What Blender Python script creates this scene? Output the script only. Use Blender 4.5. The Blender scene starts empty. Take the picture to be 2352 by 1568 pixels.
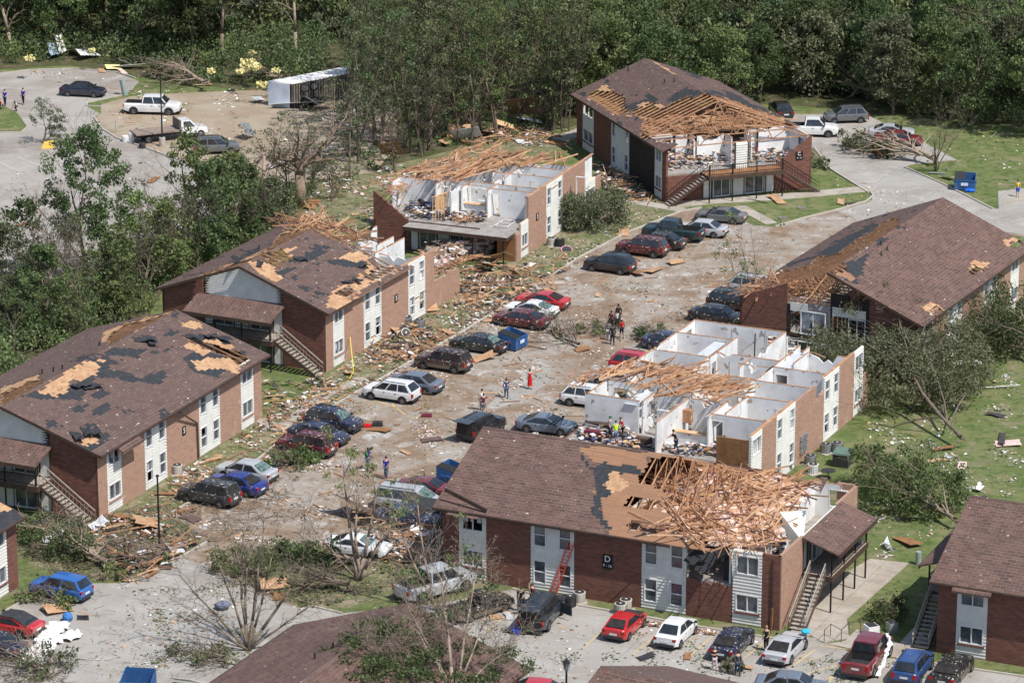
import bpy, bmesh, math, random
from mathutils import Vector, Matrix, noise
R = random.Random(7)
PI = math.pi
rad = math.radians
# ---------------------------------------------------------------- camera
FOC, PITCH, CAMH = 8338.28, 0.306209, 91.38          # focal in pixels of a 2352 px wide frame, pitch, height (m)
cd = bpy.data.cameras.new('camera'); cam = bpy.data.objects.new('camera', cd)
bpy.context.scene.collection.objects.link(cam)
cam.location = (0, 0, CAMH); cam.rotation_euler = (PI/2 - PITCH, 0, 0)
cd.sensor_width = 36; cd.lens = 36*FOC/2352; cd.clip_start = 5; cd.clip_end = 3000
SC = bpy.context.scene; SC.camera = cam
# ---------------------------------------------------------------- sky, sun, exposure
SUN_AZ, SUN_EL = rad(-43), rad(57)
wd = bpy.data.worlds.new('World'); SC.world = wd; wd.use_nodes = True
nt = wd.node_tree; bg = nt.nodes['Background']; sk = nt.nodes.new('ShaderNodeTexSky')
sk.sky_type = 'NISHITA'; sk.sun_disc = False; sk.sun_elevation = SUN_EL; sk.sun_rotation = PI/2 - SUN_AZ
nt.links.new(sk.outputs[0], bg.inputs[0]); bg.inputs[1].default_value = 0.118
sd = bpy.data.lights.new('sun', 'SUN'); sd.energy = 4.1; sd.angle = rad(0.5); sd.color = (1, .965, .91)
so = bpy.data.objects.new('sun', sd); SC.collection.objects.link(so)
so.rotation_euler = Vector((math.cos(SUN_EL)*math.cos(SUN_AZ), math.cos(SUN_EL)*math.sin(SUN_AZ), math.sin(SUN_EL))).to_track_quat('Z', 'Y').to_euler()
SC.view_settings.view_transform = 'Standard'; SC.view_settings.look = 'None'; SC.view_settings.gamma = 1
SC.view_settings.exposure = 0.30
# ---------------------------------------------------------------- photo pixel <-> ground point
CS, SN = math.cos(PITCH), math.sin(PITCH)
def at(u, v, z=0.0):
    x = (u-1176); y = 784-v
    d = Vector((x, FOC*CS + y*SN, -FOC*SN + y*CS)); t = (z-CAMH)/d.z
    return Vector((d.x*t, d.y*t, z))
def px(p):
    y, z = p[1], p[2]-CAMH
    k = FOC/(y*CS - z*SN)
    return (1176 + k*p[0], 784 - k*(y*SN + z*CS))
def Z(n, x, y):      # reading grids used while measuring the photograph
    if n == 'A': return (1291.9+.2563*x, 114.8+.2563*y)
    if n == 'B': return (832.6+.24425*x, 298.6+.24425*y)
    if n == 'C': return (1263.2+.29297*x, 717.7+.29297*y)
    if n == 'D': return (344.5+.31738*x, 488.1+.31738*y)
    c, r = (n-1) % 3, (n-1)//3
    return ((0, 783.8, 1567.6)[c]+.33365*x, (0, 522.5, 1045.1)[r]+.33365*y)
def inpoly(x, y, poly):
    c = False; j = len(poly)-1
    for i in range(len(poly)):
        xi, yi = poly[i]; xj, yj = poly[j]
        if (yi > y) != (yj > y) and x < (xj-xi)*(y-yi)/(yj-yi)+xi: c = not c
        j = i
    return c
def ZP(n, pts): return [Z(n, *p) for p in pts]
# ---------------------------------------------------------------- materials
def new_mat(name):
    m = bpy.data.materials.new(name); m.use_nodes = True
    return m, m.node_tree, m.node_tree.nodes['Principled BSDF']
def noise_fac(nt, coord, scale, detail=4, rough=.6, lo=.35, hi=.65, dist=0):
    n = nt.nodes.new('ShaderNodeTexNoise'); n.inputs['Scale'].default_value = scale; n.inputs['Detail'].default_value = detail
    n.inputs['Roughness'].default_value = rough; n.inputs['Distortion'].default_value = dist
    nt.links.new(coord, n.inputs['Vector'])
    r = nt.nodes.new('ShaderNodeMapRange'); r.inputs[1].default_value = lo; r.inputs[2].default_value = hi
    nt.links.new(n.outputs[0], r.inputs[0]); return r.outputs[0]
def mixc(nt, f, a, b):
    m = nt.nodes.new('ShaderNodeMix'); m.data_type = 'RGBA'
    if isinstance(f, (int, float)): m.inputs[0].default_value = f
    else: nt.links.new(f, m.inputs[0])
    for s, c in ((6, a), (7, b)):
        if isinstance(c, (tuple, list)): m.inputs[s].default_value = (*c[:3], 1)
        else: nt.links.new(c, m.inputs[s])
    return m.outputs[2]
def coordo(nt, which='Object'):
    return nt.nodes.new('ShaderNodeTexCoord').outputs[which]
def bump(nt, b, h, s=.3, d=.02):
    bn = nt.nodes.new('ShaderNodeBump'); bn.inputs['Strength'].default_value = s; bn.inputs['Distance'].default_value = d
    nt.links.new(h, bn.inputs['Height']); nt.links.new(bn.outputs[0], b.inputs['Normal'])
MC = {}
def M(name, c, c2=None, scale=3, rough=.8, metal=0, spec=.3, lo=.35, hi=.65, coat=0, bmp=0, which='Object', specks=None, rnd=0):
    """plain procedural material: two colours mixed by noise, optional specks (colour, scale, amount)"""
    if name in MC: return MC[name]
    m, nt, b = new_mat(name); co = coordo(nt, which)
    if c2 is None: c2 = tuple(x*.75 for x in c)
    f = noise_fac(nt, co, scale, lo=lo, hi=hi); col = mixc(nt, f, c, c2)
    if rnd:
        oi = nt.nodes.new('ShaderNodeObjectInfo'); hs = nt.nodes.new('ShaderNodeHueSaturation')
        mr = nt.nodes.new('ShaderNodeMapRange'); mr.inputs[3].default_value = 1-rnd; mr.inputs[4].default_value = 1+rnd
        nt.links.new(oi.outputs['Random'], mr.inputs[0]); nt.links.new(mr.outputs[0], hs.inputs['Value'])
        mh = nt.nodes.new('ShaderNodeMapRange'); mh.inputs[3].default_value = .5-rnd*.12; mh.inputs[4].default_value = .5+rnd*.06
        wn = nt.nodes.new('ShaderNodeMath'); wn.operation = 'FRACT'; ml = nt.nodes.new('ShaderNodeMath'); ml.operation = 'MULTIPLY'; ml.inputs[1].default_value = 7.31
        nt.links.new(oi.outputs['Random'], ml.inputs[0]); nt.links.new(ml.outputs[0], wn.inputs[0]); nt.links.new(wn.outputs[0], mh.inputs[0]); nt.links.new(mh.outputs[0], hs.inputs['Hue'])
        nt.links.new(col, hs.inputs['Color']); col = hs.outputs[0]
    if specks:
        sc, ss, am = specks
        sf = noise_fac(nt, co, ss, detail=2, rough=.5, lo=am, hi=am+.03); col = mixc(nt, sf, col, sc)
    nt.links.new(col, b.inputs['Base Color']); b.inputs['Roughness'].default_value = rough; b.inputs['Metallic'].default_value = metal
    b.inputs['Specular IOR Level'].default_value = spec; b.inputs['Coat Weight'].default_value = coat; b.inputs['Coat Roughness'].default_value = .06
    if bmp: bump(nt, b, f, bmp)
    MC[name] = m; return m
def brick_mat(name, c1, c2, mort, w=.21, h=.075, m_=.012, bigc=None, bs=.5, rough=.9, specks=None, bias=0, streak=None):
    if name in MC: return MC[name]
    m, nt, b = new_mat(name); uv = coordo(nt, 'UV'); co = coordo(nt)
    t = nt.nodes.new('ShaderNodeTexBrick'); nt.links.new(uv, t.inputs['Vector'])
    t.inputs['Scale'].default_value = 1; t.inputs['Brick Width'].default_value = w; t.inputs['Row Height'].default_value = h
    t.inputs['Mortar Size'].default_value = m_; t.inputs['Bias'].default_value = bias
    t.inputs['Color1'].default_value = (*c1, 1); t.inputs['Color2'].default_value = (*c2, 1); t.inputs['Mortar'].default_value = (*mort, 1)
    col = t.outputs[0]
    col = mixc(nt, noise_fac(nt, co, bs, 5, .65), col, mixc(nt, .45, col, bigc or c2))
    st = noise_fac(nt, co, 9, 3, .7, .3, .8); col = mixc(nt, st, col, mixc(nt, .35, col, c1))
    if streak:
        sc_, am = streak; col = mixc(nt, noise_fac(nt, co, .9, 6, .7, am, am+.12), col, mixc(nt, .55, col, sc_))
    if specks:
        sc, ss, am = specks; col = mixc(nt, noise_fac(nt, co, ss, 2, .5, am, am+.03), col, sc)
    nt.links.new(col, b.inputs['Base Color']); b.inputs['Roughness'].default_value = rough; b.inputs['Specular IOR Level'].default_value = .2
    bump(nt, b, t.outputs[1], .4, -.012)
    MC[name] = m; return m
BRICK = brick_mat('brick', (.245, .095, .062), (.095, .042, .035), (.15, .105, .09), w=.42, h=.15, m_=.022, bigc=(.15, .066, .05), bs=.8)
BRICKL = brick_mat('brick_sunlit', (.42, .225, .15), (.25, .125, .085), (.40, .32, .26), w=.42, h=.15, m_=.02, bigc=(.40, .26, .185), bs=.7, streak=((.58, .52, .46), .58))  # paler copy of the brick for sun-facing walls, sunlight painted into its colour
SHING = brick_mat('shingle', (.158, .106, .090), (.092, .064, .058), (.060, .044, .042), w=.6, h=.27, m_=.02, bigc=(.145, .088, .070), bs=.35, specks=((.62, .58, .54), 3.6, .71))
SHINGR = brick_mat('shingle_red', (.170, .102, .082), (.082, .056, .050), (.26, .185, .155), w=.6, h=.29, m_=.016, bigc=(.085, .045, .036), bs=.6, specks=((.62, .56, .5), 3.6, .725))
OSB = M('osb_board', (.50, .315, .18), (.38, .215, .115), 1.6, specks=((.24, .13, .075), 4, .62))
OSBD = brick_mat('stained_deck', (.36, .20, .115), (.27, .145, .085), (.17, .09, .055), w=2.4, h=.16, m_=.02, bigc=(.22, .13, .09), bs=.8)
LUM = M('lumber', (.50, .275, .155), (.33, .165, .085), .9, rough=.75, specks=((.62, .40, .24), 3, .62))
LUM2 = M('old_lumber', (.34, .21, .14), (.24, .13, .08), 1.4)
LUM3 = M('raw_lumber', (.66, .44, .26), (.52, .30, .16), 1.4)
LUMP = M('pale_lumber', (.62, .43, .25), (.48, .29, .15), 1.2)
PLYW = M('weathered_ply', (.33, .165, .07), (.22, .105, .05), 1.6)
FELT = M('roof_felt', (.026, .029, .034), (.045, .047, .05), 3, rough=.9)
SIDE = M('vinyl_siding', (.70, .69, .63), (.60, .59, .54), 1.2, rough=.55, specks=((.42, .36, .28), 4, .74))
WHITE = M('white_paint', (.78, .78, .77), (.56, .55, .53), .6, rough=.7, lo=.42, hi=.72, specks=((.38, .32, .27), 1.5, .66))
WHITEB = M('white_board', (.80, .80, .78), (.66, .65, .62), 1.5, rough=.6)
VINYLW = M('window_frame_white', (.74, .74, .73), (.6, .6, .6), 2, rough=.5)
TRIMB = M('brown_trim', (.06, .038, .03), (.09, .055, .04), 2, rough=.6)
BLACKM = M('black_metal', (.018, .018, .02), (.03, .03, .03), 4, rough=.5, metal=.4)
GALV = M('galvanised_metal', (.5, .52, .54), (.36, .38, .4), 2, rough=.4, metal=.6)
CONC = M('concrete', (.47, .43, .37), (.38, .34, .29), .8, rough=.9)
CARPET = M('grey_carpet', (.33, .31, .28), (.25, .22, .2), 1.2, rough=.95, specks=((.6, .58, .54), 3, .68))
TREADM = M('stair_tread', (.40, .35, .29), (.30, .26, .22), 2)
GLASS = M('window_glass', (.035, .045, .055), (.13, .15, .17), .8, rough=.12, spec=.8)
CURT = M('blinds', (.62, .63, .66), (.30, .31, .34), 1.4, rough=.7)
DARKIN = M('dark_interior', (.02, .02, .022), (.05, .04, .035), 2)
INSUL = M('pink_insulation', (.66, .42, .36), (.72, .60, .52), 2)
YINS = M('yellow_insulation', (.78, .72, .34), (.7, .62, .3), 3)
BARK = M('bark', (.20, .155, .115), (.11, .085, .065), 3, rough=.95, rnd=.25)
BARKP = M('pale_bark', (.34, .27, .20), (.20, .16, .12), 3, rough=.95, rnd=.2)
TWIG = M('twigs', (.20, .16, .12), (.12, .095, .07), 2, rough=.95)
def leaf_mat(name, c, c2, rnd=.22):
    if name in MC: return MC[name]
    m = M(name, c, c2, .55, rough=.55, spec=.3, lo=.4, hi=.6, rnd=rnd)
    nt = m.node_tree; b = nt.nodes['Principled BSDF']; src = b.inputs['Base Color'].links[0].from_socket
    tr = nt.nodes.new('ShaderNodeBsdfTranslucent'); nt.links.new(src, tr.inputs[0])
    mx = nt.nodes.new('ShaderNodeMixShader'); mx.inputs[0].default_value = .3
    nt.links.new(b.outputs[0], mx.inputs[1]); nt.links.new(tr.outputs[0], mx.inputs[2])
    nt.links.new(mx.outputs[0], nt.nodes['Material Output'].inputs[0]); return m
LEAF = leaf_mat('leaves', (.120, .165, .056), (.180, .228, .088))
LEAFD = leaf_mat('dark_leaves', (.072, .110, .042), (.118, .160, .064))
LEAFO = leaf_mat('dull_leaves', (.165, .180, .100), (.11, .125, .066))
LEAFB = leaf_mat('bright_leaves', (.19, .26, .085), (.13, .19, .06), .12)
LEAFG = leaf_mat('silvery_leaves', (.27, .31, .24), (.15, .20, .13), .12)
CAR_GLASS = M('car_glass', (.012, .015, .018), (.03, .035, .04), 1.5, rough=.08, spec=.9)
TYRE = M('tyre_rubber', (.018, .018, .018), (.035, .033, .03), 5, rough=.85)
RIM = M('alloy_rim', (.50, .50, .51), (.3, .3, .31), 5, rough=.35, metal=.7)
TAIL = M('red_lamp', (.42, .015, .015), (.25, .01, .01), 3, rough=.2)
HEADL = M('clear_lamp', (.62, .64, .66), (.45, .47, .5), 3, rough=.15)
PLATEM = M('number_plate', (.7, .7, .66), (.5, .55, .6), 9)
PLAST = M('black_plastic', (.03, .03, .032), (.045, .045, .045), 4, rough=.6)
SKIN1 = M('skin_light', (.56, .34, .25), (.5, .3, .22), 4, rough=.6)
SKIN2 = M('skin_dark', (.14, .075, .05), (.11, .06, .04), 4, rough=.6)
DUMPB = M('blue_painted_steel', (.028, .095, .25), (.045, .12, .27), 2, rough=.5, specks=((.16, .09, .06), 4, .68))
def flat(name, c, **k): return M(name, c, tuple(x*.82 for x in c), k.pop('scale', 5), **k)
# ---------------------------------------------------------------- mesh builder
class MB:
    def __init__(s): s.v = []; s.f = []; s.m = []; s.sm = False
    def quad(s, *p, m=0):
        i = len(s.v); s.v += [tuple(q) for q in p]; s.f.append(tuple(range(i, i+len(p)))); s.m.append(m); return s
    def hexa(s, P, m=0):      # 8 points: bottom 0-3, top 4-7
        i = len(s.v); s.v += [tuple(q) for q in P]
        for f in ((0, 3, 2, 1), (4, 5, 6, 7), (0, 1, 5, 4), (1, 2, 6, 5), (2, 3, 7, 6), (3, 0, 4, 7)):
            s.f.append(tuple(i+k for k in f)); s.m.append(m)
        return s
    def box(s, x0, x1, y0, y1, z0, z1, m=0):
        return s.hexa([(x0, y0, z0), (x1, y0, z0), (x1, y1, z0), (x0, y1, z0), (x0, y0, z1), (x1, y0, z1), (x1, y1, z1), (x0, y1, z1)], m)
    def beam(s, a, b, w=.05, h=.1, m=0, up=(0, 0, 1)):
        a = Vector(a); b = Vector(b); d = (b-a)
        if d.length < 1e-4: return s
        d.normalize(); sd = d.cross(Vector(up))
        if sd.length < 1e-3: sd = d.cross(Vector((1, 0, 0)))
        sd.normalize(); u = sd.cross(d); sd *= w/2; u *= h/2
        return s.hexa([a-sd-u, a+sd-u, b+sd-u, b-sd-u, a-sd+u, a+sd+u, b+sd+u, b-sd+u], m)
    def prism(s, poly, f0, f1, m=0):    # poly of 2-D points mapped by f0 / f1
        n = len(poly); i = len(s.v)
        s.v += [tuple(f0(*p)) for p in poly]+[tuple(f1(*p)) for p in poly]
        s.f.append(tuple(range(i+n-1, i-1, -1))); s.f.append(tuple(range(i+n, i+2*n))); s.m += [m, m]
        for k in range(n):
            l = (k+1) % n; s.f.append((i+k, i+l, i+n+l, i+n+k)); s.m.append(m)
        return s
    def tube(s, a, b, r0, r1=None, n=6, m=0, caps=True):
        if r1 is None: r1 = r0
        a = Vector(a); b = Vector(b); d = b-a
        if d.length < 1e-5: return s
        d.normalize(); x = d.orthogonal().normalized(); y = d.cross(x); i = len(s.v)
        for c, r in ((a, r0), (b, r1)):
            for k in range(n):
                t = 2*PI*k/n; s.v.append(tuple(c+x*math.cos(t)*r+y*math.sin(t)*r))
        for k in range(n):
            l = (k+1) % n; s.f.append((i+k, i+l, i+n+l, i+n+k)); s.m.append(m)
        if caps:
            s.f.append(tuple(range(i+n-1, i-1, -1))); s.f.append(tuple(range(i+n, i+2*n))); s.m += [m, m]
        return s
    def path(s, pts, r, n=6, m=0):
        for a, b in zip(pts, pts[1:]): s.tube(a, b, r, r, n, m)
        return s
    def ball(s, c, r, n=8, k=5, m=0, sc=(1, 1, 1), jit=0):
        i = len(s.v); c = Vector(c)
        for a in range(k+1):
            th = PI*a/k
            for b in range(n):
                ph = 2*PI*b/n; j = 1+R.uniform(-jit, jit)
                s.v.append((c.x+r*sc[0]*j*math.sin(th)*math.cos(ph), c.y+r*sc[1]*j*math.sin(th)*math.sin(ph), c.z+r*sc[2]*j*math.cos(th)))
        for a in range(k):
            for b in range(n):
                l = (b+1) % n; s.f.append((i+a*n+b, i+(a+1)*n+b, i+(a+1)*n+l, i+a*n+l)); s.m.append(m)
        return s
    def mesh(s, name, mats, smooth=False):
        me = bpy.data.meshes.new(name); me.from_pydata(s.v, [], s.f)
        for m in (mats if isinstance(mats, (list, tuple)) else [mats]): me.materials.append(m)
        me.polygons.foreach_set('material_index', s.m)
        if smooth: me.polygons.foreach_set('use_smooth', [True]*len(s.f))
        uv = me.uv_layers.new(name='UVMap'); co = s.v; dat = []
        for p in me.polygons:
            nx, ny, nz = p.normal
            if abs(nz) < .6:
                l = math.hypot(nx, ny) or 1; tx, ty = -ny/l, nx/l
                for k in p.vertices: v = co[k]; dat += [v[0]*tx+v[1]*ty, v[2]]
            else:
                k_ = 1/max(.3, nz if nz > 0 else -nz)
                for k in p.vertices: v = co[k]; dat += [v[0], v[1]*k_]
        uv.data.foreach_set('uv', dat); me.update(); return me
    def build(s, name, mats, parent=None, loc=None, smooth=False, kind=None):
        o = bpy.data.objects.new(name, s.mesh(name, mats, smooth)); SC.collection.objects.link(o)
        if parent: o.parent = parent
        if loc is not None: o.location = loc
        if kind: o['kind'] = kind
        return o
def tag(o, label=None, cat=None, group=None, kind=None):
    if label: o['label'] = label
    if cat: o['category'] = cat
    if group: o['group'] = group
    if kind: o['kind'] = kind
    return o
def empty(name, loc=(0, 0, 0), rz=0, label=None, cat=None, group=None):
    o = bpy.data.objects.new(name, None); SC.collection.objects.link(o); o.location = loc; o.rotation_euler = (0, 0, rz)
    o.empty_display_size = .3; return tag(o, label, cat, group)
def inst(src, name=None, parent=None):
    o = bpy.data.objects.new(name or src.name.split('.')[0], src.data); SC.collection.objects.link(o)
    if parent: o.parent = parent
    return o
def copy_tree(o, parent=None):
    c = o.copy(); SC.collection.objects.link(c)
    if parent: c.parent = parent
    for ch in list(o.children): copy_tree(ch, c)
    return c
# ================================================================ ground, pavements, paths
def sheet(name, pts, z, m, kind='structure', thick=0.0, sub=False):
    P = [at(*p) if len(p) == 2 else Vector(p) for p in pts]
    bm = bmesh.new(); vs = [bm.verts.new((p.x, p.y, z)) for p in P]; f = bm.faces.new(vs); bm.normal_update()
    if f.normal.z < 0: f.normal_flip()
    if thick:
        r = bmesh.ops.extrude_face_region(bm, geom=[f]); 
        for v in [g for g in r['geom'] if isinstance(g, bmesh.types.BMVert)]: v.co.z -= thick
    bmesh.ops.triangulate(bm, faces=[q for q in bm.faces if len(q.verts) > 4])
    bmesh.ops.recalc_face_normals(bm, faces=bm.faces)
    me = bpy.data.meshes.new(name); bm.to_mesh(me); bm.free(); me.materials.append(m)
    o = bpy.data.objects.new(name, me); SC.collection.objects.link(o); o['kind'] = kind; return o
def ground_mat(name, cols, scales, rough=.95, crack=0, joint=None, specks=None, bs=.3):
    """cols: base, then (colour, noise lo, hi, scale) layers"""
    m, nt, b = new_mat(name); co = coordo(nt); col = cols[0]
    for (c, lo, hi, sc) in cols[1:]:
        col = mixc(nt, noise_fac(nt, co, sc, 7, .62, lo, hi, .4), col, c)
    fine = noise_fac(nt, co, 9, 4, .7, .25, .8); col = mixc(nt, fine, col, mixc(nt, .28, col, (.03, .03, .02)))
    for (c, ss, am) in specks or []:
        col = mixc(nt, noise_fac(nt, co, ss, 2, .5, am, am+.03), col, c)
    if crack:
        v = nt.nodes.new('ShaderNodeTexVoronoi'); v.feature = 'DISTANCE_TO_EDGE'; v.inputs['Scale'].default_value = crack
        n = nt.nodes.new('ShaderNodeTexNoise'); n.inputs['Scale'].default_value = .6; nt.links.new(co, n.inputs[0])
        a = nt.nodes.new('ShaderNodeVectorMath'); a.operation = 'MULTIPLY_ADD'; a.inputs[1].default_value = (2.5, 2.5, 0)
        nt.links.new(n.outputs[1], a.inputs[0]); nt.links.new(co, a.inputs[2]); nt.links.new(a.outputs[0], v.inputs['Vector'])
        r = nt.nodes.new('ShaderNodeMapRange'); r.inputs[1].default_value = .0006; r.inputs[2].default_value = .0022; r.inputs[3].default_value = .6; r.inputs[4].default_value = 0
        nt.links.new(v.outputs[0], r.inputs[0]); col = mixc(nt, r.outputs[0], col, (.12, .11, .10))
    if joint:
        t = nt.nodes.new('ShaderNodeTexBrick'); t.offset = 0; mp = nt.nodes.new('ShaderNodeMapping'); mp.inputs['Rotation'].default_value = (0, 0, joint[1])
        nt.links.new(co, mp.inputs[0]); nt.links.new(mp.outputs[0], t.inputs[0]); t.inputs['Scale'].default_value = 1
        t.inputs['Brick Width'].default_value = joint[0]; t.inputs['Row Height'].default_value = joint[0]; t.inputs['Mortar Size'].default_value = .025
        col = mixc(nt, t.outputs[1], col, mixc(nt, .45, col, (.08, .075, .07)))
    nt.links.new(col, b.inputs['Base Color']); b.inputs['Roughness'].default_value = rough; b.inputs['Specular IOR Level'].default_value = .15
    bump(nt, b, fine, bs, .06); return m
GRASS = ground_mat('grass', [(.135, .178, .055), ((.205, .215, .09), .42, .60, .4), ((.085, .125, .04), .48, .64, 1.3), ((.29, .245, .155), .54, .70, .3)], None, bs=.8, specks=[((.60, .60, .56), 3.3, .735)])
YARD = ground_mat('littered_grass', [(.18, .19, .085), ((.33, .27, .18), .42, .60, .45), ((.12, .145, .055), .48, .62, .9), ((.36, .32, .26), .58, .72, 1.6)], None, bs=.8, specks=[((.68, .66, .62), 3.2, .69), ((.05, .05, .05), 2.3, .72)])
FORESTF = ground_mat('forest_floor', [(.11, .10, .055), ((.075, .10, .03), .4, .6, .4), ((.20, .155, .10), .5, .68, .7)], None, bs=1, specks=[((.6, .58, .5), 2.2, .75)])
LOT = ground_mat('lot_concrete', [(.40, .375, .34), ((.33, .30, .265), .42, .62, .16), ((.44, .42, .39), .5, .7, .5), ((.26, .22, .18), .63, .78, .6)], None, crack=.07, joint=(6.2, rad(25)), specks=[((.70, .69, .66), 2.5, .73), ((.12, .10, .08), 2.9, .735)])
STREET = ground_mat('littered_street', [(.365, .325, .28), ((.25, .175, .12), .42, .57, .22), ((.32, .235, .165), .50, .64, .9), ((.50, .48, .45), .56, .68, .5), ((.15, .105, .075), .58, .68, 1.1)], None, specks=[((.72, .71, .68), 2.6, .695), ((.09, .10, .045), 2.1, .71), ((.05, .05, .05), 3.1, .74)])
FARLOT = ground_mat('far_lot', [(.40, .37, .335), ((.31, .27, .235), .42, .6, .12), ((.43, .41, .38), .5, .7, .4)], None, joint=(9, rad(20)), specks=[((.66, .65, .6), 2, .74), ((.2, .15, .11), 1.8, .72)])
DIRT = ground_mat('bare_dirt', [(.40, .33, .25), ((.33, .26, .185), .42, .6, .2), ((.16, .19, .07), .62, .74, .3)], None, specks=[((.66, .65, .6), 2.3, .73)])
g = MB(); g.quad((-700, 60, 0), (700, 60, 0), (700, 1500, 0), (-700, 1500, 0)); g.build('grass_ground', GRASS, kind='structure')
sheet('forest_floor', [(-700, 30), (-700, 260), (0, 660), (-200, 560), (-300, 880), (0, 800), (300, 830), (380, 640), (720, 520), (860, 405), (1120, 330), (1325, 300), (1340, 220), (1900, 250), (2000, 262), (2200, 282), (2352, 300), (2900, 330), (2900, 30)][:1] +
      [(-600, 160), (0, 160), (160, 150), (330, 180), (620, 215), (640, 250), (520, 400), (300, 560), (60, 640), (-300, 860), (0, 850), (300, 800), (400, 620), (760, 480), (860, 400), (1100, 330), (1325, 290), (1330, 215), (1850, 245), (2000, 262), (2352, 290), (2900, 330), (2900, -200), (-600, -200)], .004, FORESTF)
sheet('yard', [(60, 1200), (200, 1190), (420, 1170), (480, 1238), (300, 1330), (150, 1330), (60, 1290)], .0055, YARD)
sheet('yard', [(490, 1330), (620, 1265), (830, 1295), (1010, 1265), (1010, 1330), (800, 1395), (690, 1400), (580, 1345)], .0055, YARD)
sheet('yard', [(200, 1215), (400, 1180), (560, 1085), (700, 985), (950, 840), (1130, 730), (1335, 600), (1300, 560), (1180, 640), (900, 760), (620, 950), (420, 1080), (230, 1195)], .004, YARD)
sheet('yard', [(600, 600), (700, 430), (860, 390), (1120, 325), (1325, 300), (1330, 330), (1200, 370), (860, 440), (860, 640), (700, 520)], .0065, YARD)
sheet('yard', [(860, 640), (1190, 600), (1330, 600), (1130, 730), (960, 835), (880, 780)], .006, YARD)
sheet('yard', [(1300, 470), (1530, 455), (1600, 478), (1335, 598), (1190, 600), (1250, 545)], .005, YARD)
sheet('far_parking_lot', [(-500, 172), (0, 170), (67, 162), (167, 158.5), (267, 167), (320, 187), (300, 210), (250, 226), (200, 237), (197, 243), (230, 262), (213, 272), (233, 297), (267, 317), (333, 340), (410, 367), (520, 400), (600, 430), (560, 500), (400, 560), (140, 640), (-60, 700), (-700, 900), (-900, 172)], .008, FARLOT)
sheet('dirt_lot', [(232, 240), (300, 222), (400, 215), (640, 205), (900, 225), (930, 320), (860, 395), (700, 420), (560, 410), (430, 375), (410, 367), (333, 340), (267, 317), (240, 300), (218, 272), (232, 262)], .012, DIRT)
sheet('grass_island', [(-60, 245), (10, 245), (40, 262), (62, 292), (52, 303), (-60, 303)], .10, GRASS, thick=.1)
ROAD = [(-200, 1500), (0, 1412), (67, 1371), (150, 1340), (290, 1338), (417, 1278), (474, 1245), (420, 1200), (395, 1178), (560, 1083), (690, 975), (950, 828), (1130, 722), (1335, 590), (1440, 535), (1560, 488), (1610, 478), (1680, 492), (1730, 518), (1781, 521), (1850, 500), (1934, 480), (2000, 462), (2006, 447), (1994, 443), (1904, 387), (1864, 340), (1790, 320), (1700, 300), (1780, 262), (1989, 263.5), (2090, 310), (2198, 368), (2100, 378), (2078, 384), (2161, 420), (2281, 480), (2294, 480), (2292, 439), (2352, 432), (2700, 420), (2700, 640),
        (2352, 545), (2200, 520), (2000, 560), (1740, 655), (1715, 740), (1480, 860), (1345, 975), (1190, 1060), (1010, 1175), (1000, 1262), (830, 1300), (700, 1250), (620, 1262), (590, 1330), (690, 1400), (717, 1392), (784, 1408), (1010, 1385), (1178, 1352), (1300, 1385), (1500, 1420), (1610, 1440), (1790, 1468), (1870, 1462), (1960, 1498), (2300, 1545), (2500, 1580), (2700, 1800), (400, 1900), (-300, 1800)]
sheet('road', ROAD[:2]+ROAD[2:], .016, STREET)
sheet('parking_lot', [(784, 1409), (1010, 1386), (1178, 1354), (1300, 1387), (1500, 1422), (1610, 1442), (1790, 1470), (1870, 1464), (1960, 1500), (2300, 1547), (2500, 1582), (2700, 1800), (400, 1900), (-300, 1800), (-200, 1502), (0, 1414), (67, 1373), (150, 1342), (290, 1340), (417, 1281), (480, 1300), (560, 1345), (690, 1402), (717, 1394)], .020, LOT)
sheet('driveway', [(1934, 482), (2000, 464), (2007, 447), (1996, 443), (1906, 387), (1866, 340), (1792, 322), (1702, 300), (1782, 263), (1988, 264), (2088, 310), (2196, 367), (2100, 377), (2077, 384), (2160, 421), (2280, 481), (2294, 481), (2293, 440), (2352, 433), (2698, 421), (2698, 600), (2352, 540), (2200, 515), (2000, 530)], .020, LOT)
def strip(name, pts, w, z0, z1, m, kind='structure'):
    mb = MB(); P = [at(*p) for p in pts]
    for i, (a, b) in enumerate(zip(P, P[1:])):
        d = (b-a).normalized(); s = Vector((-d.y, d.x, 0))*w/2; e = d*(w*.25)
        a2 = a-e; b2 = b+e; zz = z1+.0015*(i % 2)
        mb.hexa([(a2-s)+Vector((0, 0, z0)), (b2-s)+Vector((0, 0, z0)), (b2+s)+Vector((0, 0, z0)), (a2+s)+Vector((0, 0, z0)), (a2-s)+Vector((0, 0, zz)), (b2-s)+Vector((0, 0, zz)), (b2+s)+Vector((0, 0, zz)), (a2+s)+Vector((0, 0, zz))])
    return mb.build(name, m, kind=kind)
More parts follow.
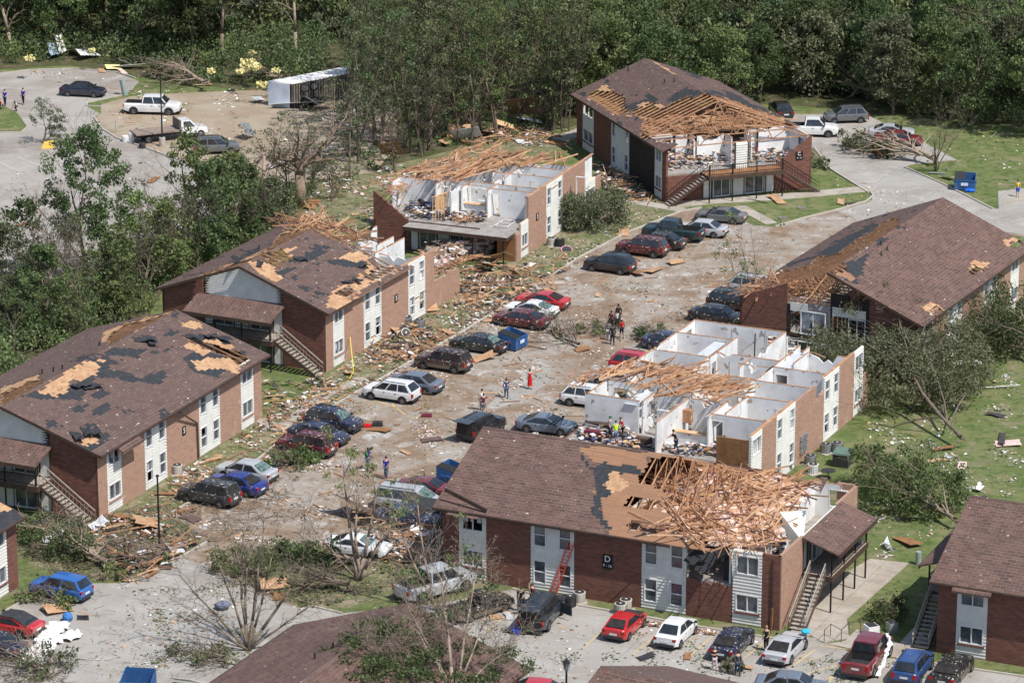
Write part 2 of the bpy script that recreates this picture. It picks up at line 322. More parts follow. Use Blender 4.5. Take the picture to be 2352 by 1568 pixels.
for k in ([(0, 170), (67, 162), (167, 158.5), (267, 167), (310, 180)], [(290, 217), (200, 237), (199, 244), (232, 246)], [(216, 271), (236, 298), (268, 318), (335, 341), (410, 368)], [(-50, 306), (50, 305), (64, 292)],
          [(283, 1352), (417, 1279), (474, 1246)], [(0, 1412), (68, 1371), (120, 1345)], [(395, 1178), (560, 1083), (690, 975), (950, 828), (1130, 722), (1335, 590), (1440, 535), (1560, 488), (1610, 478)],
          [(1781, 521), (1850, 501), (1934, 480), (1990, 463), (2006, 450), (1998, 441)], [(1994, 443), (1904, 387), (1870, 340)], [(2078, 385), (2161, 421), (2281, 481)], [(690, 1401), (717, 1393), (784, 1409)], [(1178, 1353), (1300, 1386), (1500, 1421), (1610, 1441), (1790, 1469)], [(2060, 1512), (2300, 1547), (2400, 1562)], [(1345, 976), (1190, 1060), (1015, 1170)]):
    strip('kerb', k, .16, 0, .13, CONC)
CONCP = ground_mat('path_concrete', [(.46, .415, .355), ((.38, .33, .27), .42, .6, .4), ((.30, .24, .19), .6, .75, .8)], None, joint=(1.6, rad(25)), specks=[((.72, .7, .66), 3, .72)])
for k, w in (([(1560, 470), (1640, 462), (1760, 455), (1870, 446), (1960, 437), (2000, 434)], 1.9), ([(1700, 476), (1768, 512)], 1.3), ([(600, 965), (640, 985), (750, 905), (830, 870)], 1.1), ([(1448, 462), (1560, 482)], 1.5), ([(1000, 690), (1100, 655), (1290, 650)], 1.1), ([(1290, 320), (1340, 300)], 2)):
    strip('path', k, w, -.05, .05, CONCP)
# painted bay lines, 10 cm wide
YEL = M('yellow_marking', (.62, .45, .16), (.45, .36, .2), 2, rough=.8)
YELW = M('worn_marking', (.58, .55, .47), (.44, .41, .36), 2, rough=.8)
ml = MB()
def mark(a, b, m=0, w=.1, z=.026):
    A = at(*a); B = at(*b); d = (B-A).normalized(); s = Vector((-d.y, d.x, 0))*w/2
    ml.quad((A-s)+Vector((0, 0, z)), (B-s)+Vector((0, 0, z)), (B+s)+Vector((0, 0, z)), (A+s)+Vector((0, 0, z)), m=m)
for x0, y0, x1, y1 in ((975, 1230, 1120, 1115), (1670, 1320, 1790, 1215), (2010, 1370, 2165, 1240)):
    mark(Z(8, x0, y0), Z(8, x1, y1))
for x0, y0, x1, y1 in ((60, 1375, 240, 1215), (420, 1400, 560, 1290), (760, 1450, 910, 1340), (1000, 1568, 1100, 1450), (830, 1510, 1080, 1440), (850, 1420, 960, 1385), (940, 1310, 1140, 1335), (1000, 1545, 1060, 1500), (1380, 1568, 1440, 1470)):
    mark(Z(9, x0, y0), Z(9, x1, y1))
for x0, y0, x1, y1 in ((0, 1120, 140, 1190), (120, 1080, 290, 1150), (300, 1062, 440, 1120)): mark(Z(1, x0, y0), Z(1, x1, y1), 1, .12)
for x0, y0, x1, y1 in ((1060, 915, 1250, 890), (1110, 860, 1290, 845), (1060, 960, 1200, 945), (1480, 1010, 1560, 1040), (2200, 1370, 2351, 1340), (2210, 1395, 2351, 1366), (2230, 1415, 2351, 1392)): mark(Z(3, x0, y0), Z(3, x1, y1), 0, .12)
for x0, y0, x1, y1 in ((230, 1190, 380, 1240), (350, 1215, 440, 1290), (480, 1310, 560, 1290)): mark(Z(5, x0, y0), Z(5, x1, y1), 0, .12)
ml.build('bay_markings', [YEL, YELW], kind='structure')
# bare concrete patch where people stand in the street
sheet('road', [Z(5, *p) for p in ((1290, 960), (1380, 950), (1480, 1010), (1400, 1090), (1250, 1190), (1060, 1250), (1000, 1240), (1080, 1150), (1180, 1060), (1250, 1020))], .022, LOT)
# concrete terrace beside the front block, under its balcony
sheet('terrace', [Z(9, *p) for p in ((740, 1240), (800, 1000), (1290, 715), (1560, 745), (1130, 1130), (1150, 1260), (970, 1290), (880, 1240))], .05, CONCP, thick=.05)
sheet('path', [Z(9, *p) for p in ((1120, 1280), (1200, 1200), (1480, 1290), (1560, 1330), (1490, 1400), (1140, 1330), (1000, 1300))], .055, CONCP, thick=.05)
sheet('path', [Z(9, *p) for p in ((1480, 1310), (1590, 1190), (1730, 1300), (1600, 1390))], .05, CONCP, thick=.05)
# ================================================================ apartment blocks
H = 5.3; FL = 2.65; D0 = None
class Bld:
    def __init__(s, O, az, L, W, zr, label, name='apartment_building', h=H):
        s.O = Vector((O[0], O[1], 0)); s.az = rad(az); s.L = L; s.W = W; s.zr = zr; s.h = h
        s.root = empty(name, s.O, s.az, label, 'apartment building', 'brick apartment blocks')
        s.mw = Matrix.Translation(s.O) @ Matrix.Rotation(s.az, 4, 'Z'); s.inv = s.mw.inverted(); s.pitch = (zr-h)/(W/2)
    def px(s, x, y, z): return px(s.mw @ Vector((x, y, z)))
    def loc(s, u, v, z): return s.inv @ at(u, v, z)
    def fm(s, side):
        if side == 'y0': return lambda t, d, z: (t, -d, z)
        if side == 'yW': return lambda t, d, z: (t, s.W+d, z)
        if side == 'x0': return lambda t, d, z: (-d, t, z)
        return lambda t, d, z: (s.L+d, t, z)
def mbox(mb, fm, t0, t1, d0, d1, z0, z1, m=0):
    return mb.hexa([fm(t0, d0, z0), fm(t1, d0, z0), fm(t1, d1, z0), fm(t0, d1, z0), fm(t0, d0, z1), fm(t1, d0, z1), fm(t1, d1, z1), fm(t0, d1, z1)], m)
def mbeam(mb, fm, a, b, w=.05, h=.1, m=0): return mb.beam(fm(*a), fm(*b), w, h, m)
def rects(t0, t1, z0, z1, holes):
    out = []; hs = sorted([h for h in holes if h[0] < t1 and h[1] > t0])
    xs = sorted({t0, t1} | {min(max(q, t0), t1) for h in hs for q in h[:2]})
    for a, b in zip(xs, xs[1:]):
        if b-a < .01: continue
        z = z0
        for h in sorted([h for h in hs if h[0] <= a+.001 and h[1] >= b-.001], key=lambda h: h[2]):
            if h[2] > z+.01: out.append((a, b, z, min(h[2], z1)))
            z = max(z, h[3])
        if z < z1-.01: out.append((a, b, z, z1))
    return out
def window(parent, fm, t0, t1, z0, z1, n=2, broken=0, hung=False, sill=None):
    """frame with n lights; broken 0 none, 1 part of the glass gone, 2 all gone"""
    f = MB(); e = .07
    for a in ((t0, t0+e, z0, z1), (t1-e, t1, z0, z1), (t0+e, t1-e, z0, z0+e), (t0+e, t1-e, z1-e, z1)): mbox(f, fm, a[0], a[1], -.12, .035, a[2], a[3])
    if hung: mbox(f, fm, t0+e, t1-e, -.1, .0, (z0+z1)/2-.03, (z0+z1)/2+.03)
    elif n == 2: mbox(f, fm, (t0+t1)/2-.03, (t0+t1)/2+.03, -.1, .01, z0+e, z1-e)
    w = f.build('window', VINYLW, parent)
    P = [(t0+e, t1-e, z0+e, (z0+z1)/2-.03), (t0+e, t1-e, (z0+z1)/2+.03, z1-e)] if hung else [(t0+e, (t0+t1)/2-.03, z0+e, z1-e), ((t0+t1)/2+.03, t1-e, z0+e, z1-e)]
    for q in P:
        if broken == 2: continue
        g = MB()
        if broken == 1 and R.random() < .5:
            g.quad(fm(q[0], -.08, q[2]), fm(q[1], -.08, q[2]), fm(q[1], -.08, q[2]+(q[3]-q[2])*.25), fm(q[0]*.6+q[1]*.4, -.08, q[2]+(q[3]-q[2])*R.uniform(.1, .5)), fm(q[0], -.08, q[2]+(q[3]-q[2])*R.uniform(.3, .9))); g.build('pane', GLASS, w); continue
        g.quad(fm(q[0], -.08, q[2]), fm(q[1], -.08, q[2]), fm(q[1], -.08, q[3]), fm(q[0], -.08, q[3])); g.build('pane', GLASS, w)
    if R.random() < .75:
        c = MB(); q = (t0+e, t1-e); zz = z1-e; k = 9; zb = z0+e+(z1-z0)*R.choice([0, 0, .35, .5])
        for i in range(k):
            a = q[0]+(q[1]-q[0])*i/k; b = q[0]+(q[1]-q[0])*(i+.93)/k
            j = R.uniform(0, .12) if broken else 0
            if broken and R.random() < .35: continue
            dd = -.16 if not broken else R.uniform(-.2, -.12)
            c.quad(fm(a, dd, zb+j), fm(b, dd-.02, zb+j*.5), fm(b, dd, zz), fm(a, dd-.02, zz))
        if c.v: c.build('blind', CURT, w)
    if sill:
        mbs = MB(); mbox(mbs, fm, t0-.1, t1+.1, -.05, .09, z0-.14, z0-.004); mbs.build('sill', sill, w)
    return w
def laps(parent, fm, t0, t1, z0, z1, holes, name='siding_panel', mat=None, torn=0):
    mb = MB(); st = .23
    for (a, b, za, zb) in rects(t0, t1, z0, z1, holes):
        mbox(mb, fm, a, b, -.2, -.05, za, zb, 1 if torn else 0)
        z = za
        while z < zb-.02:
            zt = min(z+st, zb)
            if not (torn and R.random() < torn):
                mb.hexa([fm(a+.003, -.049, z), fm(b-.003, -.049, z), fm(b-.003, .022, z), fm(a+.003, .022, z), fm(a+.003, -.049, zt-.004), fm(b-.003, -.049, zt-.004), fm(b-.003, -.04, zt-.004), fm(a+.003, -.04, zt-.004)])
            z = zt
    return mb.build(name, [mat or SIDE, LUMP], parent)
def facade(b, side, brick, ztop=None, skip=(), reverse=False, broken=.35, tops=None, x1=None, torn=0, frac=None, tall=.6):
    """long side: brick panels and vinyl strips with windows. tops: {segment index: top height}"""
    fm = b.fm(side); L = x1 or b.L; zt = ztop or b.h
    fr = frac or [('b', 0, .052), ('w', .052, .135), ('b', .135, .27), ('n', .27, .40), ('b', .40, .60), ('n', .60, .73), ('b', .73, .865), ('w', .865, .948), ('b', .948, 1)]
    for i, (k, f0, f1) in enumerate(fr):
        if i in skip: continue
        t0, t1 = f0*L, f1*L; zz = (tops or {}).get(i, zt)
        if k == 'b':
            mb = MB()
            if isinstance(zz, tuple):   # ragged top from one end to the other
                n = 9; pts = [(t0, 0), (t1, 0)]+[(t1+(t0-t1)*j/n, zz[1]+(zz[0]-zz[1])*j/n+(R.uniform(-.25, .25) if 0 < j < n else 0)) for j in range(n+1)]
                mb.prism(pts, lambda t, z: fm(t, -.2, z), lambda t, z: fm(t, 0, z))
            else: mbox(mb, fm, t0, t1, -.2, 0, 0, zz)
            mb.build('brick_wall', brick, b.root)
        else:
            holes = []
            if k == 'w':
                m = .22; spans = [(t0+m, t1-m)]
                zs = [(.95, 2.2), (3.6, 4.95)]
            else:
                w = .95; spans = [(t0+.2, t0+.2+w), (t1-.2-w, t1-.2)]; zs = [(.55, 2.25), (3.25, 4.95)]
            for (a, c) in spans:
                for (p, q) in zs:
                    if q < (zz if not isinstance(zz, tuple) else min(zz))-.05: holes.append((a, c, p, q))
            top = zz if not isinstance(zz, tuple) else min(zz)
            laps(b.root, fm, t0, t1, 0.12, top, holes, torn=torn)
            for (a, c, p, q) in holes:
                r = R.random(); br = 0 if r > broken else (1 if r > broken*.5 else 2)
                window(b.root, fm, a, c, p, q, hung=(k == 'n'), broken=br, sill=(brick if k == 'w' and p < 1 else None))
            base = MB(); mbox(base, fm, t0, t1, -.2, -.004, 0, .12); base.build('foundation', CONC, b.root)
def slope(b, side, patches, x0=None, x1=None, ov=.55, ovx=.45, mat=None, cx=.28, cy=.26, base='s', jit=3.5, name='roof_slope', extra=None):
    """one roof slope made of shingle tabs; patches: (kind, pixel polygon) with kinds s f o d h (hole)"""
    mats = [mat or SHING, FELT, OSB, OSBD, TRIMB]; lv = {'s': .055, 'f': .034, 'o': .022, 'd': .022}; mi = {'s': 0, 'f': 1, 'o': 2, 'd': 3}
    X0 = -ovx if x0 is None else x0; X1 = b.L+ovx if x1 is None else x1
    Y0, Y1 = -ov, b.W/2; nx = round((X1-X0)/cx); ny = round((Y1-Y0)/cy)
    P = []
    for k, poly in patches:
        us = [p[0] for p in poly]; vs = [p[1] for p in poly]; P.append((k, poly, min(us)-6, max(us)+6, min(vs)-6, max(vs)+6))
    def pt(x, y, dz):
        z = b.h+b.pitch*y+dz
        return (x, y, z) if side == 'near' else (x, b.W-y, z)
    K = {}
    for j in range(ny):
        for i in range(-1, nx+1):
            xa = X0+(i+(.5 if j % 2 else 0))*cx; xb = xa+cx; xa = max(xa, X0); xb = min(xb, X1)
            if xb-xa < .01: K[i, j] = None; continue
            xm = (xa+xb)/2; ym = Y0+(j+.5)*(Y1-Y0)/ny; q = pt(xm, ym, 0); u, v = b.px(*q)
            n1 = noise.noise(Vector((xm*.9, ym*.9, b.L))); n2 = noise.noise(Vector((xm*.9+9, ym*.9, 3))); n3 = noise.noise(Vector((xm*3.1, ym*3.1, 7)))
            u += jit*(n1*2.2+n3); v += jit*(n2*1.6+n3*.7); k = base
            for kk, poly, ua, ub, va, vb in P:
                if ua < u < ub and va < v < vb and inpoly(u, v, poly): k = kk
            if extra: k = extra(xm, ym, k)
            if k == 's' and base == 's' and P and mat is not SHINGR and noise.noise(Vector((xm*.55+31, ym*.8, b.L*3)))+.35*n3 > (.62 if b.L > 25 else .54): k = 'f'
            K[i, j] = (k, xa, xb)
    top = MB(); eps = .0
    for (i, j), c in K.items():
        if not c or c[0] == 'h': continue
        k, xa, xb = c; ya = Y0+j*(Y1-Y0)/ny; yb = Y0+(j+1)*(Y1-Y0)/ny; l = lv[k]; lb = l
        if k == 's': lb = l+R.uniform(0, .012)
        top.quad(pt(xa, ya, lb), pt(xb, ya, lb), pt(xb, yb, l), pt(xa, yb, l), m=mi[k])
        top.quad(pt(xa, ya, 0), pt(xa, yb, 0), pt(xb, yb, 0), pt(xb, ya, 0), m=2)
        for di, (p, q_) in ((-1, ((xa, ya), (xa, yb))), (1, ((xb, ya), (xb, yb)))):
            o = K.get((i+di, j)); ol = -9 if (not o or o[0] == 'h') else lv[o[0]]
            if ol < l: zb = max(ol, 0) if ol > -5 else 0; top.quad(pt(*p, zb), pt(*q_, zb), pt(*q_, l), pt(*p, l), m=mi[k] if ol > -5 else (4 if not o else 2))
        for dj, yy in ((-1, ya), (1, yb)):
            if dj > 0 and j == ny-1: continue
            ii = i if j % 2 == 0 else i
            oo = [K.get((ii+e, j+dj)) for e in ((-1, 0) if j % 2 == 0 else (0, 1))]
            ols = [-9 if o[0] == 'h' else lv[o[0]] for o in oo if o] or [l]
            if j == 0 and dj < 0: ols = [-9]
            if min(ols) < l: zb = 0 if min(ols) < -5 else min(ols); top.quad(pt(xa, yy, zb), pt(xb, yy, zb), pt(xb, yy, l), pt(xa, yy, l), m=mi[k] if zb > 0 else 2)
    o = top.build(name, mats, b.root)
    holes = [K_ for K_ in K.values() if K_ and K_[0] == 'h']
    return o, K, (X0, X1, Y0, Y1, ny)
def fascia(b, side, x0, x1, ov=.55, gutter=True):
    z = b.h-b.pitch*ov; mb = MB(); y = -ov if side == 'near' else b.W+ov; s = -1 if side == 'near' else 1
    mb.box(x0, x1, min(y, y+s*.03)-.002, max(y, y+s*.03), z-.17, z+.05); mb.build('fascia', TRIMB, b.root)
    if gutter:
        g = MB(); g.box(x0, x1, min(y+s*.033, y+s*.14), max(y+s*.033, y+s*.14), z-.06, z+.04); g.build('gutter', TRIMB, b.root)
def rake(b, x, side, ov=.55, y1=None):
    mb = MB(); f = (lambda y: y) if side == 'near' else (lambda y: b.W-y)
    y1 = b.W/2 if y1 is None else y1
    mb.beam((x, f(-ov), b.h-b.pitch*ov-.06), (x, f(y1), b.h+b.pitch*y1-.06), .04, .2); mb.build('rake_board', TRIMB, b.root)
def truss(b, x, half=None, lean=0, drop=0, top=True, name='roof_truss', far=True, near=True, webs=None):
    webs = (x < 5.5 or b is D0 or R.random() < .12) if webs is None else webs
    mb = MB(); W = b.W; w, h = .05, .115
    def T(y, z): return (x+lean*(z-b.h), y, z-drop-.07)
    zt = lambda y: b.h+b.pitch*(y if y < W/2 else W-y)
    mb.beam(T(0, b.h+.06), T(W, b.h+.06), w, h)
    if near: mb.beam(T(-.5, zt(-.5)), T(W/2, b.zr), w, h)
    if far: mb.beam(T(W+.5, b.h-b.pitch*.5), T(W/2, b.zr), w, h)
    q = [W*.17, W*.33, W*.5, W*.67, W*.83]; lo = [W*.25, W*.42, W*.58, W*.75]
    pts = [T(lo[0], b.h+.06), T(q[0], zt(q[0])), None, T(lo[0], b.h+.06), T(q[1], zt(q[1])), T(lo[1], b.h+.06), T(q[2], b.zr), T(lo[2], b.h+.06), T(q[3], zt(q[3])), T(lo[3], b.h+.06), T(q[4], zt(q[4]))]
    for a, c in zip(pts, pts[1:]):
        if a and c and webs: mb.beam(a, c, w*.9, .09)
    return mb.build(name, LUM, b.root)
def trusses(b, K, geo, side, step=.76, xr=None, every=None):
    """one truss at each bay that a hole in the roof lays open"""
    X0, X1 = geo[0], geo[1]; xs = set()
    for v in K.values():
        if v and v[0] == 'h' and v[1] > .3 and v[2] < b.L-.2: xs.add(round((v[1]+v[2])/2/step))
    return {k*step for k in xs if (xr is None or xr[0] <= k*step <= xr[1])}
def ridge_cap(b, x0, x1):
    mb = MB(); z = b.zr+.06
    mb.quad((x0, b.W/2-.16, z-.04), (x1, b.W/2-.16, z-.04), (x1, b.W/2, z+.015), (x0, b.W/2, z+.015)); mb.quad((x0, b.W/2, z+.015), (x1, b.W/2, z+.015), (x1, b.W/2+.16, z-.04), (x0, b.W/2+.16, z-.04))
    mb.build('ridge_cap', SHING, b.root)
def vent(b, u, v, side='near'):
    # find the roof point under a pixel
    lo, hi = 4, 9.0
    for _ in range(30):
        z = (lo+hi)/2; p = b.loc(u, v, z); y = p.y if side == 'near' else b.W-p.y
        if b.h+b.pitch*y > z: lo = z
        else: hi = z
    p = b.loc(u, v, z); mb = MB(); mb.tube((p.x, p.y, z-.2), (p.x, p.y, z+.42), .055, .055, 8); mb.tube((p.x, p.y, z+.02), (p.x, p.y, z+.10), .14, .07, 8)
    mb.build('vent_pipe', BLACKM, b.root)
def gable_end(b, side, brick, wing=3.9, roofed=True, upper=True, sidelit=(1, 1), wings=('full', 'full'), slab=True, tri=True, up_glass=True, siding_low=True):
    fm = b.fm(side); W = b.W; zt = lambda y: b.h+b.pitch*(y if y < W/2 else W-y)-.06
    for k, (t0, t1) in enumerate(((0, wing), (W-wing, W))):
        mb = MB(); wk = wings[k]
        if wk == 'full': poly = [(t0+.002, 0), (t1-.002, 0), (t1-.002, zt(t1) if roofed else b.h), (t0+.002, zt(t0) if roofed else b.h)]
        elif wk == 'low': poly = [(t0+.002, 0), (t1-.002, 0), (t1-.002, 2.5), (t0+.002, 2.5)]
        elif wk == 'diagL':   # corner high, falling towards the middle, with a toothed edge
            a, c = (t0, t1) if k == 0 else (t1, t0); n = 14
            up = [(a+(c-a)*j/n, 5.2-2.6*j/n+(.1 if j % 2 else 0)) for j in range(n+1)]
            poly = [(a, 0)]+up+[(c, 0)]
        else: continue
        mb.prism(poly, lambda t, z: fm(t, -.2, z), lambda t, z: fm(t, 0, z)); mb.build('brick_wall', brick, b.root)
    c0, c1 = wing, W-wing; w = c1-c0
    lay = [('door', 0, .13), ('glass', .16, .42), ('side', .44, .60), ('glass', .62, .86), ('door', .87, 1)]
    for fl, z0 in enumerate((.08, FL+.08)):
        if fl == 1 and not upper: continue
        holes = []
        for k, a, c in lay:
            if k == 'glass': holes.append((c0+w*a, c0+w*c, z0+.05, z0+2.1))
            if k == 'door': holes.append((c0+w*a+.08, c0+w*c-.08, z0, z0+2.05))
        laps(b.root, fm, c0, c1, z0, z0+2.45, holes)
        for k, a, c in lay:
            if k == 'door': mb = MB(); mbox(mb, fm, c0+w*a+.09, c0+w*c-.09, -.12, -.06, z0, z0+2.04); mb.build('door', WHITEB, b.root)
        for h in holes:
            if h[1]-h[0] > 1.2: window(b.root, fm, *h, broken=R.choice([0, 0, 1]), n=2)
        for h in holes:
            for tt in (h[0]-.1, h[1]): tb = MB(); mbox(tb, fm, tt, tt+.1, -.04, .035, z0, z0+2.1); tb.build('dark_trim', TRIMB, b.root)
    bd = MB(); mbox(bd, fm, c0, c1, -.21, .012, FL-.12, FL+.08); bd.build('band_board', TRIMB, b.root)
    if roofed and tri:
        n = 16; mb = MB(); z0 = FL+2.53
        for j in range(n):
            za = z0+j*.2
            y0 = max(c0, (za-b.h)/b.pitch); y1 = min(c1, W-(za-b.h)/b.pitch)
            y0 += .2; y1 -= .2
            if y1-y0 > .42/b.pitch: mb.hexa([fm(y0, -.15, za), fm(y1, -.15, za), fm(y1, -.012, za), fm(y0, -.012, za), fm(y0+.2/b.pitch, -.15, za+.196), fm(y1-.2/b.pitch, -.15, za+.196), fm(y1-.2/b.pitch, -.034, za+.196), fm(y0+.2/b.pitch, -.034, za+.196)])
        mb.build('gable_siding', SIDE, b.root)
def porch(b, side, c0=3.6, c1=None, depth=1.9, roof=True, stairs=(1, 1), rail=True, rails_ok=(1, 1), floorm=None, lean=0, droof=0, postz=None, metal=True):
    fm = b.fm(side); c1 = c1 or b.W-3.6; s = MB()
    mbox(s, fm, c0, c1, .015, depth, FL-.13, FL+.02); fl = s.build('balcony_floor', floorm or TREADM, b.root)
    e = MB(); mbox(e, fm, c0-.01, c1+.01, depth-.0, depth+.06, FL-.38, FL+.03); mbox(e, fm, c0-.05, c0-.012, .02, depth, FL-.36, FL+.03); mbox(e, fm, c1+.012, c1+.05, .02, depth, FL-.36, FL+.03); e.build('edge_beam', TRIMB, b.root)
    for t in (c0+.12, c0+(c1-c0)*.36, c0+(c1-c0)*.68, c1-.12):
        p = MB(); zt = 4.6 if (roof or postz) else (FL+1.1)
        mbox(p, fm, t-.05, t+.05, depth-.12, depth-.02, .02, zt if roof else (postz or FL+1.1)); p.build('post', BLACKM, b.root)
    if rail:
        r = MB(); sagged = 0
        for z in (FL+.15, FL+1.02): mbeam(r, fm, (c0, depth-.06, z), (c1, depth-.06, z), .05, .05)
        n = int((c1-c0)/.2)
        for i in range(n+1):
            t = c0+(c1-c0)*i/n; mbeam(r, fm, (t, depth-.06, FL+.15), (t, depth-.06, FL+1.0), .02, .02)
        r.build('railing', TRIMB if not metal else BLACKM, b.root)
    if roof:
        t0, t1 = c0-.25, c1+.25; P = [(.005, 5.28), (depth+.55, 4.42)]; n = 12; nx = int((t1-t0)/.3)
        m = MB()
        for j in range(n):
            da = P[0][0]+(P[1][0]-P[0][0])*j/n; db = P[0][0]+(P[1][0]-P[0][0])*(j+1)/n; za = P[0][1]+(P[1][1]-P[0][1])*j/n; zb = P[0][1]+(P[1][1]-P[0][1])*(j+1)/n
            sag = lambda t: droof*max(0, (t-t0)/(t1-t0))
            for i in range(nx):
                ta = t0+(t1-t0)*i/nx; tb = t0+(t1-t0)*(i+1)/nx; q = R.uniform(0, .012)
                m.hexa([fm(ta, da, za-.12-sag(ta)), fm(tb, da, za-.12-sag(tb)), fm(tb, db, zb-.12-sag(tb)), fm(ta, db, zb-.12-sag(ta)), fm(ta, da, za-sag(ta)), fm(tb, da, za-sag(tb)), fm(tb, db, zb+q-sag(tb)), fm(ta, db, zb+q-sag(ta))])
        pr = m.build('porch_roof', SHINGR, b.root)
        f = MB(); mbox(f, fm, t0, t1, P[1][0]+.004, P[1][0]+.05, P[1][1]-.28, P[1][1]+.01); f.build('fascia', TRIMB, pr)
    for k, on in enumerate(stairs):
        if not on: continue
        ts, sg = (c0, -1) if k == 0 else (c1, 1); n = 13; run = 3.9; d0, d1 = .55, 1.65
        st = MB()
        for i in range(n):
            t = ts+sg*(i+.5)*run/n; z = FL-(i+1)*FL/(n+1)
            mbox(st, fm, t-.14, t+.14, d0+.04, d1-.04, z-.05, z)
        sr = st.build('staircase', TREADM, b.root)
        for dd in (d0, d1):
            q = MB(); mbeam(q, fm, (ts, dd, FL-.15), (ts+sg*run, dd, .0), .05, .24); q.build('stringer', TRIMB, sr)
        for q_, dd in enumerate((d0, d1)):
            if not rails_ok[k] and dd == d0: continue
            q = MB(); sg2 = sg
            mbeam(q, fm, (ts, dd, FL+.95), (ts+sg*run, dd, .95), .07 if not metal else .05, .09 if not metal else .05)
            mbeam(q, fm, (ts, dd, FL+.55), (ts+sg*run, dd, .55), .03, .03)
            for i in range(0, 14): 
                t = ts+sg*run*i/13; zz = FL*(1-i/13)
                mbeam(q, fm, (t, dd, zz+.0), (t, dd, zz+.93), .02, .02)
            q.build('handrail', TREADM if not metal else BLACKM, sr)
def slab(b, z=FL, poly=None, m=None, name='upper_floor'):
    mb = MB(); W, L = b.W, b.L
    poly = poly or [(.21, .21), (L-.21, .21), (L-.21, W-.21), (.21, W-.21)]
    mb.prism(poly, lambda x, y: (x, y, z-.26), lambda x, y: (x, y, z)); return mb.build(name, m or CARPET, b.root)
def iwall(b, u0, v0, u1, v1, z0=FL, z1=H-.1, doors=(), plate=True, th=.12, mats=None, snap=True, name='interior_wall', ragged=0, plm=None):
    """interior wall between two top-plate pixels; doors: (start, width, bottom, top) along the wall"""
    a = b.loc(u0, v0, z1); c = b.loc(u1, v1, z1)
    for q in (a, c): q.x = min(max(q.x, .26), b.L-.26); q.y = min(max(q.y, .30), b.W-.26)
    if snap:
        if abs(c.x-a.x) < abs(c.y-a.y): m_ = (a.x+c.x)/2; a.x = c.x = m_
        else: m_ = (a.y+c.y)/2; a.y = c.y = m_
    d = Vector((c.x-a.x, c.y-a.y, 0)); L = d.length
    if L < .05: return
    d /= L; n = Vector((-d.y, d.x, 0))*th/2
    fm = lambda t, q, z: tuple(Vector((a.x, a.y, 0))+d*t+n*q+Vector((0, 0, z)))
    mb = MB(); hs = [(s, s+w, z0+bt, z0+tp) for s, w, bt, tp in doors]
    torn = not doors and not ragged and plate and L > 1.5 and R.random() < .45
    if torn:      # top of the wall broken away for part of its length
        c0, c1 = sorted((R.uniform(0, L), R.uniform(0, L))); k = max(5, int(L/.35)); pts = [(0, z0), (L, z0)]+[(L*(1-j/k), z1-(R.uniform(.12, .75) if c0 < L*(1-j/k) < c1 else 0)) for j in range(k+1)]
        mb.prism(pts, lambda t, z: fm(t, -1, z), lambda t, z: fm(t, 1, z)); o = mb.build(name, mats or WHITE, b.root); p = MB()
        for (q0, q1) in ((-.05, c0), (c1, L+.05)):
            if q1-q0 > .2: p.beam(fm(q0, 0, z1+.025), fm(q1, 0, z1+.025), th+.004, .045, up=(0, 0, 1))
        p.beam(fm(c0, 0, z1+.03), fm((c0+c1)/2, 3, z1-.3), .05, .09)
        p.build('top_plate', plm or LUM, o); return o
    if ragged:
        k = 8; pts = [(0, z0), (L, z0)]+[(L*(1-j/k), z1-(0 if j % 3 else R.uniform(0, ragged))) for j in range(k+1)]
        mb.prism(pts, lambda t, z: fm(t, -1, z), lambda t, z: fm(t, 1, z))
    else:
        for (t0, t1, q0, q1) in rects(0, L, z0, z1, hs):
            mb.hexa([fm(t0, -1, q0), fm(t1, -1, q0), fm(t1, 1, q0), fm(t0, 1, q0), fm(t0, -1, q1), fm(t1, -1, q1), fm(t1, 1, q1), fm(t0, 1, q1)])
    o = mb.build(name, mats or WHITE, b.root)
    if plate:
        p = MB(); p.beam(fm(-.05, 0, z1+.025), fm(L+.05, 0, z1+.025), th+.004, .045, up=(0, 0, 1)); p.build('top_plate', plm or LUM, o)
    for (s, w, bt, tp) in doors:
        f = MB(); e = .07
        for (x0, x1, y0, y1) in ((s-e, s, z0+bt, z0+tp+e), (s+w, s+w+e, z0+bt, z0+tp+e), (s, s+w, z0+tp, z0+tp+e)):
            f.hexa([fm(x0, -1.3, y0), fm(x1, -1.3, y0), fm(x1, 1.3, y0), fm(x0, 1.3, y0), fm(x0, -1.3, y1), fm(x1, -1.3, y1), fm(x1, 1.3, y1), fm(x0, 1.3, y1)])
        f.build('door_frame', WHITEB, o)
    return o
def lining(b, side, t0, t1, z0=FL, z1=H-.05):
    mb = MB(); mbox(mb, b.fm(side), t0, t1, -.27, -.203, z0, z1); mb.build('plaster_lining', WHITE, b.root)
    mb = MB(); mbox(mb, b.fm(side), t0, t1, -.26, -.02, z1+.052, z1+.09); mb.build('top_plate', LUM, b.root)
def rnd_in(poly):
    us = [p[0] for p in poly]; vs = [p[1] for p in poly]
    while True:
        u, v = R.uniform(min(us), max(us)), R.uniform(min(vs), max(vs))
        if inpoly(u, v, poly): return u, v
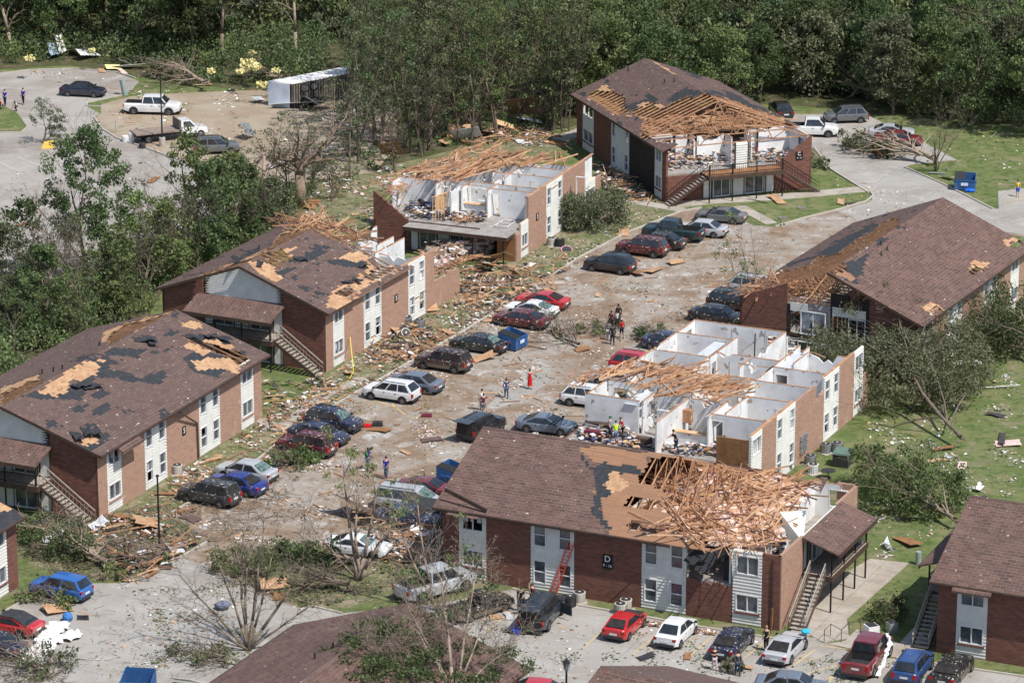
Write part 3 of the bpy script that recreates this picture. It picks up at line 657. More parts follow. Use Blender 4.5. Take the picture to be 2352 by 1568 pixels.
def lumber(b, poly, z0, z1, n, nparts=40, lo=1.5, hi=4.6, az=None, spread=1.2, tilt=.35, mat=None, w=.045, h=.09, name='loose_lumber'):
    """heap of broken roof timbers over a pixel region at height z0..z1; parent b or free"""
    inv = b.inv if b else Matrix(); par = b.root if b else None; rest = MB(); k = 0
    for i in range(n):
        z = R.uniform(z0, z1); u, v = rnd_in(poly); c = inv @ at(u, v, z)
        a = (R.gauss(az, spread) if az is not None else R.uniform(0, PI)); l = R.uniform(lo, hi)*(1 if i < nparts else .75); t = R.gauss(0, tilt)
        d = Vector((math.cos(a)*math.cos(t), math.sin(a)*math.cos(t), math.sin(t)))*l/2
        p, q = c-d, c+d; mn = min(p.z, q.z)
        if mn < z0-.25: s = z0-.25-mn; p.z += s; q.z += s
        if i < nparts and b:
            mb = MB(); mb.beam(p, q, w, h)
            if R.random() < .45:     # a piece of truss: second chord and webs
                o2 = Vector((R.uniform(-.5, .5), R.uniform(-.5, .5), R.uniform(.25, .7))); mb.beam(p+o2*.2, q+o2, w, h)
                for f in (.25, .5, .75): mb.beam(p.lerp(q, f), (p+o2*.2).lerp(q+o2, f+.15), w*.8, h*.8)
            mb.build('fallen_truss', mat or R.choice((LUM, LUM, LUM, LUM2, LUM3)), par)
        else: rest.beam(p, q, w*.9, h*.9, m=R.choice((0, 0, 1, 2)))
    if rest.v: o = rest.build(name, [mat or LUM, LUM2, LUM3], par, kind='stuff'); return o
# ---------------------------------------------------------------- block D (front centre): intact left roof, opened right half
D = D0 = Bld((-4.83, 235.4), -24.6, 24.9, 15.4, 8.35, 'brick apartment block with orange ladder on its front, roof half broken into timbers')
facade(D, 'y0', BRICK, broken=.25, tops={5: H, 6: (2.65, 2.65)})
slab(D)
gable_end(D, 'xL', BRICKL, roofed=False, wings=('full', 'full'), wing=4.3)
gable_end(D, 'x0', BRICK, roofed=True)
mbk = MB(); mbox(mbk, D.fm('yW'), 0, D.L*.80, -.2, 0, 0, H); mbk.build('brick_wall', BRICK, D.root)
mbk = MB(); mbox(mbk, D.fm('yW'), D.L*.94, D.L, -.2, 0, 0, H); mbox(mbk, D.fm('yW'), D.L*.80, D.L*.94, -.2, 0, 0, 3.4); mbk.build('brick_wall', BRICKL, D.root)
porch(D, 'xL', 4.3, 11.6, 2.1, roof=True, stairs=(1, 0), metal=False)
porch(D, 'x0', 3.8, 11.5, 1.9, roof=False, stairs=(1, 0), metal=False, rail=False)
# front roof slope
PD = [('d', [(1325, 1030), (1400, 1020), (1470, 1040), (1500, 1075), (1860, 1095), (1900, 1300), (1400, 1240), (1385, 1180), (1362, 1130), (1385, 1075)]),
      ('f', ZP(8, [(1640, 0), (1665, 0), (1700, 60), (1760, 110), (1790, 200), (1880, 240), (1830, 300), (1780, 310), (1780, 400), (1860, 510), (1820, 515), (1730, 400), (1730, 310), (1760, 230), (1730, 130), (1680, 70)])), ('f', ZP(8, [(1740, 100), (1830, 60), (1900, 60), (2090, 100), (2060, 130), (1960, 130), (1840, 180), (1760, 200)])),
      ('d', ZP(8, [(1960, 150), (2200, 250), (2230, 420), (2200, 560), (1900, 525), (1840, 450), (1780, 340), (1900, 260)])),
      ('o', ZP(8, [(1800, 240), (1880, 90), (1920, 130), (1990, 200), (1900, 250)])),
      ('h', ZP(8, [(1980, 455), (2190, 490), (2150, 550), (1970, 520)])), ('h', ZP(8, [(1990, 280), (2200, 310), (2130, 385), (1950, 350)])),
      ('h', ZP(8, [(2060, 0), (2130, 0), (2110, 90), (2040, 180), (2200, 240), (2230, 300), (2210, 380), (2260, 420), (2190, 500), (2260, 545), (3300, 900), (3300, -400), (2400, -200)])),
      ('d', ZP(8, [(2050, -60), (2351, 0), (2351, 12), (2060, 10)]))]
sD, KD, gD = slope(D, 'near', PD, mat=SHINGR)
sD2, KD2, gD2 = slope(D, 'far', [('d', [(1500, 960), (1850, 1010), (1870, 1100), (1480, 1040)])], mat=SHING, extra=lambda x, y, k: 'h' if x > 19.3+2*noise.noise(Vector((y, 0, 0))) or (y < 7.1 and x > 13.5+noise.noise(Vector((y*2, 4, 0)))) else ('d' if x > 12 else k))
xs = trusses(D, KD, gD, 'near')
for x in sorted(xs):
    if x < 19.0: truss(D, x, lean=R.uniform(-.1, .25) if x > 15 else 0, drop=R.uniform(0, .5) if x > 14.5 else 0, near=(x < 14.5 or R.random() < .35))
fascia(D, 'near', -.45, 17.2); rake(D, -.45, 'near'); rake(D, -.45, 'far'); ridge_cap(D, -.45, 12.2); fascia(D, 'far', -.45, 19)
RG = ZP('C', [(800, 1130), (1900, 1260), (2000, 1300), (1880, 1500), (1830, 1568), (700, 1568), (620, 1400), (760, 1290)])
REG = [(1510, 1062), (1640, 1075), (1850, 1108), (1840, 1150), (1800, 1190), (1790, 1235), (1720, 1262), (1560, 1235), (1470, 1200), (1500, 1130)]
lumber(D, REG, H, 6.0, 150, 95, 1.8, 4.8, tilt=.25, w=.055, h=.10)
lumber(D, [(1560, 1215), (1800, 1190), (1790, 1270), (1700, 1280), (1600, 1255)], 4.9, 5.9, 40, 0, 1.5, 4, name='loose_rafters')
insul = MB()
for i in range(1400):
    u, v = rnd_in(REG); p = D.loc(u, v, H-.1); s = R.uniform(.12, .5); insul.ball((p.x, p.y, p.z+R.uniform(-.1, .12)), s, 5, 3, m=0 if R.random() < .6 else 1, sc=(1, 1, .35), jit=.3)
insul.build('insulation', [M('insulation_buff', (.52, .32, .20), (.40, .23, .14), 1.5), INSUL], D.root, kind='stuff')
ce = MB(); ce.prism([(12, .3), (17.0, .3), (17.0, 4.6), (21.5, 4.6), (21.5, 12.5), (12, 15)], lambda x, y: (x, y, H-.28), lambda x, y: (x, y, H-.2)); ce.build('ceiling', M('ceiling_board', (.5, .42, .36), (.62, .56, .5), 1), D.root)
# rooms laid open at the right end
z9 = lambda *p: Z(9, *p)
for a in (((880, 172), (1095, 205), ((1.5, 1.7, .9, 2.1),)), ((780, 330), (880, 172), ()), ((0, 565), (95, 460), ()), ((95, 460), (330, 480), ((.4, .9, 0, 2.05),)), ((330, 640), (420, 560), ()), ((330, 480), (600, 520), ()), ((600, 520), (700, 380), ((1, 1.1, 0, 2.1),)), ((440, 650), (600, 680), ())):
    iwall(D, *z9(*a[0]), *z9(*a[1]), doors=a[2])
# upper sliding window left standing in its strip, leaning ceiling panels, plank wall
pn = MB()
P = [(670, 390, 6.1), (850, 380, 5.9), (830, 600, 4.6), (740, 610, 4.2)]
q = [D.loc(*z9(a, b_), c) for a, b_, c in P]; pn.hexa([v-Vector((0, 0, .08)) for v in q]+q); pn.build('hanging_ceiling_panel', M('cream_panel', (.72, .69, .6), (.8, .78, .72), 1), D.root)
# number board with the block letter
def text(parent, s, loc, size, rot, m, name='lettering', align='CENTER'):
    c = bpy.data.curves.new(name, 'FONT'); c.body = s; c.size = size; c.align_x = align; c.align_y = 'CENTER'; c.extrude = .006; c.materials.append(m)
    t = bpy.data.objects.new(name+'_tmp', c); SC.collection.objects.link(t); dg = bpy.context.evaluated_depsgraph_get()
    me = bpy.data.meshes.new_from_object(t.evaluated_get(dg)); me.name = name; bpy.data.objects.remove(t)
    o = bpy.data.objects.new(name, me); SC.collection.objects.link(o); o.parent = parent; o.location = loc; o.rotation_euler = rot; return o
WLET = M('white_lettering', (.85, .85, .83), (.8, .8, .78), 3)
def sign(b, side, t, z, rows, w=.75, h=1.05, back=True, mat=None):
    fm = b.fm(side); mb = MB()
    if back: mbox(mb, fm, t-w/2, t+w/2, .004, .05, z-h/2, z+h/2)
    else: mbox(mb, fm, t-w/2, t+w/2, .004, .03, z-h/2, z+h/2)
    s = mb.build('number_board', mat or BLACKM, b.root)
    rz = {'y0': 0, 'yW': PI, 'x0': -PI/2, 'xL': PI/2}[side]
    for (tx, dz, sz) in rows: text(s, tx, fm(t, .055, z+dz), sz, (PI/2, 0, rz), WLET)
sign(D, 'y0', 12.45, 2.95, [('D', .2, .62), ('9 - 16', -.28, .27)])
# wide-strip window openings of the collapsed part already cut; downspout, hanging fascia
ds = MB(); mbox(ds, D.fm('y0'), D.L-.55, D.L-.45, .01, .09, .1, 5.0); ds.build('downspout', TRIMB, D.root)
hf = MB(); hf.beam(D.loc(*Z(8, 715, 235), 6.3), D.loc(*Z(8, 1000, 380), 5.4), .12, .28); hf.beam(D.loc(*Z(8, 665, 320), 5.3), D.loc(*Z(8, 860, 345), 5.35), .05, .12); hf.build('hanging_fascia', TRIMB, D.root)
lb = MB(); 
for i in range(9):
    t = .9+i*.25; lb.beam((t, -.5, 5.02-.0), (t, -.9, 4.86), .25, .03)
lb.build('sagging_eave', SHINGR, D.root)
# black felt-covered panels and jagged plasterboard in the opened front room
for k, (u0, v0, z0, u1, v1, z1) in enumerate(((40, 740, 4.2, 130, 650, 4.9), (130, 800, 3.6, 210, 640, 4.8), (190, 800, 3.4, 270, 690, 4.7))):
    a = D.loc(*z9(u0, v0), z0); c = D.loc(*z9(u1, v1), z1); p = MB(); p.beam(a, c, 1.1, .03); p.build('felt_board', FELT, D.root)
p = MB(); a = D.loc(*z9(285, 850), 2.75); p.box(a.x, a.x+1.0, a.y-.02, a.y+.03, 2.7, 5.2); p.build('felt_board', FELT, D.root)
# balcony contents
# ---------------------------------------------------------------- block 5 (lower left): whole roof with missing shingles
B5 = Bld((-29.8, 246.1), 66, 25.2, 15.3, 7.75, 'long brick apartment block at the lower left, roof patched with bare boards and black felt')
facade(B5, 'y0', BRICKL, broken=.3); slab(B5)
gable_end(B5, 'x0', BRICK); gable_end(B5, 'xL', BRICK, wings=('full', 'full'))
facade(B5, 'yW', BRICK)
porch(B5, 'x0', 3.9, 11.4, 2.0, roof=True, stairs=(1, 0), metal=False)
z4 = lambda pts: ZP(4, pts)
P5 = [('f', z4([(180, 1150), (300, 1100), (640, 940), (680, 880), (720, 880), (760, 930), (720, 990), (820, 990), (900, 1010), (960, 1050), (1130, 980), (1150, 985), (1110, 1080), (900, 1060), (780, 1040), (650, 1040), (560, 1190), (400, 1190), (250, 1180)])),
      ('o', z4([(240, 1130), (440, 1010), (560, 930), (640, 920), (690, 970), (660, 1010), (590, 1050), (520, 1060), (500, 1110), (390, 1170), (340, 1150), (260, 1150)])), ('o', z4([(670, 905), (710, 895), (725, 912), (690, 925)])), ('o', z4([(790, 855), (830, 850), (800, 870)])),
      ('s', z4([(470, 1090), (500, 1040), (540, 1060), (520, 1100)])), ('s', z4([(900, 1010), (1130, 985), (1060, 1010), (960, 1040)])),
      ('f', z4([(680, 880), (800, 830), (1010, 850), (940, 900), (760, 880)])), ('f', z4([(1010, 860), (1190, 835), (1180, 850), (1080, 870), (1030, 880)])), ('f', z4([(475, 1240), (600, 1215), (620, 1240), (540, 1270), (480, 1255)])), ('f', z4([(640, 1260), (740, 1210), (765, 1250), (690, 1310), (620, 1290)])),
      ('f', z4([(920, 770), (1020, 740), (1030, 760), (950, 780)])), ('f', z4([(1120, 740), (1170, 700), (1250, 715), (1200, 740), (1140, 755)])), ('f', z4([(610, 1150), (700, 1120), (760, 1150), (680, 1180)])), ('f', z4([(530, 1500), (620, 1440), (760, 1425), (740, 1470), (640, 1550), (560, 1530)])), ('o', z4([(550, 1490), (600, 1450), (690, 1435), (670, 1480), (600, 1510), (560, 1510)])),
      ('f', z4([(1265, 900), (1330, 850), (1480, 880), (1560, 900), (1590, 960), (1500, 1025), (1350, 1000), (1280, 950)])), ('o', z4([(1250, 810), (1340, 790), (1460, 860), (1400, 890), (1330, 850)])), ('o', z4([(1320, 920), (1440, 900), (1590, 905), (1660, 965), (1640, 1000), (1500, 970), (1360, 980)])),
      ('o', z4([(1250, 660), (1300, 635), (1390, 670), (1405, 695), (1260, 685)])), ('f', z4([(1180, 620), (1210, 580), (1250, 590), (1220, 625)])), ('f', z4([(1380, 740), (1560, 770), (1600, 820), (1500, 830), (1380, 780)])), ('o', z4([(1390, 780), (1480, 770), (1620, 820), (1580, 850), (1440, 820)])), ('f', z4([(1640, 860), (1700, 850), (1700, 880), (1660, 885)])),
      ('h', z4([(1245, 740), (1330, 765), (1500, 815), (1660, 870), (1740, 920), (1680, 930), (1560, 895), (1420, 840), (1320, 795)])), ('h', z4([(1580, 900), (1680, 915), (1720, 930), (1660, 960), (1600, 930)])), ('f', z4([(600, 1360), (660, 1345), (650, 1375), (600, 1380)]))]
s5, K5, g5 = slope(B5, 'near', P5)
s5b, K5b, g5b = slope(B5, 'far', [('o', z4([(700, 720), (900, 650), (1190, 580), (1240, 590), (1000, 700), (700, 800)])), ('h', z4([(740, 745), (860, 670), (1190, 585), (1260, 600), (900, 730), (740, 815)])), ('o', z4([(0, 1115), (250, 1010), (300, 1060), (0, 1160)])), ('h', z4([(0, 1145), (200, 1062), (290, 1050), (330, 1050), (0, 1260)]))])
for x in sorted(trusses(B5, K5, g5, 'near') | trusses(B5, K5b, g5b, 'far')): truss(B5, x)
fascia(B5, 'near', -.45, 25.6); rake(B5, -.45, 'near'); rake(B5, 25.65, 'near'); rake(B5, -.45, 'far')
for v_ in ((368, 995), (290, 1010), (430, 980), (685, 820), (780, 650)): vent(B5, *Z(4, *v_), side='far')
sign(B5, 'y0', 12.7, 2.9, [('5', 0, .6)], w=.5, h=.68)
ds = MB(); fy = B5.fm('y0'); ds.beam(fy(11.0, .5, 5.05), fy(14.6, .12, 2.9), .09, .12); ds.beam(fy(14.6, .12, 2.9), fy(14.7, .1, .1), .09, .1); ds.build('downspout', TRIMB, B5.root)
cr = MB(); cr.beam((1.9, -1.0, 4.7), (4.9, -1.0, 4.7), .05, .2); cr.quad((1.9, -.5, 5.13), (4.9, -.5, 5.13), (4.9, -1.0, 4.82), (1.9, -1.0, 4.82)); cr.quad((1.9, -.5, 5.05), (4.9, -.5, 5.05), (4.9, -1.0, 4.74), (1.9, -1.0, 4.74)); cr.build('window_canopy', SHINGR, B5.root)
def flaps(b, pts, side='near', n=3, s=1.3, m=None):     # torn felt lifted off the roof
    for (u, v) in pts:
        lo, hi = 4.5, 9
        for _ in range(25):
            z = (lo+hi)/2; p = b.loc(u, v, z); y = p.y if side == 'near' else b.W-p.y
            if b.h+b.pitch*y > z: lo = z
            else: hi = z
        mb = MB(); a0 = R.uniform(0, PI); q = []
        for i in range(6):
            for j in range(3):
                x_ = (i-2.5)*s/5; y_ = (j-1)*s/5
                q.append((p.x+x_*math.cos(a0)-y_*math.sin(a0), p.y+x_*math.sin(a0)+y_*math.cos(a0), z+.12+R.uniform(0, .25)))
        for i in range(5):
            for j in range(2): mb.quad(q[i*3+j], q[i*3+j+1], q[(i+1)*3+j+1], q[(i+1)*3+j])
        mb.build('torn_felt', m or FELT, b.root)
flaps(B5, [Z(4, *p) for p in ((1050, 800), (1000, 790), (560, 1100), (600, 1420), (660, 1420), (640, 1110), (1420, 760), (1540, 780), (1330, 770), (530, 1450))], s=1.7)
# ---------------------------------------------------------------- block 3 (middle left): split ridge, porch roof, far end gone
B3 = Bld((-15.1, 280.7), 64.5, 24.5, 15.3, 8.1, 'brick apartment block with shingled porch roof and balcony, its far end collapsed into rubble')
zD = lambda pts: ZP('D', pts)
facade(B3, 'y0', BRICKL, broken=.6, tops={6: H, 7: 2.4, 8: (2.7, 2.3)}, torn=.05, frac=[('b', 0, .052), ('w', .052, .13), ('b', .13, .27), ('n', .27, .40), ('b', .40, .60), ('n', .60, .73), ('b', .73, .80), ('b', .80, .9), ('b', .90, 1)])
slab(B3, poly=[(.21, .21), (17.8, .21), (17.8, 15.1), (.21, 15.1)]); facade(B3, 'yW', BRICK, skip=(6, 7, 8))
gable_end(B3, 'x0', BRICK, wings=('full', 'full')); porch(B3, 'x0', 3.9, 11.6, 2.1, roof=True, stairs=(1, 0), rails_ok=(1, 1), metal=False)
P3 = [('o', zD([(710, 360), (860, 360), (960, 470), (900, 505), (780, 440)])), ('f', zD([(910, 440), (960, 410), (1050, 400), (950, 480)])), ('f', zD([(1100, 300), (1200, 265), (1290, 290), (1200, 345), (1110, 345)])), ('f', zD([(1280, 350), (1440, 350), (1560, 370), (1540, 420), (1440, 390), (1300, 375)])), ('f', zD([(1040, 200), (1160, 185), (1100, 210)])),
      ('f', zD([(1390, 250), (1440, 265), (1400, 270)])), ('f', zD([(1020, 465), (1090, 460), (1070, 490), (1030, 490)])), ('f', zD([(1180, 375), (1260, 370), (1220, 395)])), ('f', zD([(1440, 490), (1560, 520), (1520, 540), (1450, 510)])), ('o', zD([(940, 280), (1060, 240), (1060, 250), (980, 300), (1070, 330), (1000, 330)])),
      ('o', zD([(1340, 335), (1480, 272), (1600, 310), (1600, 340), (1500, 372), (1450, 355)])), ('o', zD([(1260, 690), (1290, 640), (1330, 550), (1420, 500), (1540, 440), (1580, 350), (1640, 400), (1780, 390), (1780, 430), (1600, 520), (1460, 640), (1380, 700)])),
      ('h', zD([(1535, 462), (1640, 402), (1775, 402), (1750, 440), (1640, 500)])), ('h', zD([(1340, 580), (1420, 528), (1520, 578), (1430, 632)])),
      ('h', zD([(790, 310), (940, 262), (1010, 320), (1050, 340), (920, 405), (850, 370)])), ('h', zD([(1170, 150), (1260, 190), (1400, 225), (1450, 262), (1600, 300), (1640, 350), (1660, 398), (1800, 390), (2200, 350), (2200, 0), (1170, 0)]))]
s3, K3, g3 = slope(B3, 'near', P3, x1=18.5)
s3b, K3b, g3b = slope(B3, 'far', [('o', zD([(500, 400), (700, 330), (900, 240), (900, 275), (640, 400), (400, 480)])), ('h', zD([(240, 520), (500, 405), (720, 340), (920, 230), (1000, 200), (1200, 140), (1200, 300), (700, 400), (400, 480)])), ('h', zD([(900, 200), (1000, 110), (1080, 50), (1500, -40), (1500, 300), (900, 300)])), ('f', zD([(580, 360), (760, 270), (800, 250), (780, 280), (610, 370)]))], extra=lambda x, y, k: 'h' if x > 21.5-y*1.0+noise.noise(Vector((y, 2, 2))) else k)
for x in sorted(trusses(B3, K3, g3, 'near', xr=(0, 13)) | trusses(B3, K3b, g3b, 'far', xr=(0, 11))): truss(B3, x)
fascia(B3, 'near', -.4, 4.5, gutter=False); rake(B3, -.45, 'near'); rake(B3, -.45, 'far'); vent(B3, *Z('D', 790, 270), side='far')
sign(B3, 'y0', 12.4, 2.9, [('5', 0, .6)], w=.5, h=.68)
lining(B3, 'y0', 13.2, 18)
for q_ in ((1430, 235, 1560, 300), (1480, 270, 1640, 215), (1640, 300, 1740, 225)): iwall(B3, *Z('D', *q_[:2]), *Z('D', *q_[2:]))
lumber(B3, zD([(960, 60), (1180, 10), (1300, 60), (1420, 120), (1560, 170), (1500, 230), (1180, 170), (1010, 170)]), 5.3, 6.3, 90, 60, 2, 4.5, tilt=.25)
for a in (((1400, 225), (1600, 265), ()), ((1565, 280), (1940, 320), ()), ((1500, 175), (1700, 65), ()), ((1600, 235), (1800, 180), ()), ((1720, 250), (1835, 185), ()), ((1400, 225), (1420, 180), ())): iwall(B3, *Z('D', *a[0]), *Z('D', *a[1]), doors=a[2])
flaps(B3, [Z('D', *p) for p in ((1500, 505), (1440, 515), (700, 300), (620, 350), (1540, 400), (800, 385), (1100, 350))], s=1.3)
# ---------------------------------------------------------------- block 2 (centre): upper floor without a roof
B2 = Bld((.4, 312.6), 68, 21.4, 14.0, 8, 'roofless brick apartment block in the centre, white upper rooms and a kitchen laid open')
zB = lambda pts: ZP('B', pts)
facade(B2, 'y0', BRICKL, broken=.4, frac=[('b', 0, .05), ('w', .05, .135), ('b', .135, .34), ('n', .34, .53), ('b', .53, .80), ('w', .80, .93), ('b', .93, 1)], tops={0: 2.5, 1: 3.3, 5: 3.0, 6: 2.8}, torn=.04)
slab(B2); facade(B2, 'yW', BRICK, frac=[('b', 0, .5), ('b', .5, 1)], tops={0: (2.6, 4.6), 1: (2.4, 2.6)})
gable_end(B2, 'x0', BRICK, roofed=False, upper=False, wings=('none', 'diagL'), wing=3.6)
mb = MB(); mbox(mb, B2.fm('x0'), .02, 1.9, -.15, -.02, 0, 2.5); mb.build('sheathing_board', PLYW, B2.root)
mb = MB(); mbox(mb, B2.fm('xL'), .2, 13.8, -.2, 0, 0, 2.7); mb.build('brick_wall', BRICK, B2.root)
mb = MB(); mbox(mb, B2.fm('x0'), .3, 10.4, .02, 1.6, FL-.35, FL-.05); mb.build('porch_beam', TRIMB, B2.root)
mb = MB(); mbox(mb, B2.fm('x0'), .3, 10.4, -.2, 1.62, FL-.045, FL+.015); mb.build('balcony_floor', CARPET, B2.root)
for t in (.6, 3.6, 7, 10.2): mb = MB(); mbox(mb, B2.fm('x0'), t, t+.1, 1.45, 1.55, .02, FL-.35); mb.build('post', BLACKM, B2.root)
lining(B2, 'y0', 2.9, 19.5)
WB = [((1540, 640), (1560, 622)), ((1540, 640), (1560, 622)), ((1520, 312), (2075, 345)), ((1140, 325), (2000, 372)), ((1165, 380), (1850, 465)), ((1000, 490), (1690, 552)), ((1200, 547), (1610, 597)), ((330, 435), (690, 482)), ((250, 480), (340, 435)), ((670, 510), (790, 463)), ((940, 522), (1150, 522)), ((1165, 572), (1290, 505)), ((1210, 490), (1400, 400)), ((1200, 400), (1330, 345)), ((1340, 450), (1520, 330)), ((790, 463), (1000, 490)), ((940, 545), (1010, 490)), ((560, 430), (700, 360)), ((800, 300), (1140, 325))]
for i, (a, c) in enumerate(WB):
    dr = {4: ((4.5, .8, 0, 2.05),), 6: ((.2, .85, 0, 2.05),), 3: ((9, .8, 0, 2.05),), 7: ((4.2, .8, 0, 2.05),), 10: ((.1, 2.0, 1.0, 2.3),)}.get(i, ())
    iwall(B2, *Z('B', *a), *Z('B', *c), doors=dr, name='interior_wall')
iwall(B2, *Z('B', 800, 580), *Z('B', 960, 520), ragged=1.2, plate=False); iwall(B2, *Z('B', 660, 630), *Z('B', 800, 575), plate=False, mats=LUMP, z1=4.2, ragged=.9)
st = MB()      # bare studs of the torn partition
for i in range(6):
    a = B2.loc(*Z('B', 660+i*27, 640-i*10), 5.0); st.beam((a.x, a.y, 2.7), (a.x+.5, a.y+.2, 5.0), .05, .1)
a = B2.loc(*Z('B', 650, 632), 5.0); c = B2.loc(*Z('B', 800, 585), 5.0); st.beam(a, c, .1, .05); st.build('stud_frame', LUMP, B2.root)
lumber(B2, zB([(330, 400), (700, 230), (900, 150), (1500, 220), (1900, 260), (1980, 300), (1700, 320), (1500, 330), (1300, 380), (1000, 430), (800, 480), (500, 420)]), 5.25, 5.75, 125, 75, 2, 5.5, az=-.25, spread=.42, tilt=.07, w=.06, h=.10)
lumber(B2, zB([(880, 800), (1050, 800), (1050, 850), (880, 850)]), 2.75, 3.2, 30, 0, 1, 2)
lumber(B2, zB([(100, 480), (500, 540), (300, 600), (120, 540)]), 4.6, 5.2, 14, 0, 2, 4, az=-.3, spread=.2, name='broken_rafters')
# kitchen cupboards, counter, stove
k = MB(); a = B2.loc(*Z('B', 950, 600), 4.1); k.box(a.x, a.x+1.6, a.y-.35, a.y, 3.95, 4.75); k.build('wall_cupboard', LUM, B2.root)
k = MB(); a = B2.loc(*Z('B', 1040, 690), 3.65); k.box(a.x-.3, a.x, a.y-1.3, a.y+1.5, 2.66, 3.62); k.box(a.x-.4, a.x+.2, a.y-1.4, a.y+1.5, 3.624, 3.68, m=1); k.build('counter', [WHITE, LUMP], B2.root)
k = MB(); a = B2.loc(*Z('B', 1050, 680), 3.6); k.box(a.x+.9, a.x+1.5, a.y-.7, a.y, 2.66, 3.55); k.build('stove', WHITEB, B2.root)
k = MB(); a = B2.loc(*Z('B', 1300, 870), 2.7); q0 = Vector((a.x-1.5, a.y-1.2, 2.7))
for dx, dy in ((0, 0),): 
    k.box(q0.x, q0.x+2.2, q0.y, q0.y+.07, 2.72, 2.79); k.box(q0.x, q0.x+2.2, q0.y+1.2, q0.y+1.27, 2.72, 2.79); k.box(q0.x, q0.x+.07, q0.y, q0.y+1.2, 2.795, 2.85); k.box(q0.x+2.1, q0.x+2.2, q0.y, q0.y+1.2, 2.795, 2.85); k.box(q0.x+1.05, q0.x+1.12, q0.y, q0.y+1.2, 2.795, 2.85)
k.build('fallen_window_frame', VINYLW, B2.root)
sign(B2, 'y0', 5.0, 2.95, [('5', 0, .6)], w=.5, h=.68)
# ---------------------------------------------------------------- block R (right centre): white walls of the roofless upper floor
BR = Bld((17.4, 249.3), 65, 25.4, 15.4, 8, 'roofless apartment block with white upper walls standing open, people clearing one room')
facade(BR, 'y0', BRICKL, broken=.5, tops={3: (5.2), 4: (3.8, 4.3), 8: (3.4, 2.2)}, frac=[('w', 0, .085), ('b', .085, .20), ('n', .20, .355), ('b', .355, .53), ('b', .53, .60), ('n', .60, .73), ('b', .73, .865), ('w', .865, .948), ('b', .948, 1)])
slab(BR); mb = MB(); mbox(mb, BR.fm('x0'), 0.02, 15.3, -.2, 0, 0, FL); mb.build('brick_wall', BRICK, BR.root)
mb = MB(); mbox(mb, BR.fm('yW'), 0, 25.4, -.2, 0, 0, FL+.0); mb.build('brick_wall', BRICK, BR.root)
mb = MB(); mbox(mb, BR.fm('x0'), .02, 2.75, -.15, -.02, FL+.02, 4.95); mb.build('sheathing_board', PLYW, BR.root)
mb = MB(); mbox(mb, BR.fm('x0'), 3.6, 12, .01, 1.8, FL-.15, FL); mb.build('balcony_floor', CARPET, BR.root)
zC = lambda pts: ZP('C', pts)
WR = [((275, 633), (700, 693), ((6.0, .75, 0, 2.05),)), ((275, 633), (460, 530), ()), ((460, 530), (790, 575), ((.5, 1.9, 0, 2.05),)), ((640, 672), (790, 580), ()), ((700, 693), (840, 635), ((1.0, 1.6, .9, 2.2),)), ((840, 635), (1090, 668), ((.9, .9, 0, 2.0),)), ((795, 865), (1110, 680), ()), ((1110, 680), (1330, 700), ()), ((1225, 815), (1420, 690), ()), ((1262, 790), (1715, 862), ((.15, .85, 0, 2.05),)),
      ((1550, 655), (1905, 710), ((2.3, .9, 0, 1.9),)), ((1380, 790), (1550, 655), ()), ((1590, 530), (2065, 595), ()), ((1470, 625), (1600, 530), ((.6, .8, 0, 2),)), ((1360, 485), (1590, 525), ()), ((1760, 425), (2215, 492), ((.2, .9, 0, 2),)), ((1600, 530), (1760, 425), ()), ((1900, 400), (2030, 315), ()), ((2030, 315), (2420, 360), ()), ((2030, 315), (1985, 265), ()), ((1480, 430), (1850, 155), ()), ((800, 285), (1240, 350), ()), ((990, 155), (1420, 212), ()), ((1240, 350), (1480, 197), ((.3, .8, 0, 2),)), ((1120, 440), (1240, 350), ()), ((600, 375), (1110, 442), ()), ((1300, 310), (1800, 382), ()), ((1480, 400), (1720, 432), ()), ((1160, 48), (1850, 155), ((6.2, 1.6, 0, 2.05),)), ((600, 430), (815, 285), ((2.5, 1.1, .9, 2.1),)), ((815, 285), (990, 155), ()), ((990, 155), (1160, 48), ((1.2, 1.6, .9, 2.1),)), ((1620, 500), (1985, 265), ())]
lining(BR, 'y0', .1, 9); lining(BR, 'y0', 15.4, 22)
for a, c, dr in WR: iwall(BR, *Z('C', *a), *Z('C', *c), doors=dr)
lumber(BR, zC([(400, 450), (600, 400), (900, 440), (1130, 450), (1300, 470), (1480, 600), (1450, 690), (1250, 640), (1000, 640), (800, 560), (560, 500), (300, 480)]), 5.3, 5.8, 95, 60, 2, 5.2, az=-.42, spread=.45, tilt=.08, w=.06, h=.10)
lumber(BR, zC([(60, 540), (300, 480), (400, 470), (300, 530)]), 4.6, 5.2, 9, 0, 4, 6, az=.15, spread=.1, tilt=.03, name='overhanging_rafters')
k = MB(); a = BR.loc(*Z('C', 1000, 880), 3.6); k.box(a.x+.4, a.x+.85, a.y-.9, a.y+.1, 3.7, 4.7); k.build('wall_cupboard', LUM, BR.root)
k = MB(); a = BR.loc(*Z('C', 1080, 930), 3.65); k.box(a.x-.25, a.x+.05, a.y-1.6, a.y+1.6, 2.66, 3.6); k.box(a.x-.35, a.x+.25, a.y-1.7, a.y+1.7, 3.604, 3.66, m=1); k.build('counter', [WHITE, LUMP], BR.root)
for (u, v, h_) in ((1600, 420, 2.6), (1420, 320, 2.0), (1680, 360, 2.3), (1205, 400, .8), (1405, 440, .6), (1360, 370, .5)):
    a = BR.loc(*Z('C', u, v), 4.2); k = MB(); k.tube((a.x, a.y, 3.6), (a.x+R.uniform(-.1, .1), a.y, 4.2+h_), .05, .05, 6); k.build('vent_pipe', BLACKM if h_ > 2.5 else GALV, BR.root)
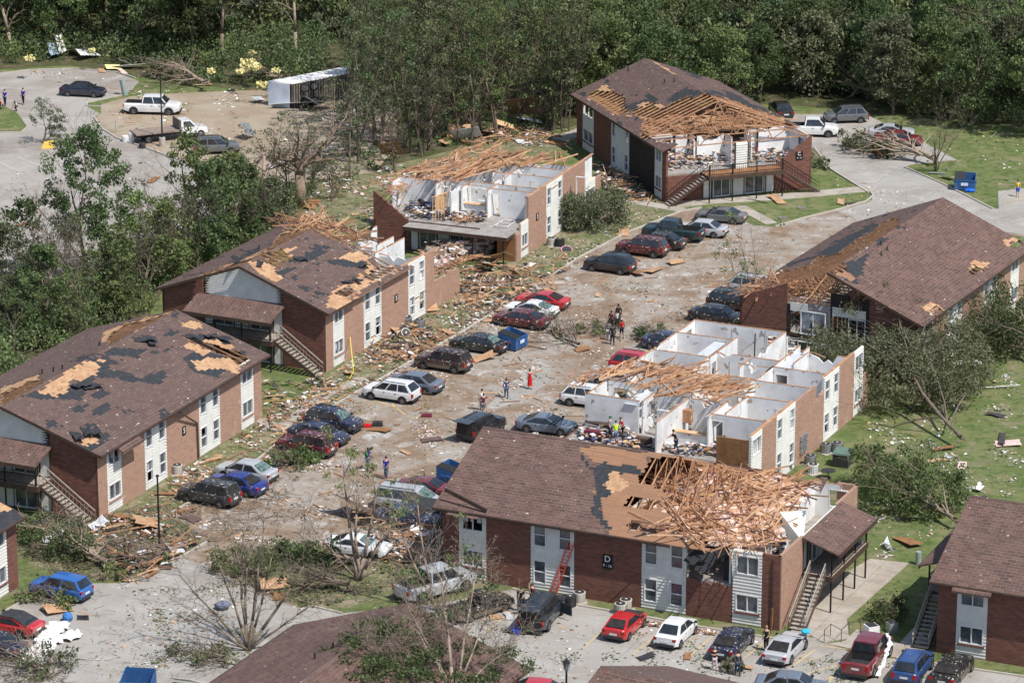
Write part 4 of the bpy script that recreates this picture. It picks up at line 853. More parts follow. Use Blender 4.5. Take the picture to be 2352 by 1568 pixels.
for (u, v, w_, l_) in ((700, 660, 1.2, 3.4), (1330, 770, 1.3, 3), (1900, 370, 1.4, 4.5), (1260, 280, 1.2, 4)):
    a = BR.loc(*Z('C', u, v), 5.0); k = MB(); k.beam((a.x-l_/2, a.y, 4.9), (a.x+l_/2, a.y, 4.9), w_*.8, .05); k.build('ceiling_board', M('grey_board', (.46, .5, .54), (.56, .56, .56), 1), BR.root)
# meters on the broken brick panel
k = MB(); fy = BR.fm('y0')
for i in range(3):
    for j in range(3): k.box(10.1+i*.45, 10.4+i*.45, -.22, -.01, .8+j*.5, 1.15+j*.5)
k.build('electric_meters', GALV, BR.root)
# ---------------------------------------------------------------- block E (right): big roof, left end torn open
BE = Bld((32.5, 277.5), 62.3, 24.8, 15.6, 8.45, 'brick apartment block at the right with maroon shingle roof and ripped open left end')
facade(BE, 'y0', BRICKL, broken=.2); slab(BE); facade(BE, 'yW', BRICK)
gable_end(BE, 'x0', BRICK, roofed=True, wing=4.2, tri=False, upper=False)
z6 = lambda pts: ZP(6, pts)
mb = MB(); mbox(mb, BE.fm('x0'), 4.2, 11.4, -.25, -.2, .1, 7.3-1.9); 
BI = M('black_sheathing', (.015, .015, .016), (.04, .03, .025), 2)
fe = BE.fm('x0'); dk = MB()
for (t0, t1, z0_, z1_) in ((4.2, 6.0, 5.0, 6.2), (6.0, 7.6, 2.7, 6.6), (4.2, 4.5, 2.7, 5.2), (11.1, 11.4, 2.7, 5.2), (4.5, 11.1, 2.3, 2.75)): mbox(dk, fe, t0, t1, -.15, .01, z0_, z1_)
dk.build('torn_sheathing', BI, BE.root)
sg = MB()
for (t0, t1, z0_, z1_) in ((4.5, 7.4, 4.75, 5.5), (9.6, 11.1, 4.7, 5.4)): mbox(sg, fe, t0, t1, -.02, .03, z0_, z1_)
sg.build('siding_scrap', SIDE, BE.root)
st = MB()
for t in (6.2, 6.5, 6.9, 7.3): mbox(st, fe, t, t+.09, -.3, .02, 2.75, 5.0)
st.build('bare_studs', LUM, BE.root)
window(BE.root, fe, 4.5, 6.0, 2.9, 4.7, n=2, broken=2); window(BE.root, fe, 8.0, 10.2, 2.8, 4.8, n=2, broken=1)
iw = MB(); iw.box(2.5, 2.62, 4.3, 11.2, FL, 5.1); iw.build('interior_wall', WHITE, BE.root); iw = MB(); iw.box(.1, 2.5, 7.6, 7.72, FL, 5.0); iw.build('interior_wall', WHITE, BE.root)
PE = [('f', z6([(1130, 240), (1280, 190), (1230, 330), (1200, 390), (1130, 330), (1150, 280)])), ('f', z6([(1310, 120), (1370, 70), (1420, 90), (1340, 125)])), ('f', z6([(1040, 320), (1110, 300), (1210, 340), (1200, 390), (1130, 370)])), ('d', z6([(1040, 325), (1130, 300), (1200, 350), (1170, 370)])), ('f', z6([(1460, 0), (1560, 0), (1540, 20), (1470, 15)])),
      ('o', z6([(1640, 560), (1730, 515), (1790, 560), (1720, 605)])), ('h', z6([(1690, 580), (1760, 545), (1790, 575), (1720, 610)])), ('o', z6([(1960, 290), (2030, 235), (2120, 240), (2060, 300), (1990, 330)])), ('h', z6([(1960, 300), (2020, 262), (2070, 285), (2000, 330)])), ('o', z6([(2210, 100), (2270, 65), (2320, 80), (2240, 130)])), ('h', z6([(2260, 130), (2330, 90), (2351, 120), (2290, 150)])),
      ('h', z6([(1010, 250), (1120, 240), (1150, 290), (1100, 310), (1040, 318), (1050, 350), (1180, 420), (1000, 420)]))]
sE, KE, gE = slope(BE, 'near', PE, mat=SHINGR)
sE2, KE2, gE2 = slope(BE, 'far', [('f', z6([(1400, -30), (1250, 50), (1050, 190), (930, 205), (700, 280), (640, 290), (940, 180), (1100, 80), (1300, -20)])), ('h', z6([(560, 350), (700, 290), (850, 270), (940, 205), (1060, 185), (1250, 60), (1420, -60), (1500, -60), (1480, 60), (1100, 330), (600, 460)])), ('h', z6([(400, 330), (560, 320), (680, 300), (680, 500), (400, 500)]))], mat=SHING)
for x in sorted(trusses(BE, KE, gE, 'near', xr=(0, 8)) | trusses(BE, KE2, gE2, 'far', xr=(0, 24))): truss(BE, x)
fascia(BE, 'near', -.45, 25.2); rake(BE, -.45, 'near'); rake(BE, 25.2, 'near')
lumber(BE, z6([(500, 340), (700, 380), (860, 400), (1040, 420), (1000, 460), (780, 450), (440, 430)]), 5.2, 6.2, 60, 40, 1.5, 4.5, tilt=.3)
for v_ in ((1408, 160), (1367, 195), (1365, 125)): vent(BE, *Z(6, *v_))
# ---------------------------------------------------------------- block C (upper right): open front with balcony and twin stairs
BC = Bld((28.77, 337.9), 110, 23.6, 15.1, 8.15, 'dark brick apartment block with its front torn off above a balcony with twin staircases')
zA = lambda pts: ZP('A', pts)
fc = [('b', 0, .04), ('w', .04, .12), ('b', .12, .40), ('n', .40, .60), ('b', .60, .80), ('w', .80, .93), ('b', .93, 1)]
facade(BC, 'yW', BRICK, broken=.2, frac=fc, skip=(2,)); slab(BC); facade(BC, 'y0', BRICKL, tops={0: (3.2, 5.0), 1: 5.2})
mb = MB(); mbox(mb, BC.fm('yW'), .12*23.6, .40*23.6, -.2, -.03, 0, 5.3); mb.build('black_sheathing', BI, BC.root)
gable_end(BC, 'x0', BRICK, roofed=False, upper=False, wing=3.8, wings=('diagL', 'low'))
porch(BC, 'x0', 3.7, 11.5, 1.9, roof=False, stairs=(1, 1), metal=True, floorm=PLYW)
fx = BC.fm('x0')
sd_ = laps(BC.root, fx, 6.7, 7.9, FL, 5.2, [])
mb = MB(); mbox(mb, fx, 6.6, 6.69, -.2, .02, FL, 5.2); mbox(mb, fx, 7.91, 8.0, -.2, .02, FL, 5.2); mb.build('dark_trim', TRIMB, BC.root)
WA = [((1755, 700), (2060, 675), ()), ((2060, 675), (2225, 775), ((2.2, 1.2, .9, 2),)), ((1445, 755), (1535, 785), ()), ((770, 755), (1000, 750), ((1.4, .8, 0, 2.05),)), ((1010, 760), (1120, 755), ()), ((1120, 755), (1200, 770), ((.2, .85, 0, 2.05),)), ((1620, 715), (1710, 750), ()), ((1650, 690), (1755, 700), ()), ((1200, 770), (1450, 755), ()), ((660, 745), (770, 755), ())]
for a, c, dr in WA: iwall(BC, *Z('A', *a), *Z('A', *c), doors=dr)
sofa = MB(); a = BC.loc(*Z('A', 1850, 920), FL)
PLAID = brick_mat('red_plaid', (.33, .05, .05), (.22, .035, .04), (.5, .35, .3), w=.3, h=.3, m_=.03)
tl = empty('sofa', BC.mw @ Vector((a.x+.3, a.y, FL)), BC.az, 'red plaid sofa left standing on the open upper floor', 'sofa')
sofa.box(-.4, .5, -1.1, 1.1, .02, .45); sofa.build('seat', PLAID, tl); s2 = MB(); s2.box(.35, .6, -1.1, 1.1, .452, .95); s2.build('backrest', PLAID, tl)
for s_ in (-1, 1): s2 = MB(); s2.box(-.4, .6, min(s_*1.1, s_*1.3), max(s_*1.1, s_*1.3), .02, .65); s2.build('armrest', PLAID, tl)
PC = [('f', zA([(990, 420), (1100, 350), (1250, 380), (1240, 400), (1000, 470), (940, 470)])), ('f', zA([(540, 500), (640, 480), (820, 420), (850, 450), (780, 470), (600, 550)])), ('f', zA([(740, 430), (800, 410), (850, 440), (780, 460)])), ('f', zA([(370, 300), (390, 265), (420, 280), (400, 320)])), ('o', zA([(300, 380), (350, 310), (390, 320), (460, 370), (380, 400)])), ('o', zA([(670, 500), (760, 455), (840, 470), (940, 500), (890, 530), (800, 480), (690, 520)])), ('f', zA([(140, 400), (200, 390), (190, 430)])), ('f', zA([(600, 420), (680, 390), (660, 410)])), ('f', zA([(830, 190), (860, 180), (850, 195)])),
      ('h', zA([(210, 400), (300, 375), (470, 370), (570, 440), (560, 500), (620, 560), (500, 610), (380, 520), (230, 440)])), ('h', zA([(620, 555), (800, 465), (900, 530), (960, 490), (1250, 395), (1400, 400), (1400, 900), (700, 800), (720, 640), (640, 590)]))]
sC, KC, gC = slope(BC, 'far', PC, extra=lambda x, y, k: 'h' if x < 3.9 and y > 1.6 else k)
sC2, KC2, gC2 = slope(BC, 'near', [('o', zA([(770, 85), (900, 140), (1080, 260), (1020, 255), (870, 160)])), ('f', zA([(1000, 145), (1160, 180), (1280, 275), (1170, 250)])), ('f', zA([(1240, 360), (1400, 380), (1500, 420), (2000, 600), (1900, 600), (1500, 470), (1260, 400)])), ('f', zA([(1420, 355), (1600, 420), (1700, 500), (1500, 440)])), ('h', zA([(1250, 392), (1500, 440), (1750, 540), (1980, 610), (2300, 900), (1000, 900), (1100, 420)]))], extra=lambda x, y, k: 'h' if x < 3.9+.5*noise.noise(Vector((y, 2, 2))) else k)
xc = trusses(BC, KC, gC, 'far') | trusses(BC, KC2, gC2, 'near')
for x in sorted(xc):
    if x > 4.3 or R.random() < .35: truss(BC, x, lean=-.35 if x < 5 else 0, drop=.2 if x < 4 else 0, near=x > 4 or R.random() < .3, far=x > 4)
lumber(BC, zA([(680, 600), (860, 600), (1250, 520), (1500, 480), (1780, 560), (2000, 620), (1750, 690), (1500, 720), (1200, 750), (700, 740)]), 5.2, 5.7, 85, 50, 2, 5, az=1.35, spread=.45, tilt=.09, w=.065, h=.11)
fascia(BC, 'far', 2, 24, gutter=False); rake(BC, 24.0, 'near'); rake(BC, 24.0, 'far')
for v_ in ((915, 300), (1000, 290), (588, 190)): vent(BC, *Z('A', *v_), side='far')
# C number board on the corner above the right stair
sign(BC, 'x0', 1.3, 3.35, [('C', .2, .5), ('9 - 16', -.2, .2)], w=.75, h=.8)
# ---------------------------------------------------------------- blocks F, G (right and left edges) and the near roofs H, I
BF = Bld((34.9, 227.6), -24.6, 25, 15.4, 8.3, 'undamaged brick apartment block cut off by the right edge')
_p = at(2150, 1497); BF.root.location = (_p.x, _p.y, 0)
BF = BF; BF.O = Vector((_p.x, _p.y, 0)); BF.mw = Matrix.Translation(BF.O) @ Matrix.Rotation(BF.az, 4, 'Z'); BF.inv = BF.mw.inverted()
facade(BF, 'y0', BRICK, broken=.1); gable_end(BF, 'x0', BRICK); facade(BF, 'yW', BRICK); slope(BF, 'near', [], mat=SHINGR); slope(BF, 'far', [], mat=SHINGR)
fascia(BF, 'near', -.45, 25); rake(BF, -.45, 'near'); rake(BF, -.45, 'far'); ridge_cap(BF, -.45, 25); slab(BF)
porch(BF, 'x0', 3.9, 11.5, 2.0, roof=True, stairs=(1, 0), metal=False)
cr = MB(); cr.hexa([(1.2, -1.0, 4.78), (3.8, -1.0, 4.78), (3.8, -.5, 5.02), (1.2, -.5, 5.02), (1.2, -1.0, 4.9), (3.8, -1.0, 4.9), (3.8, -.5, 5.14), (1.2, -.5, 5.14)]); cr.build('window_canopy', SHINGR, BF.root)
_p = at(43, 1347); d_ = Vector((math.cos(rad(66)), math.sin(rad(66)), 0)); _o = _p-d_*25
BG = Bld((_o.x, _o.y), 66, 25, 15.3, 7.9, 'corner of a brick apartment block at the lower left edge, boards bare on its roof')
facade(BG, 'y0', BRICK, broken=.1); gable_end(BG, 'xL', BRICK); slab(BG)
sG, KG, gG = slope(BG, 'near', [('f', ZP(7, [(-100, 300), (140, 385), (140, 480), (-100, 560)])), ('o', ZP(7, [(-50, 300), (60, 330), (100, 375), (0, 400), (-60, 420)])), ('h', ZP(7, [(-200, 100), (60, 260), (0, 330), (-100, 340)]))])
slope(BG, 'far', []); fascia(BG, 'near', -.45, 25.4); rake(BG, 25.45, 'near')
for x in sorted(trusses(BG, KG, gG, 'near')): truss(BG, x)
# H: far right eave corner and apex known
_c = at(1217, 1535, 5.1); az_ = rad(64); dx = Vector((math.cos(az_), math.sin(az_), 0)); dy = Vector((-dx.y, dx.x, 0)); _o = _c-dx*25.5+dy*.55
BH = Bld((_o.x, _o.y), 64, 25, 15.3, 8.0, 'plum coloured shingle roof in the bottom foreground with a broken tree lying across it')
slope(BH, 'near', [], mat=SHINGR); slope(BH, 'far', [], mat=SHINGR); ridge_cap(BH, -.4, 25.4); fascia(BH, 'near', -.4, 25.4); fascia(BH, 'far', -.4, 25.4); rake(BH, 25.45, 'near'); rake(BH, 25.45, 'far')
facade(BH, 'y0', BRICK); facade(BH, 'yW', BRICK); gable_end(BH, 'xL', BRICK); slab(BH)
for v_ in ((895, 410), (772, 480)): vent(BH, 459.4+.3418*v_[0], 1349.4+.3418*v_[1], side='far')
_c = at(1380, 1530, 8.0); az_ = rad(-32); dx = Vector((math.cos(az_), math.sin(az_), 0)); dy = Vector((-dx.y, dx.x, 0)); _o = _c+dx*.45-dy*7.6
BI_ = Bld((_o.x, _o.y), -32, 24, 15.2, 8.0, 'brown shingle roof ridge at the bottom edge right of the street lantern')
slope(BI_, 'near', [], mat=SHINGR); slope(BI_, 'far', [], mat=SHING); ridge_cap(BI_, -.4, 24.4); facade(BI_, 'y0', BRICK); facade(BI_, 'yW', BRICK); gable_end(BI_, 'x0', BRICK); slab(BI_)
# ================================================================ vehicles
SPECK = (.50, .44, .34)
def paint(name, c, dirt=0, **k):
    n = 'paint_'+name+('_dirty' if dirt else '')
    return M(n, c, tuple(x*.80+q for x, q in zip(c, (.035, .030, .022))), 1.6, rough=.28, coat=.8 if not dirt else .35, spec=.5, specks=((SPECK, 5.5, .75-.13*dirt) if dirt else None))
WHEEL_ME = {}
def wheel_meshes(r, w=.22):
    k = round(r, 2)
    if k not in WHEEL_ME:
        t = MB(); n = 18
        prof = [(-w/2, r*.62), (-w/2, r*.93), (-w/2+.03, r), (w/2-.03, r), (w/2, r*.93), (w/2, r*.62)]
        for a in range(n):
            a0, a1 = 2*PI*a/n, 2*PI*(a+1)/n
            for (y0, r0), (y1, r1) in zip(prof, prof[1:]):
                t.quad((r0*math.cos(a0), y0, r0*math.sin(a0)), (r0*math.cos(a1), y0, r0*math.sin(a1)), (r1*math.cos(a1), y1, r1*math.sin(a1)), (r1*math.cos(a0), y1, r1*math.sin(a0)))
        q = MB()
        for sgn in (-1, 1):
            y = sgn*(w/2-.035)
            q.tube((0, y-.01, 0), (0, y+.01, 0), r*.16, r*.16, 10)
            for a in range(n): a0, a1 = 2*PI*a/n, 2*PI*(a+1)/n; q.quad(*[(rr*math.cos(aa), y+sgn*.02, rr*math.sin(aa)) for rr, aa in ((r*.52, a0), (r*.52, a1), (r*.63, a1), (r*.63, a0))])
            for s in range(5):
                a0 = 2*PI*s/5; q.beam((0, y, 0), (r*.55*math.cos(a0), y+sgn*.012, r*.55*math.sin(a0)), .03, r*.2, up=(0, 1, 0))
        q2 = MB()
        WHEEL_ME[k] = (t.mesh('wheel', TYRE, True), q.mesh('rim', RIM))
    return WHEEL_ME[k]
# side profiles: (x from rear 0..1 of length, hood/belt height), cabin corners
TYPES = {
 'sedan':  dict(L=4.75, W=1.80, belt=.92, roof=1.43, wr=.33, hood=.86, trunk=.96, cab=(.13, .30, .60, .76), ax=(.20, .81), nwin=2),
 'coupe':  dict(L=4.65, W=1.80, belt=.90, roof=1.33, wr=.34, hood=.86, trunk=.93, cab=(.12, .33, .55, .74), ax=(.21, .81), nwin=1),
 'compact': dict(L=4.30, W=1.69, belt=.92, roof=1.46, wr=.30, hood=.86, trunk=.98, cab=(.14, .29, .62, .80), ax=(.20, .82), nwin=2),
 'suv':    dict(L=4.60, W=1.84, belt=1.08, roof=1.72, wr=.37, hood=1.03, trunk=1.08, cab=(.015, .085, .60, .74), ax=(.19, .81), nwin=3),
 'crossover': dict(L=4.50, W=1.82, belt=1.04, roof=1.64, wr=.35, hood=.99, trunk=1.05, cab=(.02, .13, .60, .77), ax=(.19, .81), nwin=3),
 'bigsuv': dict(L=5.15, W=2.0, belt=1.15, roof=1.90, wr=.40, hood=1.12, trunk=1.15, cab=(.012, .06, .64, .76), ax=(.21, .81), nwin=3),
 'hatch':  dict(L=4.25, W=1.72, belt=.92, roof=1.38, wr=.31, hood=.85, trunk=.97, cab=(.06, .24, .56, .72), ax=(.19, .81), nwin=1),
 'retro':  dict(L=4.29, W=1.70, belt=1.02, roof=1.60, wr=.33, hood=.98, trunk=1.02, cab=(.02, .12, .62, .74), ax=(.19, .82), nwin=2),
 'minivan': dict(L=4.95, W=1.94, belt=1.05, roof=1.74, wr=.34, hood=.98, trunk=1.05, cab=(.012, .05, .66, .86), ax=(.19, .82), nwin=3),
 'pickup': dict(L=5.6, W=1.98, belt=1.18, roof=1.90, wr=.40, hood=1.12, trunk=1.16, cab=(.385, .41, .66, .76), ax=(.20, .82), nwin=1, bed=True),
 'crewcab': dict(L=5.9, W=2.0, belt=1.20, roof=1.94, wr=.42, hood=1.14, trunk=1.18, cab=(.34, .36, .68, .78), ax=(.19, .82), nwin=2, bed=True),
 'smallpickup': dict(L=5.0, W=1.74, belt=.98, roof=1.55, wr=.33, hood=.92, trunk=.96, cab=(.42, .45, .66, .77), ax=(.20, .82), nwin=1, bed=True),
}
BODY_ME = {}
def car_body(ty, pm, trim=None):
    T = TYPES[ty]; L, W = T['L'], T['W']; hw = W/2; zb = .28 if T['roof'] > 1.6 else .20
    key = (ty, pm.name, trim.name if trim else '')
    if key in BODY_ME: return BODY_ME[key]
    c0, c1, c2, c3 = [k*L for k in T['cab']]; mb = MB(); bed = T.get('bed')
    def top(x):
        if x < c0: return T['trunk'] if not bed else T['belt']
        if x < c3: return T['belt']
        f = (x-c3)/(L-c3); return T['belt']+(T['hood']-T['belt'])*min(1, f*1.5)-(.10*max(0, f-.72)/.28)
    def hwid(x):
        f = x/L; return hw*(1-.10*max(0, (.06-f)/.06)-.16*max(0, (f-.88)/.12)**1.5)
    xs = sorted({0, .03*L, .1*L, .2*L, .3*L, .4*L, .5*L, .6*L, .7*L, .8*L, .88*L, .93*L, .97*L, L, c0, c3})
    xs = [x for i, x in enumerate(xs) if i == 0 or x-xs[i-1] > .03]
    rings = []
    for x in xs:
        w = hwid(x); t = top(x); b = zb+(.12 if x < .05*L or x > .95*L else 0); e = .07 if (x < .02*L or x > .985*L) else 0
        t -= e*1.2
        ring = [(w*.80, b), (w*.97, b+.07), (w, b+(t-b)*.45), (w*.985, t-.16), (w*.94, t-.04), (w*.82, t+.012), (w*.35, t+.035)]
        rings.append([(x-L/2, -p, z) for p, z in ring]+[(x-L/2, p, z) for p, z in reversed(ring)])
    n = len(rings[0]); base = len(mb.v)
    for r_ in rings: mb.v += r_
    for i in range(len(rings)-1):
        for k in range(n):
            if bed and k in (5, 6, 7) and xs[i] < c0-.05 and xs[i] > .01*L: continue
            l = (k+1) % n; mb.f.append((base+i*n+k, base+(i+1)*n+k, base+(i+1)*n+l, base+i*n+l)); mb.m.append(1 if (trim and k in (0, 1, 11, 12)) else (2 if k == 13 else 0))
    mb.f.append(tuple(base+k for k in range(n))[::-1]); mb.m.append(0); i = base+(len(rings)-1)*n; mb.f.append(tuple(i+k for k in range(n))); mb.m.append(0)
    # cabin shell
    B, Rf = T['belt']+.0, T['roof']; wb, wt = hw*.93, hw*.74
    def P(x, w, z): return (x-L/2, w, z)
    cab = [P(c0, wb, B), P(c1, wt, Rf-.03), P((c1+c2)/2, wt*1.0, Rf+.0), P(c2, wt, Rf-.04), P(c3, wb*.97, B)]
    lft = cab; rgt = [(x, -y, z) for x, y, z in cab]; mid = [(x, 0, z+(.035 if z > B+.1 else 0)) for x, y, z in cab]
    for i in range(4):
        mb.quad(rgt[i], rgt[i+1], mid[i+1], mid[i]); mb.quad(mid[i], mid[i+1], lft[i+1], lft[i])
    mb.quad(*[(x, y, z) for x, y, z in lft]); mb.quad(*rgt[::-1])
    # wheel arches: dark recesses
    for ax in T['ax']:
        for s in (-1, 1):
            cx = ax*L-L/2; r = T['wr']*1.16; k = 14; pts = []
            for j in range(k+1):
                a = PI*j/k; pts.append((cx+r*math.cos(a), s*(hw*1.004), T['wr']+r*math.sin(a)*.96))
            pts = [(cx+r, s*hw*1.004, zb)]+pts+[(cx-r, s*hw*1.004, zb)]
            mb.quad(*pts, m=2)
    if bed:
        x0, x1 = .025*L-L/2, c0-.03-L/2; z0 = zb+.42; w = hw*.80; zt = T['belt']-.01
        mb.quad((x0, -w, z0), (x1, -w, z0), (x1, w, z0), (x0, w, z0), m=2)
        for a, b_ in (((x0, -w), (x1, -w)), ((x1, -w), (x1, w)), ((x1, w), (x0, w)), ((x0, w), (x0, -w))): mb.quad((*a, z0), (*b_, z0), (*b_, zt+.02), (*a, zt+.02), m=2)
    BODY_ME[key] = mb.mesh('body', [pm, trim or pm, PLAST]); return BODY_ME[key]
PART_ME = {}
def car_parts(ty, broken=()):
    key = (ty, tuple(sorted(broken)))
    if key in PART_ME: return PART_ME[key]
    T = TYPES[ty]; L, W = T['L'], T['W']; hw = W/2; c0, c1, c2, c3 = [k*L for k in T['cab']]; B, Rf = T['belt'], T['roof']; wb, wt = hw*.93, hw*.74; out = []
    def P(x, w, z): return Vector((x-L/2, w, z))
    def pane(name, pts, mat, push):
        c = sum(pts, Vector())/len(pts); v = (pts[1]-pts[0]).cross(pts[2]-pts[0]).normalized()
        if v.dot(c-Vector((c.x*.5, 0, .9))) < 0: v = -v
        mb = MB(); q = [c+(p-c)*.88+v*push for p in pts]; r = [c+(p-c)*.88+v*(push-.05) for p in pts]
        mb.quad(*q); 
        for i in range(len(q)): mb.quad(q[i], r[i], r[(i+1) % len(q)], q[(i+1) % len(q)])
        out.append((name, mb.mesh(name, mat)))
    brk = M('shattered_glass', (.16, .24, .22), (.03, .04, .04), 4, rough=.3)
    hole = M('broken_out_window', (.012, .012, .012), (.035, .03, .028), 3)
    gl = lambda k: hole if k in broken else (brk if k+'_cracked' in broken else CAR_GLASS)
    pane('windshield', [P(c3, wb*.93, B+.02), P(c3, -wb*.93, B+.02), P(c2, -wt*.95, Rf-.05), P(c2, wt*.95, Rf-.05)], gl('front'), .05)
    pane('rear_window', [P(c0, -wb*.93, B+.02), P(c0, wb*.93, B+.02), P(c1, wt*.95, Rf-.04), P(c1, -wt*.95, Rf-.04)], gl('rear'), .05)
    n = T['nwin']
    f0b, f1b = c0+(c1-c0)*.28+.03, c3-(c3-c2)*.12; f0t, f1t = c1+.06, c2-.04
    for s in (-1, 1):
        for i in range(n):
            g = .035
            a, b_ = i/n, (i+1)/n; zb_ = B+.03; zt_ = Rf-.07; yb, yt = wb*.995, wt*1.02
            pts = [P(f0b+(f1b-f0b)*a+g, s*yb, zb_), P(f0b+(f1b-f0b)*b_-g, s*yb, zb_), P(f0t+(f1t-f0t)*b_-g, s*yt, zt_), P(f0t+(f1t-f0t)*a+g, s*yt, zt_)]
            c = sum(pts, Vector())/4; mb = MB(); v = Vector((0, s, .3)).normalized(); q = [c+(p-c)*.97+v*.015 for p in pts]; r = [c+(p-c)*.97 for p in pts]; mb.quad(*q)
            for k in range(4): mb.quad(q[k], r[k], r[(k+1) % 4], q[(k+1) % 4])
            out.append(('side_window', mb.mesh('side_window', hole if ('side' in broken and i < max(1, n-1)) else CAR_GLASS)))
    tz = T['trunk'] if not T.get('bed') else T['belt']
    for s in (-1, 1):
        tall = T['roof'] > 1.6
        mb = MB(); mb.box(-L/2-.012, -L/2+.10, min(s*hw*.66, s*hw*.93), max(s*hw*.66, s*hw*.93), tz-(.42 if tall else .26), tz-.08); out.append(('taillight', mb.mesh('taillight', TAIL)))
        mb = MB(); x = L/2; mb.hexa([(x-.26, s*hw*.86, .55), (x-.005, s*hw*.52, .55), (x-.03, s*hw*.50, .72), (x-.28, s*hw*.84, .74), (x-.26, s*hw*.90, .57), (x+.012, s*hw*.60, .55), (x+.0, s*hw*.60, .70), (x-.24, s*hw*.90, .74)]); out.append(('headlight', mb.mesh('headlight', HEADL)))
        mb = MB(); mb.box(c3-L/2-.22, c3-L/2-.04, min(s*hw, s*(hw+.17)), max(s*hw, s*(hw+.17)), B+.02, B+.16); out.append(('mirror', mb.mesh('mirror', PLAST)))
        mb = MB()
        for i in range(max(1, min(2, n))): x = c0+(c3-c0)*(.38+.30*i)-L/2; mb.box(x, x+.14, min(s*hw*.99, s*(hw+.02)), max(s*hw*.99, s*(hw+.02)), B-.2, B-.165)
        out.append(('door_handle', mb.mesh('door_handle', PLAST)))
    mb = MB(); mb.box(-L/2-.02, -L/2+.03, -.26, .26, tz-.42, tz-.29); out.append(('number_plate', mb.mesh('number_plate', PLATEM)))
    mb = MB(); mb.box(L/2-.07, L/2-.005, -hw*.45, hw*.45, .48, .66); out.append(('grille', mb.mesh('grille', PLAST)))
    for x, nm in ((-L/2, 'bumper'), (L/2, 'bumper')):
        mb = MB(); s = -1 if x < 0 else 1; mb.box(min(x-s*.02, x+s*.05), max(x-s*.02, x+s*.05), -hw*.80, hw*.80, .30, .50); out.append((nm, mb.mesh(nm, None if False else PLAST)))
    if T['roof'] > 1.6 and not T.get('bed'):
        for s in (-1, 1): mb = MB(); mb.beam((c1-L/2+.1, s*wt*.86, Rf+.05), (c2-L/2-.15, s*wt*.86, Rf+.05), .04, .05); out.append(('roof_rail', mb.mesh('roof_rail', PLAST)))
    PART_ME[key] = out; return out
VEH = []
def vehicle(name, ty, pm, label, cat, bbox=None, az=0, loc=None, broken=(), group='cars parked among the debris', trim=None, roll=0, opened=(), soft=None, sc=1):
    """bbox = (u0, u1, v_bottom) in the photograph; the footprint is fitted to it"""
    T = TYPES[ty]; L, W = T['L'], T['W']; a = rad(az)
    if loc is None:
        u0, u1, vb = bbox; p = at((u0+u1)/2, vb-12)
        for _ in range(14):
            q = [px((p.x+math.cos(a)*x-math.sin(a)*y, p.y+math.sin(a)*x+math.cos(a)*y, z)) for x in (-L*.49, L*.49) for y in (-W*.47, W*.47) for z in (.06, .8)]
            gu = (min(k[0] for k in q)+max(k[0] for k in q))/2; gv = max(k[1] for k in q); u, v = px(p); p = at(u+(u0+u1)/2-gu, v+vb-gv)
        if False: print(label, 'width', max(k[0] for k in q)-min(k[0] for k in q), u1-u0)
        loc = p
    r = empty(name, (loc[0], loc[1], loc[2] if len(loc) > 2 else 0), a, label, cat, group); r.rotation_euler.x = rad(roll)
    def add(nm, me, par=r):
        o = bpy.data.objects.new(nm, me); SC.collection.objects.link(o); o.parent = par; return o
    add('body', car_body(ty, pm, trim))
    for nm, me in car_parts(ty, broken):
        if soft and nm in ('side_window',) : pass
        add(nm, me)
    wm, rm = wheel_meshes(T['wr'])
    for ax in T['ax']:
        for s in (-1, 1):
            w = add('wheel', wm); w.location = (ax*L-L/2, s*(W/2-.095), T['wr']); q = add('rim', rm, w)
    hw = W/2
    if 'hatch' in opened:
        c1 = T['cab'][1]*L-L/2; mb = MB(); mb.hexa([(c1-.95, -hw*.8, T['roof']+.02), (c1, -hw*.72, T['roof']-.02), (c1, hw*.72, T['roof']-.02), (c1-.95, hw*.8, T['roof']+.02), (c1-.97, -hw*.8, T['roof']+.08), (c1, -hw*.72, T['roof']+.06), (c1, hw*.72, T['roof']+.06), (c1-.97, hw*.8, T['roof']+.08)]); mb.build('tailgate', pm, r)
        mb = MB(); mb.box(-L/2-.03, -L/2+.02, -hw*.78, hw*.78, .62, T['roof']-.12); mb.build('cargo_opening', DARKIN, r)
    if 'doors' in opened:
        for s in (-1, 1):
            for fx in (.60,) if s > 0 else (.60, ):
                x = fx*L-L/2+.55; an = rad(62)*s; h = Vector((x, s*hw, 0)); d = Vector((-math.cos(an), s*math.sin(abs(an)), 0)); e = h+d*1.05
                mb = MB(); mb.beam(h+Vector((0, 0, .78)), e+Vector((0, 0, .78)), .07, .72); 
                f = MB(); f.beam(h+Vector((0, 0, 1.15)), h+d*.25+Vector((0, 0, 1.75)), .05, .05); f.beam(h+d*.25+Vector((0, 0, 1.75)), e+Vector((0, 0, 1.75)), .05, .05); f.beam(e+Vector((0, 0, 1.75)), e+Vector((0, 0, 1.15)), .05, .05)
                dr = mb.build('door', pm, r); f.build('window_frame', pm, dr)
    VEH.append(r); return r
G_L = 'cars nosed in along the left side of the street'; G_R = 'cars along the right side of the street'; G_F = 'cars parked in front of the orange ladder block'; G_U = 'vehicles by the far lots'
bk = paint('black', (.012, .012, .014), 1); bk0 = paint('black', (.012, .012, .014)); nv = paint('navy', (.012, .02, .055), 1); mr = paint('maroon', (.10, .008, .014), 1); mr0 = paint('maroon', (.17, .010, .018))
wh = paint('white', (.80, .80, .79)); sv = paint('silver', (.42, .44, .46), .6); sv0 = paint('silver', (.46, .48, .50)); gy = paint('grey', (.12, .125, .13)); gyb = paint('slate', (.13, .16, .21), .6); dg = paint('charcoal', (.035, .038, .045), 1)
